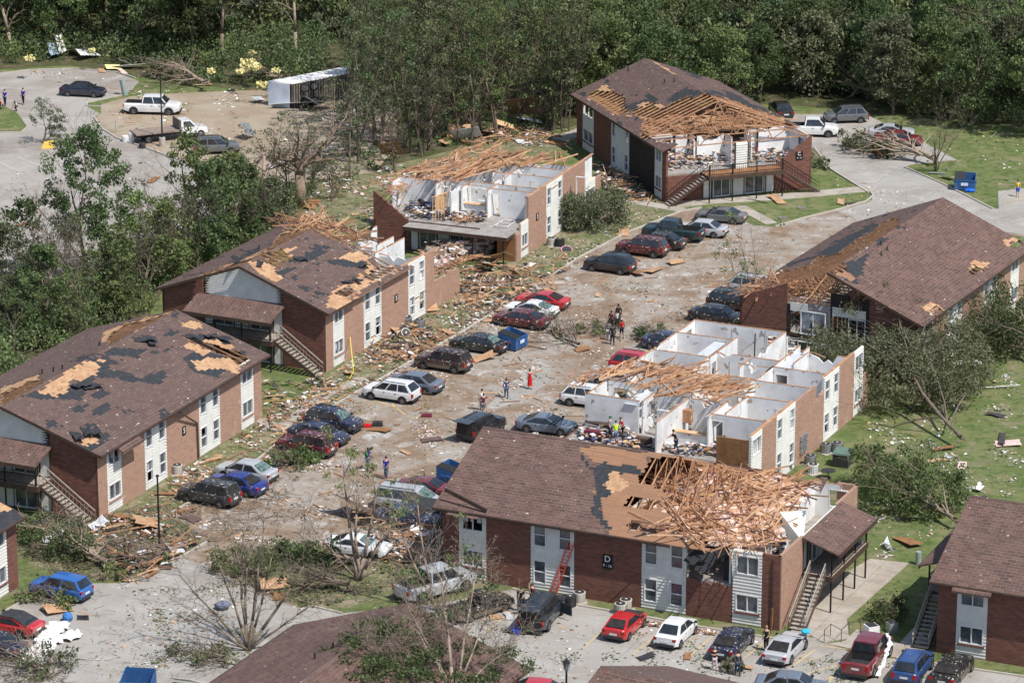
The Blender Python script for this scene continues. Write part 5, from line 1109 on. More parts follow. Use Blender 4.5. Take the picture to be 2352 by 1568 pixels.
rd = paint('red', (.50, .012, .02)); rd1 = paint('red', (.38, .012, .02), .5); bl = paint('blue', (.015, .12, .42)); bl1 = paint('royal_blue', (.012, .03, .20), .6); gn = paint('dark_green', (.010, .035, .042), .5); br = paint('brown', (.045, .018, .020), 1); tan = paint('taupe', (.15, .125, .10))
V = vehicle
V('parked_suv', 'suv', dg, 'mud-spattered charcoal SUV with roof bars half buried in branches', 'suv', (412, 550, 1171), 152, group=G_L, broken=('rear', 'side'))
V('parked_car', 'sedan', bl1, 'royal blue sedan without its rear window, squeezed between charcoal SUV and silver sedan', 'car', (482, 601, 1146), 152, group=G_L, broken=('rear',))
V('parked_car', 'sedan', sv, 'silver sedan with a greenish cracked rear window beside the royal blue sedan', 'car', (495, 637, 1116), 153, group=G_L, broken=('rear_cracked',))
V('parked_suv', 'suv', mr, 'muddy maroon SUV with grey lower trim and roof bars', 'suv', (634, 773, 1057), 154, group=G_L, trim=tan, broken=('rear',))
V('parked_car', 'sedan', nv, 'navy sedan hidden between the muddy maroon SUV and a navy crossover', 'car', (662, 803, 1030), -28, group=G_L, broken=('front',))
V('parked_suv', 'crossover', nv, 'speckled navy crossover with its smashed front towards the street', 'suv', (694, 838, 1000), -27, group=G_L, broken=('front_cracked',))
V('parked_suv', 'crossover', wh, 'clean white crossover nosed in beside the slate blue sedan', 'suv', (836, 962, 931), 155, group=G_L)
V('parked_car', 'sedan', gyb, 'slate blue sedan with debris in its missing rear window', 'car', (882, 1020, 909), 154, group=G_L, broken=('rear',))
V('parked_suv', 'suv', br, 'dark brown SUV with tan lower trim beside the slate blue sedan', 'suv', (953, 1084, 861), 154, group=G_L, trim=tan, broken=('side', 'rear'))
V('parked_car', 'sedan', bk, 'dirt-speckled black sedan next to the blue dumpster', 'car', (1028, 1171, 818), 155, group=G_L, broken=('rear_cracked',))
V('parked_car', 'sedan', mr, 'speckled maroon sedan nearest the white coupe', 'car', (1133, 1262, 761), 155, group=G_L)
V('parked_car', 'coupe', wh, 'white coupe with lifted bonnet between red and maroon cars', 'car', (1150, 1290, 737), 156, group=G_L, broken=('rear_cracked',))
V('parked_car', 'coupe', rd, 'bright red coupe behind the white coupe, branches over it', 'car', (1186, 1305, 716), 156, group=G_L, broken=('rear',))
V('parked_suv', 'crossover', bk0, 'shiny black crossover standing alone by the lawn', 'suv', (1349, 1453, 634), 154, group=G_L)
V('parked_suv', 'suv', mr, 'maroon seven seat SUV next to the black sedan at the upper street', 'suv', (1414, 1536, 595), 156, group=G_L)
V('parked_car', 'sedan', bk, 'black sedan between maroon SUV and dark green pickup', 'car', (1462, 1566, 578), 157, group=G_L)
V('parked_pickup', 'pickup', gn, 'dark green pickup truck with a rusty tailgate', 'pickup truck', (1476, 1617, 560), 159, group=G_L)
V('parked_car', 'sedan', sv0, 'silver sedan beside the dark green pickup', 'car', (1556, 1666, 549), 160, group=G_L)
V('parked_car', 'coupe', gy, 'grey coupe last in the upper row below the twin-stair block', 'car', (1600, 1712, 517), 161, group=G_L)
V('parked_suv', 'suv', bk0, 'black boxy SUV with its tailgate open', 'suv', (1052, 1160, 1019), 56, group=G_R, opened=('hatch',))
V('parked_car', 'coupe', gyb, 'slate grey coupe behind the roof ridge of the front block', 'car', (1182, 1330, 1004), -20, group=G_R)
V('parked_suv', 'crossover', wh, 'white crossover poking out behind the white roofless walls', 'suv', (1290, 1420, 944), -22, group=G_R)
V('parked_car', 'sedan', sv, 'silver sedan under the overhanging rafters', 'car', (1352, 1490, 898), -24, group=G_R)
V('parked_suv', 'crossover', rd, 'red car roof showing behind the roofless walls', 'car', (1400, 1530, 868), -24, group=G_R)
V('parked_car', 'sedan', nv, 'navy car with crushed bonnet under branches by the roofless block', 'car', (1478, 1600, 815), -24, group=G_R)
V('parked_car', 'sedan', bk, 'black car sprinkled with leaves nearest the roofless block', 'car', (1585, 1710, 752), -26, group=G_R)
V('parked_suv', 'crossover', bk, 'leaf-covered black crossover beside the torn brick corner', 'suv', (1620, 1750, 722), -26, group=G_R)
V('parked_suv', 'crossover', sv, 'silver hatchback beside the torn brick corner of the maroon-roofed block', 'suv', (1679, 1790, 688), -26, group=G_R)
V('parked_car', 'coupe', mr0, 'maroon sports coupe beside the front block', 'car', (914, 1050, 1153), -20, group=G_R)
V('parked_van', 'minivan', sv, 'silver minivan next to the maroon sports coupe', 'minivan', (872, 1012, 1186), -20, group=G_R, broken=('front_cracked',))
V('parked_car', 'sedan', nv, 'navy car buried under timber left of the front block', 'car', (872, 1000, 1222), -20, group=G_R, broken=('side', 'front'))
V('parked_car', 'coupe', wh, 'white muscle car under snapped tree limbs', 'car', (742, 903, 1287), -18, group=G_R, broken=('front_cracked',))
V('parked_pickup', 'crewcab', sv0, 'silver crew cab truck with black bed beside the grass', 'pickup truck', (915, 1082, 1392), 38, group=G_F, trim=None)
V('parked_pickup', 'smallpickup', bk, 'low black pickup with tan sills beside the silver truck', 'pickup truck', (1022, 1180, 1436), 40, group=G_F, trim=tan, broken=('rear',))
V('parked_suv', 'bigsuv', paint('dark_blue_grey', (.02, .032, .05), .4), 'dark blue SUV with all doors and tailgate open, bags inside', 'suv', (1196, 1292, 1460), 72, group=G_F, opened=('hatch', 'doors'))
V('parked_car', 'hatch', rd, 'red hatchback with black bonnet and no rear glass', 'car', (1381, 1490, 1478), 66, group=G_F, broken=('rear',))
V('parked_car', 'compact', wh, 'white compact sedan between the red hatchback and a navy sedan', 'car', (1500, 1606, 1496), 66, group=G_F)
V('parked_car', 'sedan', nv, 'navy sedan without rear glass where two people stand behind it', 'car', (1622, 1742, 1524), 67, group=G_F, broken=('rear',))
V('parked_car', 'coupe', sv0, 'silver coupe with sunroof and missing rear window', 'car', (1745, 1864, 1535), 66, group=G_F, broken=('rear',))
V('parked_pickup', 'crewcab', mr0, 'dark red crew cab pickup with white fabric draped over its side', 'pickup truck', (1924, 2062, 1566), 68, group=G_F)
V('parked_suv', 'crossover', paint('sea_blue', (.015, .06, .2), .3), 'blue crossover beside the dark red pickup', 'suv', (2044, 2150, 1581), 68, group=G_F)
V('parked_car', 'sedan', bk, 'black sedan with broken rear window at the lower right', 'car', (2118, 2256, 1588), 66, group=G_F, broken=('rear',))
V('parked_car', 'sedan', gyb, 'grey blue sedan cut by the bottom edge', 'car', (1735, 1905, 1612), -14, group=G_F)
V('parked_car', 'sedan', rd, 'red car just showing at the bottom edge right of the big roof', 'car', (1190, 1300, 1630), -14, group=G_F)
V('parked_car', 'retro', bl, 'bright blue retro hatchback with tree litter around it', 'car', (68, 213, 1388), 153, group='cars at the lower left')
V('parked_car', 'coupe', rd, 'red convertible with a black soft top', 'car', (-50, 91, 1470), 156, group='cars at the lower left')
V('parked_car', 'sedan', nv, 'navy car at the left edge behind tangled white cloth', 'car', (-80, 40, 1520), 155, group='cars at the lower left')
V('parked_car', 'sedan', paint('midnight', (.008, .010, .03)), 'black-blue sedan alone on the far left lot', 'car', (150, 231, 225), -12, group=G_U)
V('parked_pickup', 'crewcab', wh, 'white crew cab pickup on the dirt by the lamp pole', 'pickup truck', (289, 412, 265), -6, group=G_U)
V('parked_suv', 'crossover', gy, 'grey crossover with missing windows on the dirt lot', 'suv', (462, 533, 356), 8, group=G_U, broken=('side',))
V('parked_suv', 'crossover', gy, 'grey compact wagon by the woods on the upper right lot', 'suv', (1893, 1992, 285), 188, group=G_U)
V('parked_pickup', 'pickup', wh, 'white single cab pickup beside the twin-stair block', 'pickup truck', (1802, 1922, 316), -4, group=G_U)
V('parked_car', 'coupe', sv0, 'silver coupe behind the dark red sedan', 'car', (1993, 2102, 320), -8, group=G_U)
V('parked_car', 'sedan', mr0, 'dark red sedan behind the uprooted tree', 'car', (2008, 2119, 337), -6, group=G_U)
V('parked_car', 'sedan', bk0, 'black car half hidden behind the roof of the twin-stair block', 'car', (1762, 1826, 276), 100, group=G_U)
# soft top, black bonnets
for v, m_ in ((VEH[-11], FELT),):
    pass
for v in VEH:
    if 'soft top' in v['label'] or 'black bonnet' in v['label']:
        ty = 'coupe' if 'soft' in v['label'] else 'hatch'; T = TYPES[ty]; L, W = T['L'], T['W']; c0, c1, c2, c3 = [k*L-L/2 for k in T['cab']]; mb = MB()
        if ty == 'coupe':
            mb.hexa([(c0, -W*.45, T['belt']+.01), (c0, W*.45, T['belt']+.01), (c1, W*.385, T['roof']-.0), (c1, -W*.385, T['roof']), (c0-.05, -W*.46, T['belt']+.04), (c0-.05, W*.46, T['belt']+.04), (c1, W*.39, T['roof']+.05), (c1, -W*.39, T['roof']+.05)])
            mb.hexa([(c1, -W*.38, T['roof']-.02), (c2, -W*.38, T['roof']-.02), (c2, W*.38, T['roof']-.02), (c1, W*.38, T['roof']-.02), (c1, -W*.385, T['roof']+.06), (c2, -W*.38, T['roof']+.04), (c2, W*.38, T['roof']+.04), (c1, W*.385, T['roof']+.06)]); mb.build('soft_top', FELT, v)
        else:
            mb.hexa([(c3+.1, -W*.38, T['belt']), (L/2-.25, -W*.34, T['hood']-.05), (L/2-.25, W*.34, T['hood']-.05), (c3+.1, W*.38, T['belt']), (c3+.1, -W*.38, T['belt']+.06), (L/2-.25, -W*.34, T['hood']+.04), (L/2-.25, W*.34, T['hood']+.04), (c3+.1, W*.38, T['belt']+.06)]); mb.build('bonnet', FELT, v)
# flatbed truck
fb = empty('flatbed_truck', at(384, 320), rad(24), 'white cab flatbed truck with a plank deck and mesh headboard', 'truck', G_U)
mb = MB(); mb.box(-3.6, 1.0, -1.15, 1.15, .95, 1.1); mb.build('flatbed', M('deck_planks', (.30, .24, .19), (.2, .16, .13), 3), fb)
mb = MB(); mb.box(1.0, 1.1, -1.1, 1.1, 1.1, 2.1); mb.build('headboard', M('rust_mesh', (.12, .09, .07), (.2, .17, .14), 5), fb)
mb = MB(); mb.box(-3.4, 3.8, -.45, .45, .55, .9); mb.build('chassis', PLAST, fb)
mb = MB()
for x0, x1, a, c, d in ((1.2, 2.6, 1.95, 1.2, .8), ): mb.hexa([(1.25, -.95, .6), (2.9, -.95, .6), (2.9, .95, .6), (1.25, .95, .6), (1.25, -.85, 1.25), (2.9, -.9, 1.25), (2.9, .9, 1.25), (1.25, .85, 1.25)])
mb.hexa([(1.25, -.9, 1.25), (2.9, -.9, 1.25), (2.9, .9, 1.25), (1.25, .9, 1.25), (1.3, -.75, 1.95), (2.3, -.75, 1.95), (2.3, .75, 1.95), (1.3, .75, 1.95)])
mb.hexa([(2.9, -.95, .55), (4.1, -.85, .55), (4.1, .85, .55), (2.9, .95, .55), (2.9, -.88, 1.25), (4.0, -.75, 1.08), (4.0, .75, 1.08), (2.9, .88, 1.25)]); mb.build('cab', wh, fb)
for s in (-1, 1): mb = MB(); mb.hexa([(1.5, s*.905, 1.3), (2.7, s*.905, 1.3), (2.2, s*.79, 1.85), (1.5, s*.79, 1.85), (1.5, s*.915, 1.3), (2.7, s*.915, 1.3), (2.2, s*.80, 1.85), (1.5, s*.80, 1.85)]); mb.build('side_window', CAR_GLASS, fb)
mb = MB(); mb.hexa([(2.87, -.82, 1.28), (2.87, .82, 1.28), (2.32, .7, 1.9), (2.32, -.7, 1.9), (2.9, -.82, 1.28), (2.9, .82, 1.28), (2.35, .7, 1.9), (2.35, -.7, 1.9)]); mb.build('windshield', CAR_GLASS, fb)
wm, rm = wheel_meshes(.42)
for x in (-2.2, 3.3):
    for s in (-1, 1): w = bpy.data.objects.new('wheel', wm); SC.collection.objects.link(w); w.parent = fb; w.location = (x, s*.85, .42); q = bpy.data.objects.new('rim', rm); SC.collection.objects.link(q); q.parent = w
# overturned semi trailer: box lying on its side, roof ribs towards the viewer
st = empty('semi_trailer', at(617, 243), 0, 'overturned white box trailer lying on its side with exposed ribs under trees', 'trailer')
a = at(617, 243); bb_ = at(672, 250); c_ = at(868, 212); dv = (c_-bb_).normalized(); wv = (a-bb_); wl = wv.length; wv.normalize()
o_ = bb_-Vector(st.location); Lt = 13.5
def tp(x, y, z): return tuple(o_+dv*x+wv*y+Vector((0, 0, z)))
mb = MB(); Ht = 2.6
mb.hexa([tp(0, 0, Ht), tp(Lt, 0, Ht), tp(Lt, wl, Ht), tp(0, wl, Ht), tp(0, 0, Ht+.06), tp(Lt, 0, Ht+.06), tp(Lt, wl, Ht+.06), tp(0, wl, Ht+.06)]); mb.build('upper_side', WHITEB, st)
mb = MB(); mb.hexa([tp(-.05, .3, 0), tp(0, .3, 0), tp(0, wl, 0), tp(-.05, wl, 0), tp(-.05, .3, Ht), tp(0, .3, Ht), tp(0, wl, Ht), tp(-.05, wl, Ht)]); mb.build('door', M('trailer_door', (.62, .66, .74), (.5, .54, .62), 1), st)
mb = MB(); mb.hexa([tp(0, .1, 0), tp(Lt, .1, 0), tp(Lt, .14, 0), tp(0, .14, 0), tp(0, .1, Ht), tp(Lt, .1, Ht), tp(Lt, .14, Ht), tp(0, .14, Ht)]); mb.build('underside', M('trailer_floor', (.10, .085, .075), (.05, .045, .04), 2), st)
mb = MB(); mb.hexa([tp(0, wl-.04, 0), tp(Lt, wl-.04, 0), tp(Lt, wl, 0), tp(0, wl, 0), tp(0, wl-.04, Ht), tp(Lt, wl-.04, Ht), tp(Lt, wl, Ht), tp(0, wl, Ht)]); mb.build('roof_side', WHITEB, st)
mb = MB()
for i in range(40): x = .3+i*.33; mb.beam(tp(x, .02, .1), tp(x, .02, Ht-.05), .07, .1)
mb.build('floor_ribs', M('rib_metal', (.30, .25, .21), (.2, .17, .15), 3), st)
wm, rm = wheel_meshes(.5)
for x in (1.3, 2.5):
    for z in (.5, 2.1): w = bpy.data.objects.new('wheel', wm); SC.collection.objects.link(w); w.parent = st; w.location = tp(x, -.35, z); w.rotation_euler = (0, PI/2, 0); q = bpy.data.objects.new('rim', rm); SC.collection.objects.link(q); q.parent = w
# ================================================================ dumpsters
def dumpster(u, v, az, label, lid=True, sc=1, words=True, roll=0):
    p = at(u, v); r = empty('dumpster', p, rad(az), label, 'dumpster', 'blue steel dumpsters'); w, d, h, hb = 1.0*sc, .85*sc, 1.45*sc, 1.1*sc
    r.rotation_euler.x = rad(roll)
    mb = MB(); t = .04
    for (x0, x1, y0, y1) in ((-w, w, -d, -d+t), (-w, w, d-t, d), (-w, -w+t, -d+t, d-t), (w-t, w, -d+t, d-t)):
        zt0 = hb if y1 < 0 else h
        if x1-x0 < .1: mb.hexa([(x0, y0, .12), (x1, y0, .12), (x1, y1, .12), (x0, y1, .12), (x0, y0, hb), (x1, y0, hb), (x1, y1, h), (x0, y1, h)])
        else: mb.box(x0, x1, y0, y1, .12, zt0)
    mb.box(-w+t, w-t, -d+t, d-t, .12, .16); mb.build('bin_body', DUMPB, r)
    mb = MB()
    for x in (-w*.5, 0, w*.5): mb.box(x-.04, x+.04, -d-.05, -d-.001, .15, hb)
    mb.box(-w-.03, w+.03, -d-.06, -d-.001, hb-.1, hb); mb.build('stiffener', DUMPB, r)
    for s in (-1, 1): mb = MB(); mb.box(min(s*w, s*(w+.09)), max(s*w, s*(w+.09)), -d*.5, d*.5, hb*.62, hb*.8); mb.build('fork_pocket', DUMPB, r)
    if lid:
        for s in (-1, 1):
            if lid == 1 and s > 0: continue
            mb = MB(); x0, x1 = (-w, -.02) if s < 0 else (.02, w); n = 6
            mb.hexa([(x0, -d, hb+.01), (x1, -d, hb+.01), (x1, d, h+.01), (x0, d, h+.01), (x0, -d, hb+.04), (x1, -d, hb+.04), (x1, d, h+.04), (x0, d, h+.04)])
            for i in range(n): x = x0+(x1-x0)*(i+.5)/n; mb.hexa([(x-.04, -d, hb+.042), (x+.04, -d, hb+.042), (x+.04, d, h+.042), (x-.04, d, h+.042), (x-.04, -d, hb+.07), (x+.04, -d, hb+.07), (x+.04, d, h+.07), (x-.04, d, h+.07)])
            mb.build('lid', PLAST, r)
    mb = MB(); mb.box(-.34, .34, -d-.07, -d-.062, .55, .85); mb.build('label_patch', M('sticker', (.75, .78, .82), (.45, .55, .75), 7), r)
    return r
dumpster(1178, 798, 60, 'blue dumpster with black lids between the black and maroon sedans')
dumpster(1040, 1108, 62, 'blue dumpster hidden by the front block, tan board sticking out')
dumpster(2216, 434, -10, 'blue dumpster on the lawn by the upper right drive', lid=1)
dumpster(318, 1592, -8, 'open blue dumpster cut by the bottom edge', lid=False, sc=1.0)
# ================================================================ trees
def grow(mb, p, d, l, r, depth, tips, spread=.6, up=.15, kids=3, wob=.18, minr=.012, m=0):
    p = Vector(p); d = Vector(d).normalized(); n = 3 if depth > 1 else 2; r1 = r
    for i in range(n):
        d2 = (d+Vector((R.gauss(0, wob), R.gauss(0, wob), R.gauss(0, wob)+up*.3))).normalized(); q = p+d2*l/n; rn = max(minr, r*(1-.42*(i+1)/n))
        mb.tube(p, q, r1, rn, 7 if r > .12 else (5 if r > .04 else 3), m, caps=(i == n-1)); p, d, r1 = q, d2, rn
        if depth > 0 and i < n-1 and depth > 1:
            s = (d.cross(Vector((R.uniform(-1, 1), R.uniform(-1, 1), R.uniform(-1, 1))))).normalized()
            grow(mb, p, (d*.55+s*spread*1.3+Vector((0, 0, up))), l*R.uniform(.5, .75), r1*.55, depth-1, tips, spread, up, kids, wob, minr, m)
    if depth <= 0: tips.append((p, d)); return
    for k in range(kids):
        s = d.cross(Vector((R.uniform(-1, 1), R.uniform(-1, 1), R.uniform(-1, 1))))
        if s.length < .05: continue
        s.normalize(); grow(mb, p, d+s*spread*R.uniform(.6, 1.3)+Vector((0, 0, up)), l*R.uniform(.55, .85), r1*.68, depth-1, tips, spread, up, kids, wob, minr, m)
def leaves(mb, c, rad_, n, size=.22, flat=.75, m=0):
    c = Vector(c)
    for i in range(n):
        v = Vector((R.gauss(0, 1), R.gauss(0, 1), R.gauss(0, 1)))
        if v.length < .01: continue
        v.normalize(); p = c+Vector((v.x, v.y, v.z*flat))*rad_*(R.random()**.45)
        a = Vector((R.uniform(-1, 1), R.uniform(-1, 1), R.uniform(-.35, .9))).normalized(); b = a.orthogonal().normalized(); t = R.uniform(0, PI); b = b*math.cos(t)+a.cross(b)*math.sin(t); c2 = a.cross(b)
        s = size*R.uniform(.55, 1.25); mb.quad(p-b*s*.6, p+c2*s*.38, p+b*s*.6, p-c2*s*.38, m=m)
def tree_proto(h, kind, leafm, seed, trunk_r=.2, lean=0):
    """returns (trunk mesh, crown mesh)"""
    global R; keep = R; R = random.Random(seed); t = MB(); tips = []
    if kind == 'forest':
        grow(t, (0, 0, -.3), (lean, 0, 1), h*.42, trunk_r, 3, tips, .62, .22, 2, .12)
        c = MB(); nclump = 60
        for i in range(nclump):
            a = R.uniform(0, 2*PI); z = h*(.22+.76*R.random()**.8); f = (z/h-.22)/.78; rr = h*.33*math.sin(PI*min(1, .12+f*.86))**.7*R.uniform(.35, 1.08)
            leaves(c, (rr*math.cos(a)+lean*z, rr*math.sin(a), z), R.uniform(.65, 1.5), 105, .34)
        for p, d in tips[::2]: leaves(c, p, .8, 24, .3)
    elif kind == 'slim':
        grow(t, (0, 0, -.3), (lean, 0, 1), h*.62, trunk_r*.7, 3, tips, .38, .3, 2, .07)
        c = MB()
        for p, d in tips: leaves(c, p, R.uniform(.4, .9), 34, .24)
        for i in range(16):
            z = h*R.uniform(.35, 1.0); a = R.uniform(0, 6.3); rr = h*.10*R.uniform(.3, 1.4); leaves(c, (rr*math.cos(a)+lean*z, rr*math.sin(a), z), R.uniform(.4, .95), 55, .25)
    elif kind == 'open':
        grow(t, (0, 0, -.3), (lean, 0, 1), h*.40, trunk_r, 4, tips, .62, .2, 2, .12, .010)
        c = MB()
        for p, d in tips:
            if R.random() < .75: leaves(c, p, R.uniform(.35, .75), 22, .24)
    elif kind == 'bare':
        grow(t, (0, 0, -.3), (lean, 0, 1), h*.36, trunk_r, 4, tips, .7, .12, 3, .16, .010)
        c = MB()
        for p, d in tips:
            if R.random() < .10: leaves(c, p, .35, 9, .2)
    R = keep
    return t.mesh('trunk', BARK, True), c.mesh('crown', leafm) if c.v else None
def put_tree(pr, loc, s=1, rz=0, label='', cat='tree', name='tree', group=None, rx=0, ry=0, sz=None):
    r = empty(name, loc, 0, label, cat, group); r.rotation_euler = (rx, ry, rz); r.scale = (s, s, sz or s)
    for me in pr:
        if me: o = bpy.data.objects.new(me.name.split('.')[0], me); SC.collection.objects.link(o); o.parent = r
    return r
FP = [tree_proto(13, 'forest', LEAF, 11), tree_proto(14.5, 'forest', LEAFD, 12), tree_proto(12, 'forest', LEAFD, 13), tree_proto(15, 'forest', LEAF, 14), tree_proto(11, 'forest', LEAFO, 15), tree_proto(13, 'forest', LEAFD, 16), tree_proto(12.5, 'forest', LEAFG, 17), tree_proto(10, 'forest', LEAFB, 18)]
SP = [tree_proto(13, 'slim', LEAF, 21), tree_proto(12, 'slim', LEAFO, 22), tree_proto(11, 'slim', LEAFO, 23, lean=.08), tree_proto(14, 'slim', LEAFD, 24), tree_proto(10, 'slim', LEAF, 25, lean=-.1)]
OP = [tree_proto(11, 'open', LEAF, 31), tree_proto(9, 'open', LEAFD, 32), tree_proto(7, 'open', LEAFO, 33)]
BP = [tree_proto(10, 'bare', LEAFO, 41), tree_proto(8, 'bare', LEAFO, 42), tree_proto(6, 'bare', LEAF, 43)]
FOREST = [(-400, -260), (2760, -260), (2760, 345), (2352, 318), (2230, 292), (2060, 268), (2010, 245), (1880, 238), (1800, 245), (1720, 262), (1640, 270), (1480, 280), (1335, 290), (1330, 130), (900, 128), (760, 90), (600, 120), (480, 160), (440, 150), (300, 140), (180, 120), (0, 135), (-400, 150)]
kinds = ['leafy green forest tree in the wood behind the blocks', 'dark green forest tree in the wood behind the blocks', 'dark green forest tree in the wood behind the blocks', 'leafy green forest tree in the wood behind the blocks', 'dull olive forest tree in the wood behind the blocks', 'dark green forest tree in the wood behind the blocks', 'silvery grey green forest tree in the wood behind the blocks', 'bright yellow green forest tree in the wood behind the blocks']
y = 340; nf = 0
while y < 485:
    sp = 6.4 if y < 385 else (8.0 if y < 430 else 10.0); x = -.16*y-4
    while x < .165*y+4:
        X = x+R.uniform(-1.9, 1.9); Y = y+R.uniform(-1.9, 1.9); u, v = px((X, Y, 0))
        if inpoly(u, v, FOREST) and R.random() < .93:
            far = Y > 430; k = R.choices(range(8), (5, 5, 5, 5, 3, 4, .5 if u > 1300 else (2.5 if 600 < u < 1300 else .8), .9))[0]; s = R.uniform(.85, 1.15)*(1.25 if far else 1)
            if v > 90 and u > 1300: s *= .8
            r = put_tree(FP[k], (X, Y, 0), s, R.uniform(0, 6.28), kinds[k], group='forest trees, type %d' % k); r['group'] = 'trees of the wood behind the blocks'; nf += 1
        x += sp
    y += sp*.86
print('forest trees', nf)
# slim storm-stripped trees between the trailer and the roofless centre block
BAND = [(800, 240), (900, 150), (1330, 140), (1325, 300), (1150, 330), (1000, 350), (880, 390), (800, 420), (800, 400)]
for i in range(74):
    u, v = rnd_in(BAND); k = R.choices(range(5), (3, 3, 2, 3, 2))[0]
    r = put_tree(SP[k], at(u, v), R.uniform(.7, 1.05), R.uniform(0, 6.28), 'slim storm-thinned tree standing in the strip of wood behind the centre block', rx=R.gauss(0, .05), ry=R.gauss(0, .05), group='slim trees behind the centre block')
for i, (u, v) in enumerate(((985, 345), (905, 395), (1080, 310), (860, 330), (1190, 290), (1270, 300), (960, 250))):
    put_tree(BP[i % 3], at(u, v), R.uniform(.8, 1.1), R.uniform(0, 6), 'broken pale bare tree among the slim trees behind the centre block', group='broken bare trees behind the centre block')
# undergrowth along the wood edge: one mass
ug = MB(); ug2 = MB()
def under(mb, poly, n, r0=.8, r1=1.8, per=60, size=.26, zc=.5, top=0):
    for i in range(n):
        u, v = rnd_in(poly); p = at(u, v); rr = R.uniform(r0, r1); leaves(mb, (p.x, p.y, rr*zc+R.random()**1.3*top), rr, per, size, .7, m=R.choice((0, 0, 1, 2)))
under(ug, [(0, 90), (600, 100), (760, 70), (740, 200), (600, 165), (430, 160), (300, 150), (170, 138), (0, 150)], 420, .8, 2.2, 60, .28, .5, 1.5)
under(ug, [(400, 150), (700, 150), (720, 180), (600, 190), (430, 200)], 50, .5, 1.1)
under(ug, [(1330, 120), (1330, 290), (1240, 310), (1000, 345), (760, 430), (720, 390), (850, 250), (900, 130)], 240, .4, 1.1, 40)
under(ug, [(1780, 190), (1900, 225), (2010, 240), (2060, 262), (2230, 288), (2400, 312), (2400, 200), (1800, 150)], 300, .8, 2.1, 60, .28, .5, 1.2)
under(ug2, [(-20, 690), (120, 680), (200, 640), (300, 610), (440, 585), (560, 540), (600, 470), (720, 430), (700, 480), (600, 580), (400, 650), (370, 700), (120, 840), (-20, 900)], 330, .7, 1.7, 70, .24, .5, 1.9)
wd_ = MB(); under(wd_, [(-100, -240), (2450, -240), (2450, 250), (2100, 235), (1800, 235), (1640, 250), (1400, 260), (1330, 270), (1330, 150), (900, 100), (600, 100), (300, 120), (-100, 110)], 1250, 1.6, 3.4, 70, .42, .5, 7)
under(wd_, [(1330, 90), (1330, 200), (1100, 200), (900, 180), (900, 120)], 50, .8, 1.6, 50, .26, .5, 3)
wd_.build('woodland_mass', [LEAF, LEAFD, LEAFO], kind='stuff')
ug.build('undergrowth', [LEAF, LEAFD, LEAFO], kind='stuff'); ug2.build('undergrowth', [LEAF, LEAFD, LEAFO], kind='stuff')
# trees at the left of the blocks
def T(pr, u, v, s, label, rz=None, name='tree', **k): return put_tree(pr, at(u, v), s, R.uniform(0, 6.28) if rz is None else rz, label, name=name, **k)
bigleaf = tree_proto(14, 'open', LEAFB, 51, .3)
def round_tree(h, w, leafm, seed, n=60, dens=70, size=.26, tr=.25, lo=.28):
    global R; keep = R; R = random.Random(seed); t = MB(); tips = []; grow(t, (0, 0, -.3), (0, 0, 1), h*.4, tr, 4, tips, .6, .18, 2, .1, .012); c = MB()
    for i in range(n):
        a = R.uniform(0, 6.283); f = R.random(); z = h*(lo+(1-lo)*f); rr = w*math.sin(PI*(.15+.8*f))*R.uniform(.3, 1.05); leaves(c, (rr*math.cos(a), rr*math.sin(a), z), R.uniform(.45, .95), dens, size)
    R = keep; return t.mesh('trunk', BARK, True), c.mesh('crown', leafm)
T(round_tree(14, 4.1, LEAFD, 61, 100, 80), 203, 640, 1, 'tall open-crowned leafy tree in front of the far parking lot')
T(round_tree(12.5, 2.6, LEAF, 62, 50, 70, lo=.1), 435, 600, 1, 'dense narrow leafy tree left of the big broken oak')
T(round_tree(9, 3.4, LEAFD, 63, 60, 70, lo=.05), 500, 590, 1, 'dark bushy tree beside the dense narrow tree')
T(round_tree(8, 2.8, LEAFB, 64, 36, 60, lo=.1), 330, 645, 1, 'pale green tree above the split-ridge roof')
T(round_tree(8, 3.0, LEAFD, 65, 40, 60, lo=.05), 60, 660, 1, 'dark tree at the left edge above the patched roof')
T(BP[0], 165, 700, .95, 'broken grey bare tree with wide limbs above the patched roof'); T(BP[1], 370, 620, 1.1, 'bare thin tree between two leafy trees')
for i, (u, v, k) in enumerate(((20, 720, 1), (95, 760, 2), (160, 790, 0), (235, 700, 2), (290, 690, 1), (30, 820, 0), (230, 640, 1), (560, 560, 1), (610, 520, 2), (660, 500, 1), (400, 640, 2), (-10, 640, 0), (720, 440, 2), (130, 730, 1), (320, 600, 0))):
    T(OP[k], u, v, R.uniform(.38, .62), 'small leafy tree in the thicket left of the blocks', group='small trees in the left thicket')
T(OP[2], 98, 330, .62, 'small leaning tree on the grass by the far lot', rx=-.15, ry=-.25)
for i, (u, v, h_, w_, m_) in enumerate(((480, 620, 9.5, 2.8, LEAFD), (560, 575, 8.5, 2.7, LEAFD), (628, 545, 5.5, 2.2, LEAFO), (385, 660, 8, 2.6, LEAF), (110, 790, 8.5, 3.0, LEAFD), (15, 770, 9.5, 3.0, LEAFO), (265, 735, 8, 2.8, LEAF), (540, 520, 7, 2.2, LEAF))):
    T(round_tree(h_, w_, m_, 70+i, 62, 75, lo=.08, tr=.16), u, v, 1, 'dense bushy tree in the belt between the far lot and the left blocks', group='dense trees of the left belt')
for i, (u, v) in enumerate(((110, 720), (330, 690), (590, 540), (455, 640), (660, 470), (760, 460), (200, 760))): T(BP[i % 3], u, v, R.uniform(.8, 1.05), 'bare grey storm-stripped tree among the left belt', group='bare trees of the left belt', rx=R.gauss(0, .15), ry=R.gauss(0, .15))
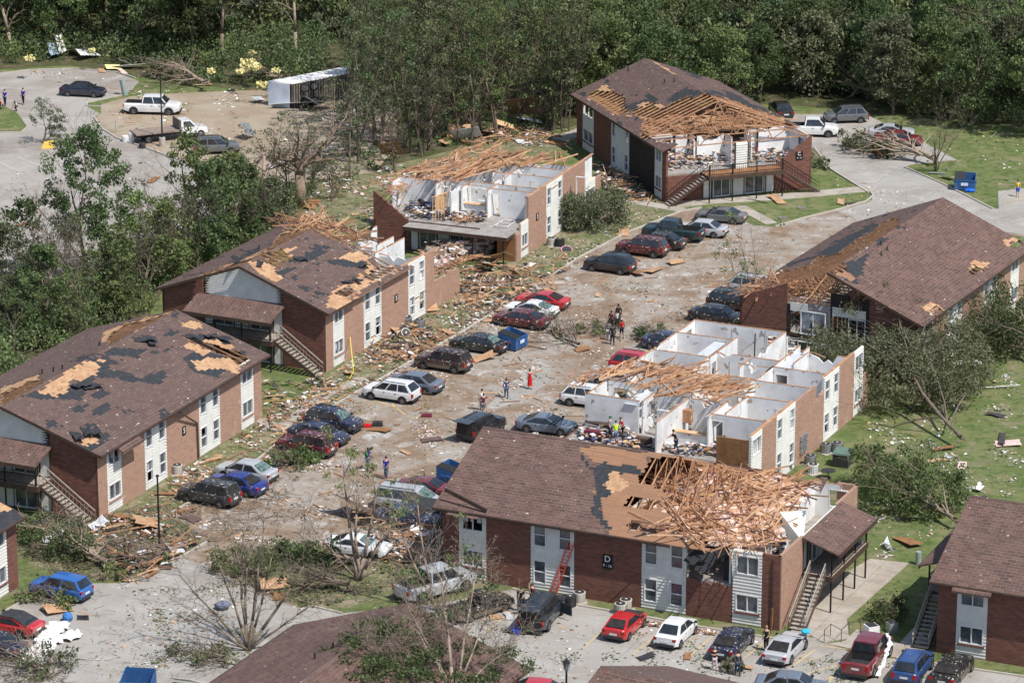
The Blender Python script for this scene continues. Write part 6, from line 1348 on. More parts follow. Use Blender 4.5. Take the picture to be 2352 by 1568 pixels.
# the big broken oak
ok = MB(); tips = []; keep = R; R = random.Random(77)
ok.tube((0, 0, -.3), (0, 0, 3.2), .62, .48, 10); ok.tube((0, 0, 3.2), (.1, 0, 4.6), .48, .42, 10)
for d, l, r_ in (((-1, .1, .25), 3.2, .26), ((-.8, -.3, .8), 3.0, .24), ((.9, 0, .35), 3.4, .27), ((.75, .3, .9), 3.2, .25), ((-.25, .2, 1.2), 2.6, .28), ((.2, -.4, 1), 2.6, .22), ((-.6, .5, .5), 2.8, .2), ((.5, -.6, .5), 2.6, .2)):
    grow(ok, (0.05, 0, R.uniform(3.0, 4.5)), d, l, r_, 3, tips, .62, .1, 2, .22, .016)
lc = MB()
for p, d in tips:
    if R.random() < .5: leaves(lc, p, .45, 9, .22)
R = keep; put_tree((ok.mesh('trunk', M('oak_bark', (.30, .22, .16), (.19, .14, .10), 2), True), lc.mesh('crown', LEAFO)), at(690, 475), 1.0, 0, 'large storm-stripped oak with thick spreading limbs', name='oak_tree')
stk = MB(); stk.tube((0, 0, -.2), (.1, 0, 5.6), .22, .17, 8); stk.tube((.1, 0, 5.6), (-.5, 0, 6.2), .12, .05, 6); stk.tube((.1, 0, 5.5), (.5, .1, 6.1), .10, .03, 6)
put_tree((stk.mesh('trunk', BARKP, True),), at(606, 490), 1, 0, 'snapped bare trunk left of the stripped oak', name='snapped_tree')
rs_ = random.Random(5)
for (u, v, h_) in [(rs_.uniform(40, 2330), rs_.uniform(40, 150), rs_.uniform(8, 12)) for _ in range(14)]+[(28, 125, 8.5), (335, 120, 7), (1462, 150, 9), (1480, 150, 8), (2310, 150, 15), (2135, 190, 8), (1560, 60, 12), (2295, 240, 14), (1060, 220, 9), (985, 330, 8)]:
    t = MB(); tips = []; lx = R.uniform(-.18, .18); t.tube((0, 0, -.3), (lx*h_*.3, 0, h_*.3), .22, .19, 7); t.tube((lx*h_*.3, 0, h_*.3), (lx*h_*.8, 0, h_*.6), .19, .13, 7)
    for k_ in range(4): grow(t, (lx*h_*.3*(1+k_*.4), 0, h_*(.35+.08*k_)), (R.uniform(-1, 1), R.uniform(-1, 1), .8), h_*.2, .07, 2, tips, .6, .15, 2, .2)
    put_tree((t.mesh('trunk', BARKP, True),), at(u, v), 1, R.uniform(0, 6), 'pale snapped trunk standing at the edge of the wood', name='snapped_tree', group='snapped trunks at the wood edge')
# ---- fallen and leaning trees
def fallen(base, tipuv, label, leafm, nlv=40, dens=40, tr=.3, h0=.6, h1=1.6, spread=.55, depth=4, lsize=.24, tip_d=.8, name='fallen_tree', cone=.33, dead=.0, seed=1, start=.35, roots=True, cr=.9, basez=0, kids=2, twig=BARKP):
    global R; keep = R; R = random.Random(seed); a = at(*base); b = at(*tipuv); d = b-a; L = d.length; d.normalize(); t = MB(); tips = []; sd = Vector((-d.y, d.x, 0))
    grow(t, (0, 0, h0), d+Vector((0, 0, .08)), L*.42, tr, depth, tips, spread, .04, kids, .10, .014)
    for k in range(7): grow(t, d*L*R.uniform(.05, .35)+Vector((0, 0, h0)), d+sd*R.uniform(-.6, .6)+Vector((0, 0, R.uniform(.1, .5))), L*.35, tr*.45, 2, tips, spread, .05, 2, .12, .014)
    if roots:
        for k in range(9): aa = R.uniform(0, 6.28); grow(t, (0, 0, h0*.8), -d*.5+sd*math.cos(aa)+Vector((0, 0, math.sin(aa))), tr*2.6, tr*.4, 0, [], .3)
    c = MB()
    for i in range(nlv):
        f = start+(1-start)*R.random(); w = L*cone*math.sin(PI*min(.95, .15+(f-start)/(1-start)*.8)); q = d*L*f*1.04+sd*R.uniform(-w, w)+Vector((0, 0, max(.25, h1*R.uniform(.1, 1.0)))); leaves(c, q, cr*R.uniform(.5, 1.2), dens, lsize, .75)
    cap = h1*1.15+.3; t.v = [(x, y, z if z < cap*.5 else cap*.5+cap*.5*math.tanh((z-cap*.5)/(cap*.5))) for x, y, z in t.v]
    t.v = [(x, y, max(z, .03)) for x, y, z in t.v]
    R = keep; me = [t.mesh('trunk', twig, True)]
    if c.v: me.append(c.mesh('crown', leafm))
    return put_tree(me, Vector((a.x, a.y, basez)), 1, 0, label, name=name)
fallen((2205, 1030), (1985, 815), 'large fallen tree with feathery dark crown between the roofless walls and the lawn', LEAFO, 330, 115, .17, 1.0, 4.8, seed=5, start=.30, cone=.31, cr=1.15, lsize=.2, twig=TWIG)
fallen((2400, 850), (2200, 745), 'fallen dark green tree cut by the right edge of the photo', LEAFD, 190, 95, .2, 1.0, 4.2, seed=6, start=.2, cone=.38, cr=1.1, lsize=.2)
fallen((2192, 1215), (1995, 1110), 'rounded leafy tree lying on the lawn beside the front block', LEAF, 110, 95, .18, .8, 3.4, seed=7, start=.12, cone=.36, cr=1.0, lsize=.2)
fallen((2140, 380), (1935, 338), 'uprooted leafy tree across the upper right drive', LEAFO, 44, 60, .28, .8, 1.6, seed=8, start=.42, cone=.20, cr=.8, depth=3)
fallen((1440, 512), (1300, 530), 'leafy tree brought down against the centre block', LEAFO, 90, 90, .2, .8, 3.2, seed=9, start=.05, cone=.42, cr=1.0, roots=False, lsize=.2)
fallen((2030, 240), (1840, 190), 'grey fallen tree with long bare limbs in front of the wood', LEAFG, 16, 40, .35, 1.2, 6, seed=10, start=.5, cone=.4, cr=.9, depth=4, spread=.7)
fallen((470, 205), (350, 175), 'fallen bare-limbed tree on the far lawn, dark crown to the left', LEAFD, 22, 60, .22, .8, 2.4, seed=11, start=.55, cone=.2, cr=.9)
fallen((640, 190), (540, 178), 'uprooted thicket with stringy roots left of the trailer', LEAFD, 26, 50, .2, .6, 2.2, seed=12, start=.1, cone=.3, cr=.8)
fallen((250, 1310), (60, 1235), 'fallen dark leafy tree between the lower left blocks', LEAFD, 46, 60, .22, .6, 2.2, seed=13, start=.2, cone=.24, cr=.9, lsize=.19)
fallen((420, 1265), (250, 1335), 'fallen limbs with few leaves beside the black lamp pole', LEAF, 8, 30, .16, .5, 1.2, seed=14, start=.3, cone=.25, cr=.5)
fallen((610, 1330), (500, 1310), 'leafy branches heaped on the island kerb', LEAF, 34, 70, .12, .5, 1.6, seed=15, start=-.2, cone=.5, cr=.7, roots=False, lsize=.2)
fallen((830, 1300), (640, 1290), 'long fallen limbs across the grass island', LEAFD, 26, 55, .2, .5, 1.6, seed=16, start=.3, cone=.22, cr=.8)
fallen((800, 1360), (640, 1345), 'grey tangled limbs on the grass island, bare of leaves', LEAFO, 3, 20, .2, .6, 1.6, seed=17, start=.5, cone=.3, cr=.5, depth=4, twig=TWIG)
fallen((700, 1060), (620, 1085), 'green brush heaped beside the silver sedan', LEAF, 26, 50, .08, .4, 1.0, seed=18, start=-.2, cone=.45, cr=.6, roots=False)
fallen((1330, 800), (1240, 740), 'grey bare branches in the street beside the speckled maroon sedan', LEAFO, 6, 25, .13, .4, 1.4, seed=19, start=.3, cone=.3, cr=.5, depth=4, roots=False, twig=TWIG)
fallen((1330, 770), (1420, 750), 'leafy twigs scattered at the street edge near the group of people', LEAF, 10, 30, .07, .3, .6, seed=20, start=0, cone=.4, cr=.5, roots=False)
fallen((1520, 790), (1470, 770), 'brush pile beside the crushed navy car', LEAFD, 16, 45, .07, .4, 1.0, seed=21, start=-.2, cone=.5, cr=.6, roots=False)
fallen((2350, 1690), (1350, 1690), '', LEAFD, 0, 0) if False else None
fallen((150, 1400), (60, 1365), 'green branches on the ground in front of the blue retro hatchback', LEAF, 16, 50, .06, .3, .8, seed=22, start=-.1, cone=.5, cr=.6, roots=False)
fallen((120, 1560), (0, 1500), 'twiggy branches piled in the lower left corner', LEAFO, 16, 40, .1, .4, 1.2, seed=23, start=0, cone=.5, cr=.7, roots=False)
fallen((560, 1530), (400, 1500), 'flattened brush at the foot of the many-stemmed tree', LEAFO, 18, 30, .12, .3, .8, seed=24, start=0, cone=.35, cr=.6, roots=False, twig=TWIG)
fallen((1940, 1170), (1990, 1000), '', LEAFD, 0, 0) if False else None
fallen((1900, 395), (1868, 360), 'leafy branch lying at the kerb beside the twin-stair block', LEAFD, 10, 40, .06, .3, .7, seed=25, start=0, cone=.3, cr=.5, roots=False)
fallen((2030, 1430), (2060, 1410), 'dark shrub on the grass in front of the lower right stairs', LEAFD, 26, 60, .05, .4, 1.4, seed=26, start=-.5, cone=.7, cr=.7, roots=False, name='shrub', lsize=.16)
fallen((1690, 1535), (1660, 1545), 'leafy twigs on the asphalt behind the navy sedan', LEAFO, 7, 30, .04, .2, .6, seed=27, start=-.3, cone=.6, cr=.4, roots=False)
# multi-stem and snapped trees
def multistem(u, v, label, stems, leafn=6, dens=20, seed=1, mat=BARKP, z=0, leafm=LEAF, lr=.5, depth=3, low=()):
    global R; keep = R; R = random.Random(seed); a = at(u, v, z); t = MB(); tips = []; c = MB()
    for (tu, tv, th, r) in stems:
        r *= .62       # stem end given by pixel and height
        e = at(tu, tv, th+z)-a; e.z = th; d = e.normalized(); L = e.length
        p = Vector((R.uniform(-.15, .15), R.uniform(-.15, .15), 0)); n = 4
        for i in range(n):
            q = e*((i+1)/n)+Vector((R.gauss(0, .10), R.gauss(0, .10), 0))*L*.1; t.tube(p, q, r*(1-.6*i/n), r*(1-.6*(i+1)/n), 7); 
            if i > 0:
                for k in range(3): grow(t, q, d+Vector((R.uniform(-.9, .9), R.uniform(-.9, .9), R.uniform(-.1, .5))), L*R.uniform(.12, .24), r*.30*(1-.5*i/n), depth-1, tips, .55, .06, 2, .2, .010)
            p = q
    for k in range(min(leafn, len(tips))): p, d = R.choice(tips); leaves(c, p, lr*R.uniform(.6, 1.2), dens, .2)
    for (lu, lv_, lz, lr_, ln) in low:
        q = at(lu, lv_, lz)-a
        for k in range(ln): leaves(c, q+Vector((R.gauss(0, lr_), R.gauss(0, lr_*.8), R.gauss(0, .3))), .55, 60, .18, .6)
    R = keep; me = [t.mesh('trunk', mat, True)]
    if c.v: me.append(c.mesh('crown', leafm))
    return put_tree(me, a, 1, 0, label, name='broken_tree')
multistem(572, 1492, 'many-stemmed bare tree snapped off short at the bottom of the street', [(420, 1330, 5, .16), (500, 1290, 6, .17), (545, 1260, 6.5, .18), (560, 1240, 7, .17), (600, 1225, 7.5, .18), (625, 1280, 6, .16), (700, 1300, 5.5, .22), (440, 1400, 3.5, .12), (720, 1385, 3.2, .14), (590, 1330, 4.5, .2)], 0, 10, 31, TWIG)
under_ = MB(); under(under_, [(860, 1440), (930, 1420), (1000, 1450), (1010, 1540), (900, 1568), (800, 1500)], 0)
multistem(824, 1332, 'tall snapped tree with split stems beside the white muscle car', [(790, 1090, 7.5, .24), (815, 1130, 6.5, .2), (862, 1130, 6.2, .22), (925, 1160, 4.8, .17), (700, 1190, 4.5, .09), (880, 1230, 3.5, .18)], 20, 26, 32, lr=.55)
multistem(1000, 1400, 'thin-limbed tree with drooping leaves in front of the front block', [(905, 1180, 6.8, .14), (960, 1160, 7.5, .15), (1060, 1250, 5, .11), (1100, 1290, 4, .09), (930, 1330, 2.5, .08)], 18, 28, 33, lr=.55)
multistem(1045, 1600, 'broken tree fallen onto the foreground roof with leafy left side', [(940, 1400, 3.4, .2), (1010, 1330, 5.6, .22), (1085, 1330, 5.4, .16), (1120, 1400, 4, .12), (830, 1470, 2.0, .10), (870, 1500, 1.6, .12), (960, 1450, 2.6, .2), (1180, 1470, 2, .09)], 10, 30, 34, z=6.3, lr=.6, leafm=LEAFD, depth=4, low=[(850, 1470, 8.0, 1.2, 16), (900, 1450, 8.2, 1.0, 14), (930, 1520, 8.0, 1.5, 22), (880, 1540, 7.8, 1.3, 16), (830, 1495, 7.9, .8, 8), (1000, 1490, 8.0, 1.2, 14), (1010, 1400, 8.4, .7, 7), (1130, 1500, 7.2, .9, 8), (1180, 1510, 6.8, .6, 5), (1060, 1555, 7.6, 1.2, 12)])
multistem(1742, 748, 'slender leaning tree with a few leaves at the torn brick corner', [(1722, 640, 4.5, .15), (1668, 580, 6.5, .08), (1700, 560, 8, .09), (1730, 560, 8, .07)], 12, 24, 35, lr=.5, leafm=LEAFB)
multistem(1760, 752, 'short snapped trunk beside the slender leaning tree', [(1762, 690, 2.9, .2), (1745, 700, 2.2, .12)], 0, 0, 36)
multistem(2148, 392, 'leafless snapped tree at the roots of the uprooted tree', [(2148, 330, 3.0, .26), (2185, 260, 6.5, .12), (2205, 300, 4.4, .1), (2165, 290, 5.5, .1)], 0, 0, 37, TWIG)
multistem(1996, 830, 'broken limbs rising in front of the maroon-roofed block', [(1985, 720, 5.2, .14), (2060, 730, 5, .12), (2105, 700, 5.6, .09), (2050, 690, 6, .08)], 14, 26, 38, lr=.5)
multistem(290, 1290, 'short splintered trunk beside the black lamp pole', [(285, 1225, 2.8, .22), (300, 1240, 2.2, .14)], 0, 0, 39)
# ================================================================ people
def skin_obj(name, verts, edges, radii, mat, parent, sub=1, root=0):
    me = bpy.data.meshes.new(name); bm = bmesh.new(); ly = bm.verts.layers.skin.verify(); vs = [bm.verts.new(v) for v in verts]
    for a, b in edges: bm.edges.new((vs[a], vs[b]))
    for i, v in enumerate(vs):
        r = radii[i]; v[ly].radius = (r, r) if not isinstance(r, tuple) else r; v[ly].use_root = (i == root)
    bm.to_mesh(me); bm.free(); me.materials.append(mat); o = bpy.data.objects.new(name, me); SC.collection.objects.link(o); o.parent = parent
    md = o.modifiers.new('skin', 'SKIN'); md.use_smooth_shade = True; md.use_x_symmetry = False
    if sub: s = o.modifiers.new('sub', 'SUBSURF'); s.levels = sub; s.render_levels = sub
    return o
def chain(o, src, n0, r0, mat, parent, name): pass
PEOPLE = []
def person(uv, z, az, label, top, bottom, hair, skin, h=1.74, pose='stand', long_sleeve=False, shorts=False, dress=False, hat=None, extra=None, stride=.12, shoes=None, sleeveless=False, hairlen=0):
    """az: direction the person faces. Local frame: +x forward, +y left."""
    p = at(uv[0], uv[1], z); r = empty('person', (p.x, p.y, z), rad(az), label, 'person', None); s = h/1.74
    bend = {'stand': 0, 'lean': .28, 'crouch': .55}.get(pose, 0); kneel = pose == 'crouch'
    hipz = .93 if not kneel else .62; hip = Vector((0, 0, hipz)); td = Vector((math.sin(bend), 0, math.cos(bend)))
    waist = hip+td*.14; chest = hip+td*.36; neckb = hip+td*.53; neck = hip+td*.60; head = hip+td*.70+Vector((.02, 0, 0)); crown_ = head+td*.10
    V_, E_, Rr = [], [], []
    def add(v, rr, prev=None):
        V_.append(tuple(Vector(v)*s)); Rr.append(tuple(x*s for x in rr) if isinstance(rr, tuple) else rr*s)
        if prev is not None: E_.append((prev, len(V_)-1))
        return len(V_)-1
    h0 = add(hip, (.125, .105)); w = add(waist, (.125, .095), h0); ch = add(chest, (.155, .11), w); nb = add(neckb, (.10, .07), ch); nk = add(neck, .05, nb); hd = add(head, (.075, .088), nk); cr_ = add(crown_, (.07, .082), hd)
    legs = []; arms = []
    for sg in (1, -1):
        st = stride*sg
        hp = add(hip+Vector((0, sg*.09, -.05)), .088, h0)
        kn = Vector((st*.5+.03+(.30 if kneel else 0), sg*.10, hipz*.53 if not kneel else .45)); k = add(kn, .058, hp)
        an = Vector((st-.02, sg*.11, .08)); a_ = add(an, .038, k); ft = add(an+Vector((.15, sg*.02, -.045)), .034, a_); legs.append((hp, k, a_, ft))
        sh = add(neckb+Vector((0, sg*.165, -.035)), .058, nb if False else ch)
        E_[-1] = (nb, sh)
        P = (extra or {}).get('arms', {}).get(sg)
        el, wr_ = (Vector(P[0]), Vector(P[1])) if P else (neckb+Vector((-.03+bend*.25, sg*.23, -.30)), neckb+Vector((.06+bend*.4, sg*.24, -.54)))
        if P: el = neckb+el; wr_ = neckb+wr_
        e = add(el, .041, sh); wv = add(wr_, .028, e); dh = (wr_-el).normalized(); pal = add(wr_+dh*.06, (.034, .018), wv); arms.append((sh, e, wv, pal))
        side = dh.cross(Vector((1, 0, .2))).normalized() if abs(dh.x) < .9 else Vector((0, 1, 0))
        for f in range(4):
            q = wr_+dh*(.11)+side*(f-1.5)*.019; f1 = add(q, .0085, pal); add(q+dh*(.045-.006*abs(f-1.3))+Vector((.008, 0, 0)), .007, f1)
        f1 = add(wr_+dh*.05+side*.036+Vector((.012, 0, 0)), .010, wv if False else pal); add(wr_+dh*.085+side*.05+Vector((.02, 0, 0)), .008, f1)
    body = skin_obj('body', V_, E_, Rr, skin, r)
    nz = MB(); fw = Vector((math.cos(bend), 0, -math.sin(bend)*.6)); hc = head*s+td*.03*s
    nz.ball(hc+fw*.082*s, .016*s, 6, 4, sc=(1, .8, 1.3)); nz.build('nose', skin, r, smooth=True)
    for sg in (1, -1): e_ = MB(); e_.ball(hc+fw*.075*s+Vector((0, sg*.03*s, .03*s)), .010*s, 6, 4); e_.build('eye', DARKIN, r, smooth=True); e_ = MB(); e_.ball(hc+Vector((0, sg*.078*s, .0)), .022*s, 6, 4, sc=(.7, .4, 1.2)); e_.build('ear', skin, r, smooth=True)
    mo = MB(); mo.ball(hc+fw*.078*s-Vector((0, 0, .035*s)), .016*s, 6, 4, sc=(.4, 1.4, .4)); mo.build('mouth', M('lips', (.35, .12, .1), (.3, .1, .08), 3), r)
    # clothes
    def cloth(name, ids, grow_, mat, cutlast=None, rootid=None):
        idx = {k: i for i, k in enumerate(ids)}; vs = [Vector(V_[k]) for k in ids]; rr = []
        for k in ids: q = Rr[k]; rr.append(tuple(x*grow_+.008 for x in q) if isinstance(q, tuple) else q*grow_+.010)
        es = [(idx[a], idx[b]) for a, b in E_ if a in idx and b in idx]
        if cutlast:
            for k, f, other in cutlast: vs[idx[k]] = Vector(V_[other]).lerp(Vector(V_[k]), f)
        return skin_obj(name, vs, es, rr, mat, r, root=0)
    up = [h0, w, ch, nb]+[arms[0][0], arms[1][0], arms[0][1], arms[1][1]]
    cut = []
    if long_sleeve: up += [arms[0][2], arms[1][2]]; cut = [(a[2], .95, a[1]) for a in arms]
    elif sleeveless: up = [h0, w, ch, nb, arms[0][0], arms[1][0]]
    else: cut = [(a[1], .75, a[0]) for a in arms]
    cloth('shirt' if not dress else 'dress_top', up, 1.10, top, cut)
    if dress:
        mb = MB(); n = 14; prof = [(hipz+.16, .15), (hipz-.05, .19), (hipz-.3, .20), (.30, .21)]
        for (z0, r0), (z1, r1) in zip(prof, prof[1:]):
            for k in range(n): a0, a1 = 2*PI*k/n, 2*PI*(k+1)/n; mb.quad(*[(rr*.75*s*math.cos(a), rr*s*math.sin(a), zz*s) for rr, zz, a in ((r0, z0, a0), (r0, z0, a1), (r1, z1, a1), (r1, z1, a0))])
        mb.build('skirt', bottom, r, smooth=True)
    else:
        lo = [h0, legs[0][0], legs[1][0], legs[0][1], legs[1][1]]; cut = []
        if not shorts: lo += [legs[0][2], legs[1][2]]
        cloth('shorts' if shorts else 'trousers', lo, 1.16, bottom, cut)
    sm = shoes or PLAST
    for L_ in legs: mb = MB(); a_ = Vector(V_[L_[2]]); mb.ball(a_+Vector((.065*s, 0, -.045*s)), .075*s, 8, 5, sc=(1.7, .62, .55)); mb.build('shoe', sm, r, smooth=True)
    hb = MB(); hb.ball(head*s+td*.055*s-Vector((.018*s, 0, 0)), .102*s, 10, 7, sc=(1, .88, 1.0))
    if hairlen: hb.ball(head*s-Vector((.065*s, 0, .06*s*hairlen)), .085*s, 8, 5, sc=(.7, 1, 1.1*hairlen))
    hb.build('hair', hair, r, smooth=True)
    if hat: mb = MB(); mb.ball(head*s+td*.085*s, .112*s, 10, 6, sc=(1, .95, .72)); mb.ball(head*s+td*.06*s+fw*.12*s, .075*s, 8, 4, sc=(1, .9, .14)); mb.build('cap', hat, r, smooth=True)
    for fn in (extra or {}).get('add', []): fn(r, s, V_, arms, head*s, neckb*s)
    PEOPLE.append(r); return r
def C_(n, c): return M('cloth_'+n, c, tuple(x*.75 for x in c), 6, rough=.9)
HB = M('hair_dark', (.02, .015, .012), (.035, .025, .02), 8); HR = M('hair_brown', (.09, .05, .03), (.06, .035, .02), 8); HY = M('hair_blond', (.38, .26, .13), (.3, .2, .1), 8)
JE = C_('jeans', (.075, .12, .20)); DK = C_('black', (.015, .015, .018)); GR = C_('grey', (.22, .22, .24)); RE = C_('red', (.62, .015, .02)); WHT = C_('white', (.75, .75, .76)); MAR = C_('maroon', (.16, .025, .05)); RB = C_('royal', (.012, .03, .35)); LIME = C_('lime', (.55, .85, .04)); NAVY = C_('navy', (.025, .045, .09)); PNK = C_('pale_pink', (.62, .5, .5)); ORG = C_('orange', (.8, .12, .01)); YLW = C_('yellow', (.85, .55, .02)); GC = C_('green_cap', (.02, .22, .08)); BLP = C_('blue_print', (.05, .10, .26))
def bag(m, off=(-.16, 0, -.2), sz=(.1, .15, .2)):
    def f(r, s, V_, arms, head, nb): mb = MB(); c = Vector(nb)+Vector(off)*s; mb.ball(c, 1, 8, 6, sc=tuple(q*s for q in sz)); mb.build('backpack', m, r, smooth=True)
    return f
def video(r, s, V_, arms, head, nb):
    mb = MB(); c = head+Vector((.05, -.16, .02)); mb.box(c.x-.25, c.x+.25, c.y-.06, c.y+.06, c.z-.08, c.z+.09); mb.tube((c.x+.25, c.y, c.z), (c.x+.40, c.y, c.z), .06, .07, 8); mb.build('video_camera', PLAST, r)
P_ = person
P_((1217, 893), .03, 100, 'person in a long red dress holding up a phone, hair dark and short', RE, RE, HB, SKIN1, 1.66, dress=True, sleeveless=True, extra={'arms': {-1: ((.1, -.24, -.22), (.22, -.24, .02))}})
P_((1163, 914), .03, 95, 'person in blue patterned top and jeans carrying a bag on the back', BLP, JE, HR, SKIN1, 1.68, extra={'add': [bag(GR, (-.02, .24, -.3), (.12, .08, .2))]}, hairlen=1)
P_((1111, 951), .03, 85, 'person in maroon t-shirt and grey shorts with one arm stretched out', MAR, GR, HB, SKIN1, 1.72, shorts=True, extra={'arms': {-1: ((.1, -.36, -.12), (.22, -.62, -.22))}})
P_((1107, 942), .03, 90, 'person in pale yellow and white top mostly hidden behind the maroon t-shirt', C_('pale_yellow', (.72, .72, .5)), GR, HB, SKIN1, 1.76, extra={'add': [bag(WHT)]})
P_((887, 1100), .03, 250, 'person in royal blue polo shirt and jeans standing in the street', RB, JE, HB, SKIN1, 1.78)
P_((845, 1079), .03, 60, 'person in blue shirt and light jeans shouldering a video camera', RB, C_('light_jeans', (.16, .22, .32)), HB, SKIN1, 1.76, extra={'add': [video, bag(GC)], 'arms': {-1: ((.2, -.2, -.05), (.25, -.12, .15))}})
z5 = lambda x, y: Z(5, x, y)
P_(z5(1838, 775), .03, 80, 'person in grey hoodie and pale sweatpants at the left of the group', GR, C_('pale_grey', (.5, .5, .52)), HB, SKIN2, 1.72, long_sleeve=True)
P_(z5(1866, 806), .03, 95, 'person dressed all in black nearest the camera in the group', DK, DK, HB, SKIN2, 1.78, long_sleeve=True)
P_(z5(1930, 762), .03, 110, 'person in red shirt, black shorts and light cap at the right of the group', RE, DK, HB, SKIN2, 1.68, shorts=True, hat=C_('cap_light', (.6, .45, .42)))
P_(z5(1858, 705), .03, 60, 'person in maroon top behind the grey hoodie', MAR, DK, HB, SKIN2, 1.7)
P_(z5(1898, 700), .03, 90, 'person in white sleeveless top in the middle of the group', WHT, DK, HB, SKIN2, 1.7, sleeveless=True)
P_(z5(1908, 665), .03, 100, 'person in dark clothes at the back of the group', DK, DK, HB, SKIN2, 1.78, long_sleeve=True)
zc = lambda x, y: Z('C', x, y)
P_(zc(517, 1020), FL+.01, 95, 'person in lime shirt and jeans in the roofless block', LIME, C_('light_jeans', (.16, .22, .32)), HR, SKIN1, 1.70, 'lean')
P_(zc(470, 990), FL+.01, -10, 'person in grey t-shirt, dark trousers and green cap in the roofless block', C_('lt_grey', (.36, .36, .38)), NAVY, HB, SKIN1, 1.78, hat=GC)
P_(zc(572, 985), FL+.01, 200, 'person in red t-shirt beside a walking frame in the roofless block', RE, DK, HR, SKIN1, 1.7, 'lean')
P_(zc(988, 1092), FL+.01, 175, 'person in dark t-shirt bending over a green chair in the roofless block', DK, NAVY, HB, SKIN1, 1.76, 'lean', extra={'arms': {1: ((.25, .2, -.22), (.42, .12, -.3)), -1: ((.25, -.2, -.22), (.42, -.12, -.3))}})
P_(zc(1364, 1148), FL+.01, 190, 'person in navy shirt and black trousers by the bare plywood wall', NAVY, DK, HB, SKIN1, 1.80)
z8f = lambda x, y: Z(8, x, y)
P_(z8f(1238, 1075), .03, 70, 'person in black t-shirt standing at the open door of the dark blue SUV', DK, DK, HR, SKIN1, 1.78)
P_(z8f(1316, 1040), .03, 150, 'person in maroon top raising both hands behind the dark blue SUV', MAR, DK, HR, SKIN1, 1.66, extra={'arms': {1: ((.15, .22, -.05), (.2, .12, .2)), -1: ((.15, -.22, -.05), (.2, -.12, .2))}})
P_((1641, 1538), .03, 280, 'person in black t-shirt and pale pink trousers with arms folded behind navy sedan', DK, PNK, HY, SKIN1, 1.62, extra={'arms': {1: ((.05, .22, -.28), (.2, -.02, -.24)), -1: ((.05, -.22, -.28), (.2, .04, -.2))}})
P_((1694, 1551), .03, 110, 'person in dark grey sweater and jeans beside the twigs behind navy sedan', C_('slate', (.06, .075, .10)), NAVY, HB, SKIN1, 1.74, long_sleeve=True)
P_(Z(9, 575, 1345), .03, 250, 'person in black sleeveless top between the navy sedan and silver coupe', DK, DK, HY, SKIN1, 1.76, sleeveless=True)
P_((2337, 452), .03, 265, 'person in yellow shirt and blue shorts on the marked bay at the right', YLW, C_('blue_shorts', (.02, .06, .5)), HB, SKIN1, 1.64, shorts=True)
P_((54, 240), .03, 240, 'person in blue shirt standing alone on the far lot', RB, DK, HB, SKIN1, 1.76)
P_((4, 252), .03, 250, 'person in bright orange vest at the left edge of the far lot', ORG, NAVY, HB, SKIN1, 1.6, 'crouch'); P_((12, 243), .03, 250, 'person in blue shirt behind the orange vest', RB, NAVY, HB, SKIN1, 1.76)
P_((38, 255), .03, 250, 'person in white t-shirt crouching by the small leaning tree', WHT, MAR, HB, SKIN2, 1.5, 'crouch')
# ================================================================ street furniture and household things
def thing1(name, mb, mat, label, cat, group=None, loc=None):
    o = mb.build(name, mat); return tag(o, label, cat, group)
def lamp(u, v, h, label, base=False, head='flat'):
    p = at(u, v); r = empty('lamp_post', p, 0, label, 'lamp post', 'black lamp posts'); mb = MB(); mb.tube((0, 0, 0), (0, 0, h), .085, .06, 8); mb.build('pole', BLACKM, r)
    if base: mb = MB(); mb.tube((0, 0, 0), (0, 0, .9), .32, .32, 12); mb.build('concrete_base', CONC, r)
    mb = MB()
    if head == 'flat': mb.tube((0, 0, h), (0, 0, h+.12), .11, .13, 8); mb.build('cap', BLACKM, r)
    else:
        mb.tube((0, 0, h), (0, 0, h+.5), .13, .24, 6); mb.build('lantern_glass', M('lantern_glass', (.25, .27, .27), (.4, .42, .42), 3, rough=.2), r)
        for k in range(6): m2 = MB(); a = 2*PI*k/6; m2.beam((.135*math.cos(a), .135*math.sin(a), h), (.245*math.cos(a), .245*math.sin(a), h+.5), .02, .02); m2.build('lantern_bar', BLACKM, r)
        m2 = MB(); m2.tube((0, 0, h+.5), (0, 0, h+.72), .29, .05, 6); m2.tube((0, 0, h+.72), (0, 0, h+.84), .03, .015, 6); m2.build('lantern_roof', BLACKM, r)
        m2 = MB(); m2.tube((0, 0, h-.1), (0, 0, h), .06, .13, 6); m2.build('lantern_collar', BLACKM, r)
lamp(367, 1276, 5.9, 'tall black lamp pole on the lower left lawn'); lamp(373, 336, 7.3, 'tall black lamp pole on a concrete base by the flatbed truck', True)
def lamp_at_top(u, v, h): q = at(u, v, h); return q
q = at(1301, 1530, 4.2); 
uu, vv = px((q.x, q.y, 0)); lamp(uu, vv, 4.0, 'black street lantern standing at the bottom edge', head='lantern')
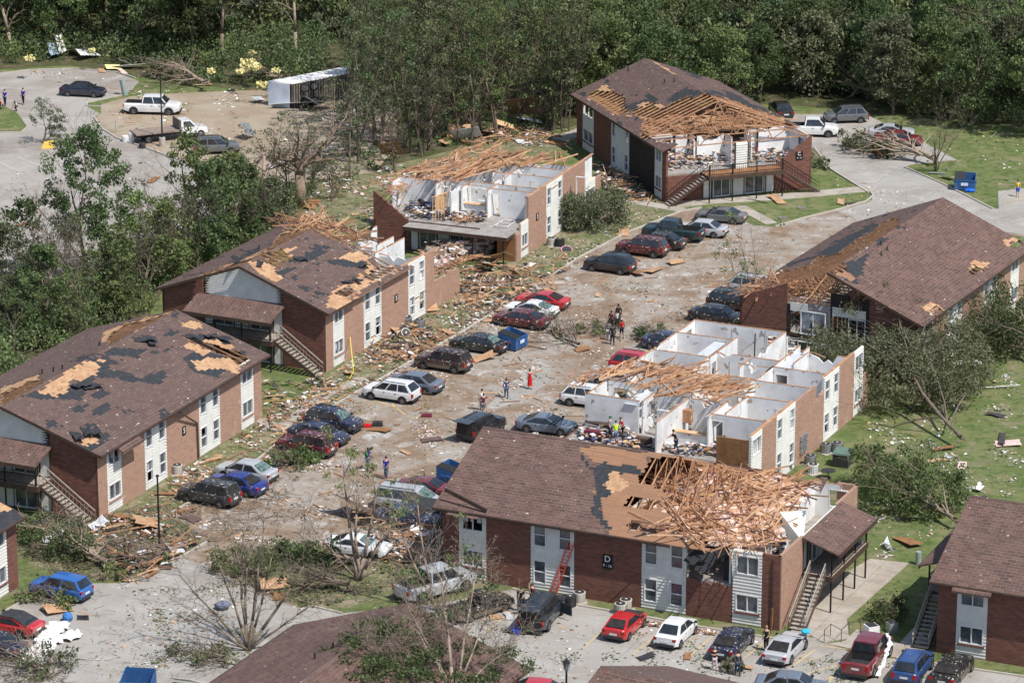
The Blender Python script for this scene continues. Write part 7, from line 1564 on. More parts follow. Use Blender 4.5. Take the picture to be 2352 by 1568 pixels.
# orange ladder against the front block
ld = empty('ladder', (0, 0, 0), 0, 'orange extension ladder leaning on the upper window of the front block', 'ladder'); LAD = M('orange_fibreglass', (.75, .09, .02), (.65, .07, .02), 3, rough=.5)
fD = D.fm('y0'); A0 = D.mw @ Vector(fD(7.45, 1.55, .05)); A1 = D.mw @ Vector(fD(9.0, .05, 4.35))
_b = at(*Z(8, 1440, 950)); _b2 = at(*Z(8, 1478, 955)); side_ = (D.mw.to_3x3() @ Vector((1, 0, 0)))*.22; _m = (_b+_b2)/2; _top = D.mw @ Vector(fD(D.inv @ at(*Z(8, 1558, 625), 4.1) and (D.inv @ at(*Z(8, 1558, 625), 3.9)).x, .08, 3.95))
for sg in (-1, 1): mb = MB(); mb.beam(_m+side_*sg, _top+side_*sg, .09, .05); mb.build('rail', LAD, ld)
for i in range(1, 15): mb = MB(); f = i/15; mb.beam((_m-side_).lerp(_top-side_, f), (_m+side_).lerp(_top+side_, f), .035, .035); mb.build('rung', LAD, ld)
def ac(u, v, label, m=None, s=.42, h=.75, group='air conditioning units', tilt=0):
    p = at(u, v); r = empty('air_conditioner', p, R.uniform(0, 1), label, 'air conditioner', group); r.rotation_euler.x = tilt
    mb = MB(); n = 16; mb.tube((0, 0, .06), (0, 0, h), s, s, n); mb.build('casing', m or GALV, r)
    for k in range(n): pass
    mb = MB(); 
    for k in range(20): a = 2*PI*k/20; mb.box(-.008+(s+.008)*math.cos(a), .008+(s+.008)*math.cos(a), -.008+(s+.008)*math.sin(a), .008+(s+.008)*math.sin(a), .1, h-.04)
    mb.build('grille', PLAST, r); mb = MB(); mb.tube((0, 0, h), (0, 0, h+.03), s*.82, s*.82, n); mb.build('fan_guard', PLAST, r); mb = MB(); mb.tube((0, 0, h+.031), (0, 0, h+.05), s*.2, s*.2, 8); mb.build('fan_hub', M('cream_metal', (.6, .56, .48), (.5, .46, .4), 2), r)
    mb = MB(); mb.box(-.5, .5, -.5, .5, 0, .06); mb.build('pad', CONC, r)
CRM = M('cream_metal', (.6, .56, .48), (.5, .46, .4), 2)
for i, (x, y, m_) in enumerate(((1640, 1010, CRM), (1575, 1040, PLAST), (1960, 1060, CRM), (1922, 1090, CRM))): ac(*Z(8, x, y), ('cream air conditioner against the wall right of the ladder', 'black air conditioner behind the dark blue SUV', 'cream air conditioner nearer the wall by the red hatchback', 'cream air conditioner nearer the red hatchback')[i], m_)
for i, (x, y, m_) in enumerate(((450, 665, GALV), (540, 690, GALV), (425, 745, CRM))): ac(*Z(5, x, y), ('toppled grey air conditioner against the split-ridge block', 'grey air conditioner standing in torn felt', 'overturned air conditioner frame below the two grey ones')[i], m_, tilt=(.25, 0, .9)[i])
for i, (x, y) in enumerate(((1446, 125), (1505, 132))): ac(*Z(5, x, y), ('air conditioner left of the pair at the centre block', 'air conditioner right of the pair at the centre block')[i], CRM if i == 0 else PLAST)
for i, (x, y) in enumerate(((2160, 1100), (2250, 1090), (2040, 1190), (2062, 1260))): ac(*Z('C', x, y), ('air conditioner left of the two beside the meter wall', 'air conditioner nearest the green electric box', 'air conditioner leaning at the corner of the roofless block', 'white tub shaped air conditioner on the lawn')[i], GALV if i != 3 else WHITEB)
ac(*Z(7, 1220, 130), 'air conditioner with cream lid by the lower left block wall', CRM)
tb = empty('electric_box', at(*Z('C', 2290, 1195)), rad(-20), 'green electric transformer box on the lawn', 'transformer box'); mb = MB(); mb.box(-.6, .6, -.6, .6, 0, 1.0); mb.build('cabinet', PLAST, tb); mb = MB(); mb.hexa([(-.65, -.65, 1), (.65, -.65, 1), (.65, .65, 1), (-.65, .65, 1), (-.6, -.6, 1.12), (.6, -.6, 1.12), (.6, .6, 1.25), (-.6, .6, 1.25)]); mb.build('lid', M('box_green', (.12, .2, .16), (.1, .16, .13), 2), tb)
def tv_dish(u, v, label):
    r = empty('satellite_dish', at(u, v), 0, label, 'satellite dish'); mb = MB(); n = 16
    for k in range(n): a0, a1 = 2*PI*k/n, 2*PI*(k+1)/n; mb.quad((0, 0, .45), (.42*math.cos(a0), .42*math.sin(a0), .6), (.42*math.cos(a1), .42*math.sin(a1), .6)); 
    mb.build('dish', GALV, r); mb = MB(); mb.tube((0, 0, 0), (0, 0, .45), .03, .03, 6); mb.build('mast', PLAST, r)
tv_dish(*Z('C', 1880, 1240), 'grey satellite dish standing against the roofless block'); 
ft = empty('patio_table', at(*Z('C', 2180, 1300)), 0, 'round black patio table on the lawn', 'table'); mb = MB(); mb.tube((0, 0, .62), (0, 0, .66), .55, .55, 18); mb.build('table_top', PLAST, ft); mb = MB(); mb.tube((0, 0, 0), (0, 0, .62), .04, .04, 6); mb.tube((0, 0, 0), (0, 0, .04), .25, .25, 10); mb.build('stand', PLAST, ft)
tr = empty('trampoline', at(*Z(5, 1551, 160)), 0, 'small round trampoline with a pink rim tipped on the lawn', 'trampoline'); tr.rotation_euler = (.5, .1, 0); mb = MB(); mb.tube((0, 0, .1), (0, 0, .13), .45, .45, 18); mb.build('mat', PLAST, tr); mb = MB(); n = 18
for k in range(n): a0, a1 = 2*PI*k/n, 2*PI*(k+1)/n; mb.tube((.5*math.cos(a0), .5*math.sin(a0), .12), (.5*math.cos(a1), .5*math.sin(a1), .12), .05, .05, 5)
mb.build('rim', M('pink_pad', (.7, .3, .35), (.6, .25, .3), 2), tr)
tp_ = empty('tripod', at(700, 1230), 0, 'black photographic tripod standing in the street', 'tripod')
for k in range(3): mb = MB(); a = 2*PI*k/3+.4; mb.tube((0, 0, 1.45), (.45*math.cos(a), .45*math.sin(a), 0), .02, .015, 5); mb.build('leg', PLAST, tp_)
mb = MB(); mb.box(-.06, .06, -.06, .06, 1.45, 1.65); mb.tube((0, 0, 1.0), (0, 0, 1.5), .02, .02, 5); mb.build('head', PLAST, tp_)
def lounger(u, v, az, label, roll=0):
    r = empty('lawn_chair', at(u, v, .05), rad(az), label, 'lawn chair', 'white lawn chairs'); r.rotation_euler.x = roll
    for y in (-.3, .3): mb = MB(); mb.path([(-.5, y, .35), (.35, y, .35), (.75, y, .95)], .025, 5); mb.path([(-.4, y, .35), (-.45, y, 0)], .022, 5); mb.path([(.3, y, .35), (.4, y, 0)], .022, 5); mb.build('frame', WHITEB, r)
    for (a, b_) in (((-.5, .35), (.35, .35)), ((.35, .35), (.75, .95))):
        mb = MB(); n = 7
        for i in range(n): f0, f1 = i/n, (i+.75)/n; x0 = a[0]+(b_[0]-a[0])*f0; x1 = a[0]+(b_[0]-a[0])*f1; z0 = a[1]+(b_[1]-a[1])*f0; z1 = a[1]+(b_[1]-a[1])*f1; mb.hexa([(x0, -.28, z0), (x1, -.28, z1), (x1, .28, z1), (x0, .28, z0), (x0, -.28, z0+.015), (x1, -.28, z1+.015), (x1, .28, z1+.015), (x0, .28, z0+.015)])
        mb.build('webbing', M('webbing', (.55, .6, .68), (.75, .76, .78), 9), r)
lounger(*Z(7, 1220, 690), 200, 'white and grey folding lawn chair at the kerb beside the black lamp pole'); lounger(*Z(7, 640, 510), 60, 'white lawn chair tipped at the foot of the lower left stairs', .6); lounger(*Z(7, 600, 1090), -20, 'long white lounger upside down behind the blue retro hatchback', 2.9); lounger(*Z(9, 1390, 650), 120, 'striped white lounger lying on the lawn beside the terrace', 1.2)
lounger(*Z(7, 340, 600), 20, 'white lawn chair frame half under branches at the left', .4)
# white cloth strewn at the lower left, draped cloth on red pickup
def cloth_strip(pts, w, label, name='white_sheet', z=.15, mat=None, cat='sheet', amp=.25):
    mb = MB(); P = [at(*p[:2], p[2] if len(p) > 2 else z) for p in pts]; rows = []
    k = 0
    for a, b in zip(P, P[1:]):
        n = 5; d = (b-a).normalized(); sd = Vector((-d.y, d.x, 0))
        for i in range(n):
            c = a.lerp(b, i/n); ww = w*R.uniform(.6, 1.2)/2; rows.append([c+sd*ww*t+Vector((R.uniform(-.08, .08), R.uniform(-.08, .08), R.uniform(0, amp))) for t in (-1, -.6, -.2, .2, .6, 1)])
    for r0, r1 in zip(rows, rows[1:]):
        for i in range(5): mb.quad(r0[i], r0[i+1], r1[i+1], r1[i])
    o = mb.build(name, mat or WHITEB, smooth=True); return tag(o, label, cat)
cloth_strip([Z(7, *p) for p in ((420, 1150), (380, 1200), (330, 1260), (310, 1330), (240, 1360), (220, 1460))], 1.5, 'crumpled white sheeting strewn behind the red convertible')
cloth_strip([Z(7, *p) for p in ((560, 1225), (480, 1250), (400, 1265), (330, 1280))], 1.2, 'white sheeting trailing towards the street')
cloth_strip([Z(7, *p) for p in ((330, 1320), (280, 1350), (160, 1390))], 1.4, 'white sheeting nearest the left edge')
_q = [Z(9, *p) for p in ((1410, 1225), (1430, 1290), (1405, 1370), (1370, 1450), (1330, 1540))]
cloth_strip([(*_q[0], 1.95), (*_q[1], 1.4), (*_q[2], 1.1), (*_q[3], .5), (*_q[4], .1)], .35, 'white fabric draped from the dark red pickup to the ground', amp=.08)
# white appliances beside the pickup
for (x, y, w_, h_, m_, lb_) in ((1300, 1235, .4, .7, WHITEB, 'white household appliance behind the dark red pickup'), (1440, 1215, .3, .7, GALV, 'grey bin tipped behind the dark red pickup')):
    r = empty('appliance', at(*Z(9, x, y)), .4, lb_, 'appliance'); mb = MB(); mb.box(-w_, w_, -w_, w_, 0, h_); mb.build('cabinet', m_, r); mb = MB(); mb.box(-w_*.8, w_*.8, -w_*.8, w_*.8, h_, h_+.04); mb.build('lid', PLAST, r)
tag(MB().tube(at(*Z(9, 1622, 750)), at(*Z(9, 1622, 750))+Vector((0, 0, .95)), .2, .2, 12).build('utility_drum', M('grey_green', (.3, .36, .34), (.25, .3, .28), 2)), 'grey-green cylinder standing on the lawn beside the front terrace', 'cylinder')
tag(MB().tube(at(*Z(1, 862, 655)), at(*Z(1, 850, 655))+Vector((-.1, 0, 1.7)), .3, .3, 12).build('utility_drum', M('grey_green', (.3, .36, .34))), 'pale cylinder standing by the far lot near the black-blue sedan', 'cylinder')
# handrail on the front terrace steps
hr = empty('handrail', (0, 0, 0), 0, 'thin dark metal handrail on the terrace steps by the dark red pickup', 'handrail'); pts = [(975, 1290), (1018, 1250), (1092, 1290), (1145, 1235), (1225, 1230)]
W3 = [at(*Z(9, *p)) for p in pts]
for i, p in enumerate(W3): mb = MB(); mb.tube(p, p+Vector((0, 0, .95)), .025, .025, 5); mb.build('post', TRIMB, hr)
for a, b in zip(W3, W3[1:]): mb = MB(); mb.tube(a+Vector((0, 0, .93)), b+Vector((0, 0, .93)), .022, .022, 5); mb.build('rail', TRIMB, hr)
# yellow caution strap
ys = [D.mw.translation]; yl = MB(); a = B3.mw @ Vector(B3.fm('y0')(4.0, .1, 1.9)); yt = [a, at(812, 852, .6), at(803, 870, .1)]
for p, q in zip(yt, yt[1:]): yl.beam(p, q, .06, .02)
a = at(803, 870, .1); yl2 = MB(); pp = [at(803, 872, .1), at(745, 903, .5), at(690, 914, .7), at(605, 922, .9)]
for p, q in zip(yt, yt[1:]): pass
tag(yl.build('strap', M('yellow_strap', (.75, .62, .05), (.65, .52, .05), 2)), 'yellow strap running down from the split-ridge block wall', 'strap'); 
for p, q in zip(pp, pp[1:]): yl2.beam(p, q, .04, .01)
tag(yl2.build('caution_tape', M('yellow_strap', (.75, .62, .05))), 'yellow caution tape stretched across the littered yard', 'caution tape')
# far fence, flattened, and kerb clutter
fc_ = empty('chain_fence', (0, 0, 0), 0, 'wrecked chain-link fence along the far lot', 'fence')
FP_ = [(2, 352), (60, 340), (155, 325), (230, 318), (265, 305)]
for p in FP_: q = at(*p); mb = MB(); mb.tube(q, q+Vector((R.uniform(-.3, .3), 0, 1.3)), .035, .035, 5); mb.build('post', GALV, fc_)
for a, b in zip(FP_, FP_[1:]): mb = MB(); mb.tube(at(*a)+Vector((0, 0, 1.2)), at(*b)+Vector((0, 0, 1.2)), .02, .02, 4); mb.tube(at(*a)+Vector((0, 0, .5)), at(*b)+Vector((0, 0, .5)), .012, .012, 4); mb.build('rail', GALV, fc_)
tk = lambda x, y, lab, nm, cat, mb, mat: tag(mb.build(nm, mat), lab, cat)
def drum(x, y, m_, lab, r=.3, h=.8, z=1): p = at(*Z(1, x, y)); tag(MB().tube(p, p+Vector((0, 0, h)), r, r, 12).build('barrel', m_), lab, 'barrel')
drum(865, 975, WHITEB, 'white barrel lying by the flatbed truck', .35, .6); drum(910, 975, WHITEB, 'white ribbed pail by the flatbed truck', .28, .9); drum(980, 1020, PLAST, 'black barrel in front of the flatbed truck', .35, .5)
p = at(*Z(1, 330, 1025)); mb = MB(); mb.hexa([p+Vector(q) for q in ((-.7, 0, 0), (.6, 0, 0), (.6, .1, 0), (-.7, .1, 0), (-.4, .5, .6), (.5, .5, .75), (.5, .6, .75), (-.4, .6, .6))]); tag(mb.build('yellow_panel', M('mustard', (.72, .46, .08), (.62, .4, .08), 2)), 'mustard yellow panel lying against the wrecked fence', 'panel')
# suitcases, tubs and tyres in the street
for (x, y, m_, lab, nm) in ((250, 1365, PLAST, 'black suitcase beside the damaged navy crossover', 'suitcase'), (172, 1372, C_('red', (.5, .02, .02)), 'red box beside the damaged navy crossover', 'box'), (590, 1300, MAR, 'dark red mat in the street near the white crossover', 'box')):
    p = at(*Z(5, x, y)); mb = MB(); mb.box(p.x-.4, p.x+.4, p.y-.25, p.y+.25, .02, .35 if nm == 'suitcase' else .2); mb.box(p.x-.15, p.x+.15, p.y-.03, p.y+.03, .352 if nm == 'suitcase' else .202, .42 if nm == 'suitcase' else .26); tag(mb.build(nm, m_), lab, nm)
p = at(*Z(8, 1205, 1230)); tag(MB().tube(p, p+Vector((0, 0, .4)), .25, .38, 14).build('tub', C_('blue_tub', (.01, .07, .55))), 'blue plastic tub on the ground behind the dark blue SUV', 'tub')
p = at(*Z(7, 465, 1140)); tag(MB().ball(p+Vector((0, 0, .3)), .36, 12, 8, jit=.08).build('ball', C_('blue_bag', (.06, .2, .5))), 'blue ball of plastic in the debris behind the retro hatchback', 'ball')
p = at(*Z(7, 1535, 1060)); tag(MB().ball(p+Vector((0, 0, .3)), .55, 10, 6, sc=(1, 1, .5), jit=.15).build('rubbish_bag', C_('grey_bag', (.16, .18, .24))), 'blue-grey rubbish bag beside the many-stemmed tree', 'bag')
p = at(*Z(3, 1980, 1322)); tag(MB().ball(p+Vector((0, 0, .15)), .4, 10, 6, sc=(1.2, .8, .5), jit=.2).build('rubbish_bag', C_('bright_blue', (.02, .15, .7))), 'bright blue bag in front of the upper right dumpster', 'bag')
p = at(*Z(9, 848, 1230), 1.0); tag(MB().ball(p+Vector((0, 0, .2)), .28, 10, 6, sc=(1.3, 1, .6), jit=.2).build('bag', C_('turquoise', (.05, .45, .6))), 'turquoise bag on the boot of the silver coupe', 'bag')
# things inside the open rooms
def clutter(b, n, uvpoly, z0, z1, cols, name='room_clutter', s=(.04, .24)):
    n = int(n*2.2); s = (s[0]*.6, min(s[1], .26))
    mb = MB(); 
    for i in range(n):
        u, v = rnd_in(uvpoly); p = b.loc(u, v, z0); a = R.uniform(0, 3); w_, d_, h_ = (R.uniform(*s) for _ in range(3)); c, sn = math.cos(a)*w_, math.sin(a)*w_; e, f = -math.sin(a)*d_, math.cos(a)*d_; zz = z0+R.uniform(0, max(.01, z1-z0)); tz = R.uniform(-.3, .3)*w_
        mb.hexa([(p.x-c-e, p.y-sn-f, zz), (p.x+c-e, p.y+sn-f, zz+tz), (p.x+c+e, p.y+sn+f, zz+tz), (p.x-c+e, p.y-sn+f, zz), (p.x-c-e, p.y-sn-f, zz+h_*.3), (p.x+c-e, p.y+sn-f, zz+tz+h_*.3), (p.x+c+e, p.y+sn+f, zz+tz+h_*.3), (p.x-c+e, p.y-sn+f, zz+h_*.3)], m=R.randrange(len(cols)))
    o = mb.build(name, cols, b.root, kind='stuff'); return o
COLS = [WHITEB, DARKIN, LUMP, INSUL, M('fabric_blue', (.05, .08, .2), (.08, .1, .2), 3), M('fabric_mauve', (.40, .26, .30), (.5, .42, .42), 3), WHITEB, PLYW, DARKIN, GALV, LUM, PLAST, M('beige', (.5, .42, .32), (.4, .34, .26), 3)]
clutter(B2, 170, zB([(400, 700), (500, 650), (850, 780), (1200, 840), (1100, 880), (420, 830)]), FL+.02, FL+.7, COLS)
clutter(B2, 60, zB([(140, 560), (350, 600), (380, 680), (260, 640)]), 3.2, 4.6, [WHITEB, LUMP, INSUL, OSB])
clutter(BR, 120, zC([(230, 930), (650, 930), (800, 1060), (1000, 1090), (700, 1080), (230, 990)]), FL+.02, FL+.5, COLS)
clutter(BR, 80, zC([(880, 1060), (1300, 1000), (1390, 1130), (1000, 1120)]), FL+.02, FL+.4, COLS)
clutter(BC, 210, zA([(680, 910), (760, 880), (1500, 900), (1500, 1000), (1250, 1030), (930, 1080)]), FL+.05, FL+.9, COLS, s=(.12, .6))
clutter(BC, 60, zA([(1600, 900), (2200, 850), (2000, 1000), (1700, 1010)]), FL+.05, FL+.5, COLS)
clutter(D, 50, ZP(9, [(590, 600), (700, 560), (700, 690), (600, 700)]), FL+.3, FL+1, COLS); clutter(D, 30, ZP(9, [(1040, 640), (1200, 560), (1250, 620), (1080, 720)]), FL+.05, FL+.6, COLS[4:7]+COLS[:2])
clutter(BE, 90, z6([(740, 560), (960, 600), (960, 690), (740, 670)]), FL+.1, FL+1.6, COLS); clutter(BE, 50, z6([(1090, 640), (1240, 660), (1230, 740), (1080, 720)]), FL+.05, FL+.6, COLS)

def sofa_(b, u, v, az, mat, label, z=FL, tip=0):
    q = b.mw @ b.loc(u, v, z); r = empty('sofa', (q.x, q.y, z+.02), rad(az), label, 'sofa'); r.rotation_euler.x = tip
    mb = MB(); mb.box(-.9, .9, -.4, .4, .05, .42); mb.build('seat', mat, r); mb = MB(); mb.box(-.9, .9, .22, .44, .425, .85); mb.build('backrest', mat, r)
    for s_ in (-1, 1): mb = MB(); mb.box(min(s_*.9, s_*1.08), max(s_*.9, s_*1.08), -.4, .44, .05, .62); mb.build('armrest', mat, r)
BRSF = M('brown_sofa', (.11, .075, .06), (.07, .05, .04), 2)
sofa_(BR, *zC([(380, 900)])[0], 150, BRSF, 'brown sofa on end in the roofless block behind the cleared furniture', tip=.9)
sofa_(BC, *zA([(900, 930)])[0], 20, M('black_sofa', (.03, .028, .028), (.05, .045, .045), 2), 'black sofa on the open upper floor, left side of the balcony block')
sofa_(B2, *zB([(640, 720)])[0], -20, M('navy_sofa', (.03, .035, .07), (.05, .05, .08), 2), 'dark blue sofa among clothes in the opened centre block')
for (x, y, lab, m_) in ((335, 985, 'reddish brown dresser at the edge of the roofless block', MAR), (735, 1040, 'dark brown dresser lying by the torn partition', BRSF)):
    q = BR.mw @ BR.loc(*zC([(x, y)])[0], FL); r = empty('dresser', (q.x, q.y, FL+.01), rad(-25), lab, 'dresser'); mb = MB(); mb.box(-.6, .6, -.28, .28, 0, .62); mb.build('cabinet', m_, r)
    for k in range(2): mb = MB(); mb.box(-.55, .55, -.31, -.281, .06+.29*k, .29+.29*k); mb.build('drawer', m_, r)
wk = empty('walking_frame', BR.mw @ BR.loc(*zC([(600, 1005)])[0], FL), .3, 'metal walking frame beside the red t-shirt wearer', 'walking frame')
for s_ in (-1, 1): mb = MB(); mb.path([(-.25, s_*.3, 0), (-.1, s_*.28, .9), (.15, s_*.28, .9), (.25, s_*.3, 0)], .02, 5); mb.build('side_frame', GALV, wk)
mb = MB(); mb.tube((-.1, -.28, .7), (-.1, .28, .7), .018, .018, 5); mb.build('crossbar', GALV, wk)
# ================================================================ storm litter
def scraps(name, mats, polys, n, s=(.05, .35), thick=.02, label=None, tall=.0, weights=None, lift=.03, clump=0, aspect=(.3, 1)):
    mb = MB(); centres = [rnd_in(R.choice(polys)) for _ in range(clump)] if clump else None
    for i in range(n):
        if centres and R.random() < .86:
            c = R.choice(centres); u, v = c[0]+R.gauss(0, 16), c[1]+R.gauss(0, 7)
            if not any(inpoly(u, v, q) for q in polys): continue
        else: u, v = rnd_in(R.choices(polys, weights)[0] if weights else R.choice(polys))
        p = at(u, v, lift); a = R.uniform(0, PI); w = R.uniform(*s)*R.uniform(.4, 1); d = w*R.uniform(*aspect); e1 = Vector((math.cos(a), math.sin(a), R.uniform(-.3, .3)))*w; e2 = Vector((-math.sin(a), math.cos(a), R.uniform(-.3, .3)))*d
        p.z += abs(e1.z)+abs(e2.z)+R.uniform(0, tall); m = R.randrange(len(mats)); t = Vector((0, 0, thick))
        mb.hexa([p-e1-e2-t, p+e1-e2*R.uniform(.4, 1)-t, p+e1+e2-t, p-e1*R.uniform(.5, 1)+e2-t, p-e1-e2, p+e1-e2, p+e1+e2, p-e1+e2], m)
    o = mb.build(name, mats, kind='stuff'); 
    return o
STREETP = [(395, 1190), (700, 985), (950, 840), (1335, 600), (1560, 510), (1700, 540), (1720, 640), (1700, 740), (1480, 860), (1345, 975), (1010, 1175), (1000, 1250), (700, 1245), (480, 1330)]
YARDP = [(230, 1215), (400, 1190), (560, 1100), (700, 1000), (950, 850), (1130, 735), (1335, 605), (1300, 570), (1180, 620), (900, 760), (760, 860), (605, 960), (420, 1080)]
LAWNP = [(1990, 960), (2352, 800), (2352, 1130), (2240, 1160), (2000, 1340), (2010, 1180), (1985, 1050)]
HEAPS = [ZP(4, [(1800, 1080), (2351, 1000), (2351, 1300), (1900, 1400), (1830, 1300)]), ZP(5, [(830, 230), (1300, 260), (1500, 400), (1300, 520), (1000, 600), (800, 520)]), ZP(5, [(560, 160), (1080, 190), (820, 240), (600, 330)]), ZP(7, [(130, 480), (600, 430), (1100, 480), (1500, 560), (1250, 720), (900, 900), (600, 700)]), ZP(2, [(1700, 1120), (1950, 1150), (2180, 1400), (1850, 1360)]), ZP(2, [(700, 900), (1350, 870), (1500, 950), (900, 1000)]), ZP(8, [(100, 380), (660, 350), (680, 800), (300, 760)]), ZP(5, [(160, 780), (480, 640), (720, 720), (560, 900), (200, 940)])]
FARP = [(60, 165), (330, 150), (860, 220), (880, 330), (620, 420), (330, 330), (230, 250)]
WSC = M('white_scrap', (.78, .77, .74), (.6, .58, .54), 3); PNKS = M('pink_scrap', (.62, .38, .34), (.7, .55, .5), 3); TANS = M('tan_scrap', (.50, .33, .19), (.38, .24, .13), 2); DKS = M('dark_scrap', (.035, .035, .038), (.08, .065, .06), 2); BRS = M('brown_scrap', (.20, .12, .075), (.30, .20, .13), 2); GSC = M('grey_scrap', (.36, .37, .38), (.5, .5, .5), 2); BLS = M('blue_scrap', (.06, .14, .35), (.1, .2, .4), 3)
mixm = [WSC, WSC, TANS, BRS, DKS, GSC, PNKS, BRS, TANS]
scraps('litter', mixm, [STREETP], 4200, (.03, .15), clump=60)
scraps('litter', mixm+[DKS, WSC], [YARDP], 3800, (.03, .19), clump=60, tall=.04)
scraps('litter', [WSC, WSC, WSC, TANS, DKS, GSC, PNKS], [LAWNP], 1000, (.03, .17), clump=30)
scraps('litter', mixm+[DKS, DKS], [[(1300, 460), (1600, 455), (1335, 600), (1190, 600)], [(2000, 300), (2352, 310), (2352, 430), (2150, 420)]], 900, (.03, .16), weights=(3, 1))
scraps('litter', [WSC, TANS, BRS, GSC, WSC], [FARP], 1100, (.04, .22), clump=30); scraps('litter', [WSC, BRS, BRS, TANS], [[(0, 380), (400, 400), (140, 620), (0, 640)], [(1640, 1450), (2300, 1560), (1000, 1560), (1180, 1420)], [(330, 1350), (560, 1340), (500, 1540), (180, 1560)], [(1900, 400), (2250, 480), (1950, 520)]], 1000, (.03, .16))
scraps('leaf_litter', [LEAFO, LEAF, BRS, LEAFD], [STREETP, YARDP, [(290, 1360), (560, 1300), (600, 1500), (230, 1560)], [(1000, 1400), (2300, 1540), (2000, 1568), (1000, 1560)]], 7500, (.03, .11), thick=.006, weights=(6, 4, 1, .6), clump=120)
for hp, n in zip(HEAPS, (350, 900, 900, 600, 1000, 700, 600, 500)): scraps('rubble', mixm+[OSB, FELT, BRS, FELT, DKS, PLYW, BRS], [hp], n, (.05, .42), tall=.35, thick=.02, aspect=(.08, .6), clump=25)
# rubble hill where the end of block 3 stood, and timber in the heaps
hill = MB()
for i in range(1500):
    u, v = rnd_in(ZP(5, [(560, 160), (1060, 190), (830, 235), (640, 340), (600, 330)])); x_, y_ = (u-1110)/90, (v-600)/40; p = at(u, v, 0); h_ = 1.9*max(.1, 1-(x_*x_*.3+y_*y_*.5))
    hill.ball((p.x, p.y, R.uniform(.0, h_)), R.uniform(.12, .38), 5, 3, m=R.choice((0, 1, 2, 3, 1, 2)), sc=(1, R.uniform(.3, 1), R.uniform(.25, .8)), jit=.35)
hill.build('rubble', [PNKS, BRS, M('mortar_dust', (.52, .44, .38), (.42, .34, .28), 3), WSC], kind='stuff')
for hp, n in zip(HEAPS, (30, 130, 130, 60, 40, 110, 60, 40)): lumber(None, hp, .1, .9, n, 0, .8, 3.6, tilt=.18, name='splintered_lumber')
lumber(None, STREETP, .04, .12, 130, 0, .5, 2.6, tilt=.02, name='splintered_lumber'); lumber(None, YARDP, .04, .3, 150, 0, .5, 3, tilt=.06, name='splintered_lumber'); lumber(None, FARP, .05, .3, 40, 0, .5, 3, tilt=.06, name='splintered_lumber')
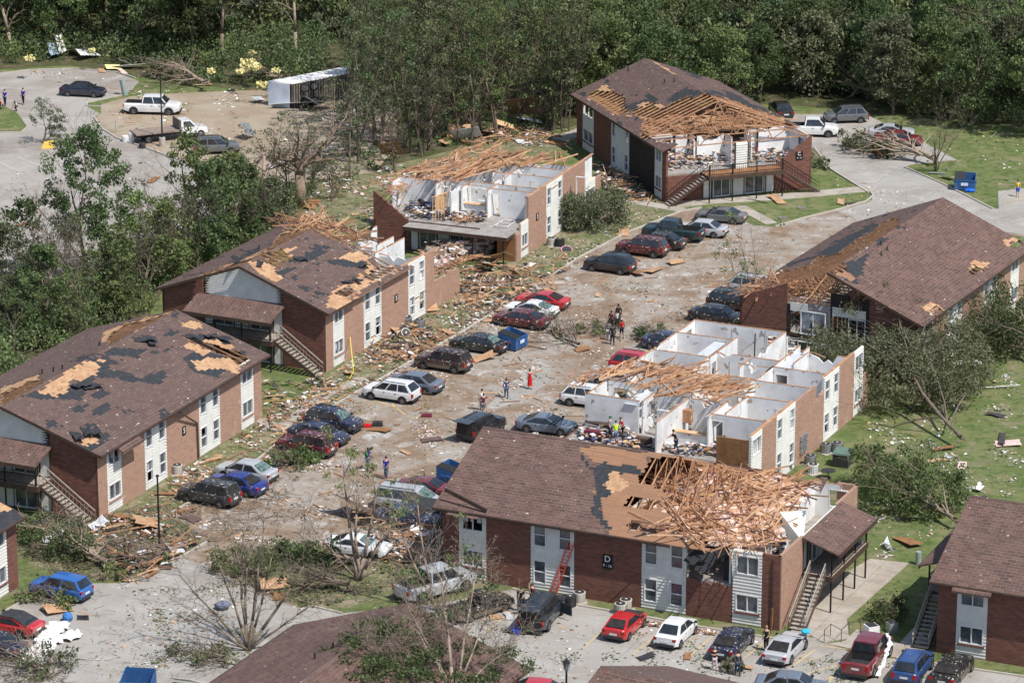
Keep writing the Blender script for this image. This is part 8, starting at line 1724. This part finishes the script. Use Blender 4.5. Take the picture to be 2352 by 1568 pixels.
# boards, felt, panels that can be told apart
def board(uv, s, mat, label, z=.05, tilt=None, cat='board', name='plywood_sheet', group=None):
    p = at(*uv, z); w, d = s; a = R.uniform(0, PI); tx, ty = tilt or (R.gauss(0, .08), R.gauss(0, .08)); mb = MB(); n = 7; pts = []
    edge = [(-w, -d), (0, -d*R.uniform(.85, 1)), (w, -d*R.uniform(.5, 1)), (w*R.uniform(.7, 1), 0), (w, d), (R.uniform(-.3, .3)*w, d*R.uniform(.6, 1)), (-w*R.uniform(.7, 1), d)]
    mb.prism([(x/2, y/2) for x, y in edge], lambda x, y: (x, y, -.012), lambda x, y: (x, y, .012)); o = mb.build(name, mat); o.location = (p.x, p.y, z+.02+(abs(tx)*d+abs(ty)*w)*.5); o.rotation_euler = (tx, ty, a); tag(o, label, cat, group); return o
BD = [((5, 1000, 300), (2.6, 1.6), OSB, 'large orange plywood sheet bent over the rubble below the centre block', (.4, .2)), ((5, 1080, 250), (2.4, 1.2), OSB, 'tilted plywood sheet leaning at the sheathed corner', (.6, .3)), ((5, 605, 570), (1.8, 1.2), OSB, 'plywood offcut at the foot of the striped siding', (.3, .1)), ((5, 470, 890), (2, 1.2), OSB, 'tan plywood sheet behind the dark brown SUV', None), ((5, 730, 720), (2.4, .8), OSB, 'rust orange strip of decking uphill of the black sedan', None), ((5, 985, 905), (2.2, 1.3), OSB, 'orange chip board on the street behind the dark brown SUV', None), ((5, 650, 765), (1.6, .8), PLYW, 'brown board patch beside the torn felt', None), ((5, 300, 850), (2.2, .6), OSB, 'long plywood strip on the littered yard', None), ((5, 350, 715), (1.6, 1.2), OSB, 'plywood sheet leaning on the felt heap at the wall', (.5, .2)), ((5, 1190, 350), (1.8, .9), OSB, 'plywood strip standing in the rubble', (.8, .2)), ((5, 895, 500), (1.1, .8), OSB, 'small square of plywood on the yard', None), ((5, 1430, 450), (2.0, 1.1), OSB, 'plywood sheet behind the bright red coupe', (.3, 0)), ((5, 1945, 35), (2.4, 1.2), OSB, 'orange plywood sheet uphill of the maroon seven seat SUV', None), ((5, 2150, 298), (2.2, 1.1), OSB, 'pale orange board in the upper street', None), ((5, 2030, 320), (2.0, 1.0), PLYW, 'brown board beside the pale orange board', None), ((5, 2310, 245), (1.9, 1.0), OSB, 'orange board with felt edge by the street bays', None), ((5, 265, 1395), (1.8, 1.0), PLYW, 'brown board under the black suitcase', None), ((5, 300, 480), (.1, .1), OSB, '', None),
 ((7, 1010, 490), (3.0, 2.0), OSB, 'big square plywood sheet on the lower left lawn', (.25, .1)), ((7, 920, 460), (2, 1.4), OSB, 'plywood piece tucked behind the big square sheet', None), ((7, 820, 430), (1.8, 1.0), PLYW, 'reddish brown board on the lower left lawn', None), ((7, 760, 490), (1.9, .9), OSB, 'plywood strip by the tipped lawn chair', None), ((7, 850, 730), (2.4, 1.4), OSB, 'split plywood sheet among the fallen limbs', (.4, .2)), ((7, 400, 1070), (2.0, 1.3), OSB, 'felt-stained plywood behind the blue retro hatchback', (.2, .1)), ((7, 585, 1120), (1.2, .8), OSB, 'small plywood piece below the long white lounger', (.3, .3)), ((7, 190, 525), (2.4, 1.4), PLYW, 'stained plywood sheet on the walk at the lower left', None), ((7, 1890, 910), (2.2, 1.3), OSB, 'plywood board in the tangled limbs of the grass island', (.3, .1)), ((7, 1920, 970), (1.9, 1.0), PLYW, 'brown board lowest in the tangle of the grass island', None),
 ((8, 450, 450), (3.2, 2.2), OSB, 'plywood lean-to over the navy car left of the front block', (.5, .1)), ((8, 130, 430), (4.4, 2.6), SHING, 'slab of shingled roof fallen beside the silver minivan', (.5, -.1)), ((8, 590, 440), (3.0, 1.8), FELT, 'dark felted roof slab leaning on the left wall of the front block', (.6, .3)), ((8, 560, 545), (2.6, 1.2), WHITEB, 'white siding slab in the heap left of the front block', (.3, .1)), ((8, 1120, 1075), (1.4, .5), OSB, 'narrow plywood strip beside the low black pickup', None), ((8, 1065, 1115), (.9, .8), OSB, 'small plywood piece behind the low black pickup', None), ((8, 1150, 1110), (1.2, .5), GSC, 'grey board beside the low black pickup', None), ((8, 2100, 1390), (1.3, .7), FELT, 'dark shingle scrap on the lot near the white compact sedan', None), ((9, 35, 1388), (1.0, .5), PLYW, 'brown scrap on the lot near the navy sedan', None), ((9, 440, 1462), (.9, .6), OSB, 'tan scrap on the lot beside the sweater wearer', None),
 ((2, 1250, 840), (3.4, 3.0), OSB, 'big orange plywood panel tilted up at the wood edge', (.9, .2)), ((2, 1290, 860), (3.2, .5), WHITEB, 'white plank leaning on the big orange panel', (.4, .3)), ((2, 810, 960), (2.6, 1.8), OSB, 'plywood panel standing behind the roofless centre block', (.8, .1)), ((2, 720, 990), (2.6, 1.0), OSB, 'lower plywood panel left of the standing one', (.3, .1)), ((2, 860, 985), (3, 1.4), WHITEB, 'white panel upright behind the timber heap', (1.0, .2)), ((2, 1490, 990), (2.0, 1.2), PLYW, 'brick red board on the lawn between two blocks', None), ((2, 1225, 975), (2.2, .9), WHITEB, 'white board on the lawn behind the centre block', None), ((2, 340, 1110), (2.4, 2.0), PLYW, 'orange brown board among slim trunks', (1.0, .2)), ((2, 1130, 905), (2.4, .8), LUMP, 'pale board propped on the debris line', (.6, .4)), ((2, 1870, 1240), (2.6, .6), LUMP, 'pale timber panel on the rubble between the blocks', (.1, .1)), ((2, 1890, 1310), (2.6, .7), LUMP, 'second pale timber panel lower on the rubble', (.1, .1)), ((2, 980, 950), (2.8, 2.0), SHING, 'grey brown slab of roofing on the debris line', (.3, .2)), ((2, 30, 1240), (1, .8), WHITEB, 'white scrap in the woodland clearing', None), ((4, 1750, 800), (.1, .1), OSB, '', None),
 ((1, 370, 400), (2, 1.6), M('blue_panel', (.25, .36, .5), (.4, .48, .58), 2), 'blue-grey curved panel at the edge of the far wood', (1.0, .2)), ((1, 420, 385), (1.6, 2.2), WHITEB, 'white panel upright at the edge of the far wood', (1.2, .1)), ((1, 510, 370), (3, 1.2), WHITEB, 'long pale panel lying at the far wood edge', (.5, .1)), ((1, 600, 400), (3.4, 1.4), WHITEB, 'boat shaped white sheet on the far lawn', (.4, .2)), ((1, 905, 470), (4.2, 1.6), WHITEB, 'long white metal sheet on the far lawn', (.2, .1)), ((1, 860, 445), (1.4, .9), WHITEB, 'small white box panel above the long sheet', (.6, 0)), ((1, 780, 475), (1.8, 1.2), YINS, 'yellow insulation slab on the far lawn', (.2, .1)), ((1, 700, 490), (1.6, .8), OSB, 'orange board at the kerb of the far lot', None), ((1, 845, 500), (1.8, .7), PNKS, 'pink insulation slab at the kerb of the far lot', None), ((1, 345, 280), (2.6, 2.4), OSB, 'orange board hanging in the trees at the far left', (1.2, .3)), ((1, 2070, 745), (6.5, 1.6), WHITEB, 'long white sheet metal in front of the overturned trailer', (.3, .1)), ((1, 2140, 750), (3.6, 1.8), GSC, 'crumpled grey sheet metal beside the trailer', (.6, .2)), ((1, 1780, 700), (1.8, 1), GSC, 'crumpled metal scrap by the trailer door', (.3, .2)), ((1, 1710, 950), (1.8, 1.6), GALV, 'corrugated metal caught in the stripped oak', (.9, .2)), ((1, 1925, 1145), (3.4, .9), WHITEB, 'white metal strip on the dirt behind the oak', None), ((1, 1605, 1035), (1.4, .9), PLYW, 'orange brown board on the dirt by the grey crossover', None), ((1, 1650, 1140), (2.0, 1.0), PLYW, 'brown flat board on the dirt lot', None), ((1, 1850, 1510), (2, 2.6), OSB, 'tall orange board leaning below the stripped oak', (1.0, .2)), ((1, 2150, 1415), (2.8, 1.2), PLYW, 'orange brown sheet right of the oak foot', None), ((1, 2000, 1370), (1.4, .8), LUMP, 'pale board at the foot of the oak', (.5, 0)), ((1, 1400, 585), (1.9, .9), TANS, 'bleached pallet on the far lawn', None), ((1, 1060, 1240), (2.2, .7), PLYW, 'brown board on the edge of the far lot', None), ((1, 150, 1545), (1.6, .6), PLYW, 'lone brown board on the far lot', None),
 ((3, 1340, 1090), (1.4, 1.0), PLYW, 'brown board caught in the uprooted leafy tree', (.9, .2)), ((3, 1440, 775), (1.4, 1.0), PNKS, 'pink insulation lump at the wood edge by the drive', (.8, .3)), ((3, 650, 1380), (3.0, .9), OSB, 'plywood strip with a white batten on the grass below the twin-stair block', None), ((3, 530, 1385), (2.8, .3), WHITEB, 'white batten on the grass below the twin-stair block', (.2, .1)), ((3, 1090, 1390), (2.0, .7), TANS, 'tan board on the grass island at the upper right', None), ((3, 1160, 1400), (1.2, .7), DKS, 'dark felt scrap on the grass island at the upper right', None), ((3, 1830, 1230), (1.8, .8), WHITEB, 'crumpled white panel beside the upper right dumpster', (.3, .1)), ((3, 1750, 1195), (1.8, .4), GALV, 'metal strips at the foot of the leafless snapped tree', None), ((3, 1600, 365), (1.6, 1.6), LUMP, 'pale board lodged on a snapped trunk in the wood', None), ((3, 1780, 755), (2.6, .3), LUMP, 'pale splinter lying along the wood edge', (.4, .3)), ((3, 2200, 1000), (.1, .1), OSB, '', None),
 ((9, 1550, 600), (2.4, 1.1), PLYW, 'orange brown board on the lawn below the rounded tree', None), ((9, 1760, 35), (1.6, .8), TANS, 'tan board far up the right lawn', None), ((6, 1800, 1525), (1.6, .7), PLYW, 'orange board at the foot of the large fallen tree', None), ((6, 2240, 1490), (2.0, 1.2), PNKS, 'pinkish slab on the right lawn', None), ((6, 2200, 1460), (3.6, .5), DKS, 'long dark felt strip on the right lawn', None), ((6, 2150, 1290), (1.6, .9), DKS, 'dark felt patch on the right lawn', None), ((6, 2170, 1105), (3.6, .16), WHITEB, 'long white pipe-like trim on the right lawn', None), ((6, 2030, 945), (1.6, .9), WSC, 'white crumpled sheet on the right lawn below the shrubs', (.2, .2)), ((6, 1900, 930), (1.3, .6), WSC, 'white scrap near the fallen tree crown', None), ((9, 2040, 232), (1.5, .6), WSC, 'oval white board on the lower right lawn', None), ((9, 1815, 130), (.8, .9), WSC, 'white plastic seat on the lower right lawn', (.8, 0)), ((9, 2070, 310), (1.8, .7), DKS, 'black scrap beside the undamaged right roof', None), ((9, 1925, 75), (1.4, .7), PNKS, 'pale pink scrap high on the right lawn', None)]
for (g_, x, y), s_, m_, lb_, tl_ in BD:
    if lb_: board(Z(g_, x, y), s_, m_, lb_, tilt=tl_, name='loose_board', cat='board')
for i in range(46):
    u, v = rnd_in(R.choice([YARDP, STREETP, HEAPS[3], HEAPS[1]])); board((u, v), (R.uniform(.7, 1.8), R.uniform(.4, 1.0)), R.choice([OSB, PLYW, FELT, WSC, SHING, TANS]), 'broken roofing board lying in the storm litter along the street', name='loose_board', group='broken boards in the storm litter')
# yellow insulation tufts in the thicket beyond the far lot
for i, (x, y, s_) in enumerate(((1710, 440, 1.5), (1760, 460, 1.0), (1660, 490, .8), (1900, 485, .7), (1460, 490, .7), (1735, 365, .6), (630, 345, .5), (205, 400, .8), (1805, 585, 1.0), (1690, 380, .45), (815, 305, .5))):
    p = at(*Z(1, x, y), 2.4 if i < 8 else .2); mb = MB()
    leaves(mb, p, .75*s_, int(90*s_), .34, .55)
    tag(mb.build('insulation_tuft', YINS), ('tuft of yellow insulation caught in the thicket left of the trailer'), 'insulation', 'yellow insulation tufts in the thicket')
# manholes, wood posts
for (g_, x, y) in ((3, 818, 1433), (3, 690, 1500)): p = at(*Z(g_, x, y)); tag(MB().tube(p, p+Vector((0, 0, .07)), .45, .45, 18).build('manhole_cover', M('iron', (.2, .18, .17), (.14, .12, .11), 3)), 'round manhole cover on the grass by the upper kerb' if x > 700 else 'drain inlet cover at the upper street kerb', 'manhole cover')
p = at(*Z(5, 1460, 440)); tag(MB().box(p.x-.07, p.x+.07, p.y-.07, p.y+.07, 0, 2.4).box(p.x-.09, p.x+.09, p.y-.09, p.y+.09, 2.402, 2.44).build('wooden_post', LUMP), 'pale wooden post standing upright behind the bright red coupe', 'post')
p = at(*Z(9, 605, 1240)); tag(MB().beam(p, p+Vector((.1, .1, 1.9)), .14, .06).build('wooden_post', PLYW), 'leaning orange board against the front block corner', 'post')

INB = [M('damp_insulation', (.45, .33, .26), (.3, .2, .15), 2), WSC, BRS, TANS, GSC, PNKS]
clutter(BR, 520, zC([(600, 430), (1160, 60), (1850, 160), (2200, 500), (1900, 720), (1300, 800), (800, 640)]), FL+.02, FL+.12, INB, s=(.05, .3))
clutter(B2, 380, zB([(400, 460), (1500, 320), (2050, 360), (1600, 600), (1000, 560)]), FL+.02, FL+.12, INB, s=(.05, .3))
clutter(BC, 160, zA([(660, 900), (2200, 800), (2000, 1000), (950, 1080)]), FL+.02, FL+.12, INB, s=(.05, .3))

def twigs(name, polys, n, lo=.3, hi=1.6, mat=TWIG, w=.028):
    mb = MB()
    for i in range(n):
        u, v = rnd_in(R.choice(polys)); p = at(u, v, R.uniform(.03, .25)); a = R.uniform(0, PI); l = R.uniform(lo, hi)
        for k in range(3): a += R.uniform(-.5, .5); q = p+Vector((math.cos(a)*l/3, math.sin(a)*l/3, R.uniform(-.05, .1))); q.z = max(q.z, .03); mb.tube(p, q, w*(1-.25*k), w*(.75-.25*k), 3, caps=False); p = q
    mb.build(name, mat, kind='stuff')
LL = [(40, 1200), (400, 1160), (490, 1240), (300, 1340), (60, 1320)]; ISL = [(480, 1340), (620, 1255), (1000, 1270), (1000, 1330), (720, 1400)]
twigs('twig_litter', [LL, ISL, LL, [(380, 1190), (700, 1060), (700, 1180), (470, 1260)], [(0, 1480), (180, 1500), (150, 1568), (0, 1568)]], 1500); twigs('twig_litter', [STREETP, YARDP, [(200, 1360), (600, 1330), (600, 1560), (200, 1560)]], 700, .2, 1.2, w=.02)
twigs('twig_litter', [[(600, 600), (700, 430), (860, 390), (1320, 300), (1330, 330), (860, 640)]], 600)
scraps('litter', mixm, [[(600, 600), (700, 430), (860, 390), (1120, 325), (1325, 300), (1330, 330), (1200, 370), (870, 440), (860, 640)]], 1500, (.04, .26), tall=.05, clump=25)
scraps('leaf_litter', [LEAFO, LEAF, BRS, LEAFD], [LL, ISL], 4000, (.04, .16), thick=.006, tall=.2, clump=60)
board((425, 1578), (2.2, 1.6), WHITEB, 'white board beside the open blue dumpster', tilt=(.5, .1), name='loose_board')

scraps('rubble', mixm+[OSB, BRS], [ZP(5, [(560, 160), (1060, 190), (830, 235), (640, 340), (600, 330)])], 500, (.06, .4), tall=1.5, thick=.02, aspect=(.1, .7))
for (uu_, vv_, n_) in ((1500, 1438, 220), (1585, 1452, 260)): scraps('rubble', [BRICK, BRICKL, WSC, BRS], [[(uu_-60, vv_-16), (uu_+60, vv_-2), (uu_+60, vv_+8), (uu_-60, vv_-6)]], n_, (.04, .2), tall=.12, thick=.04)
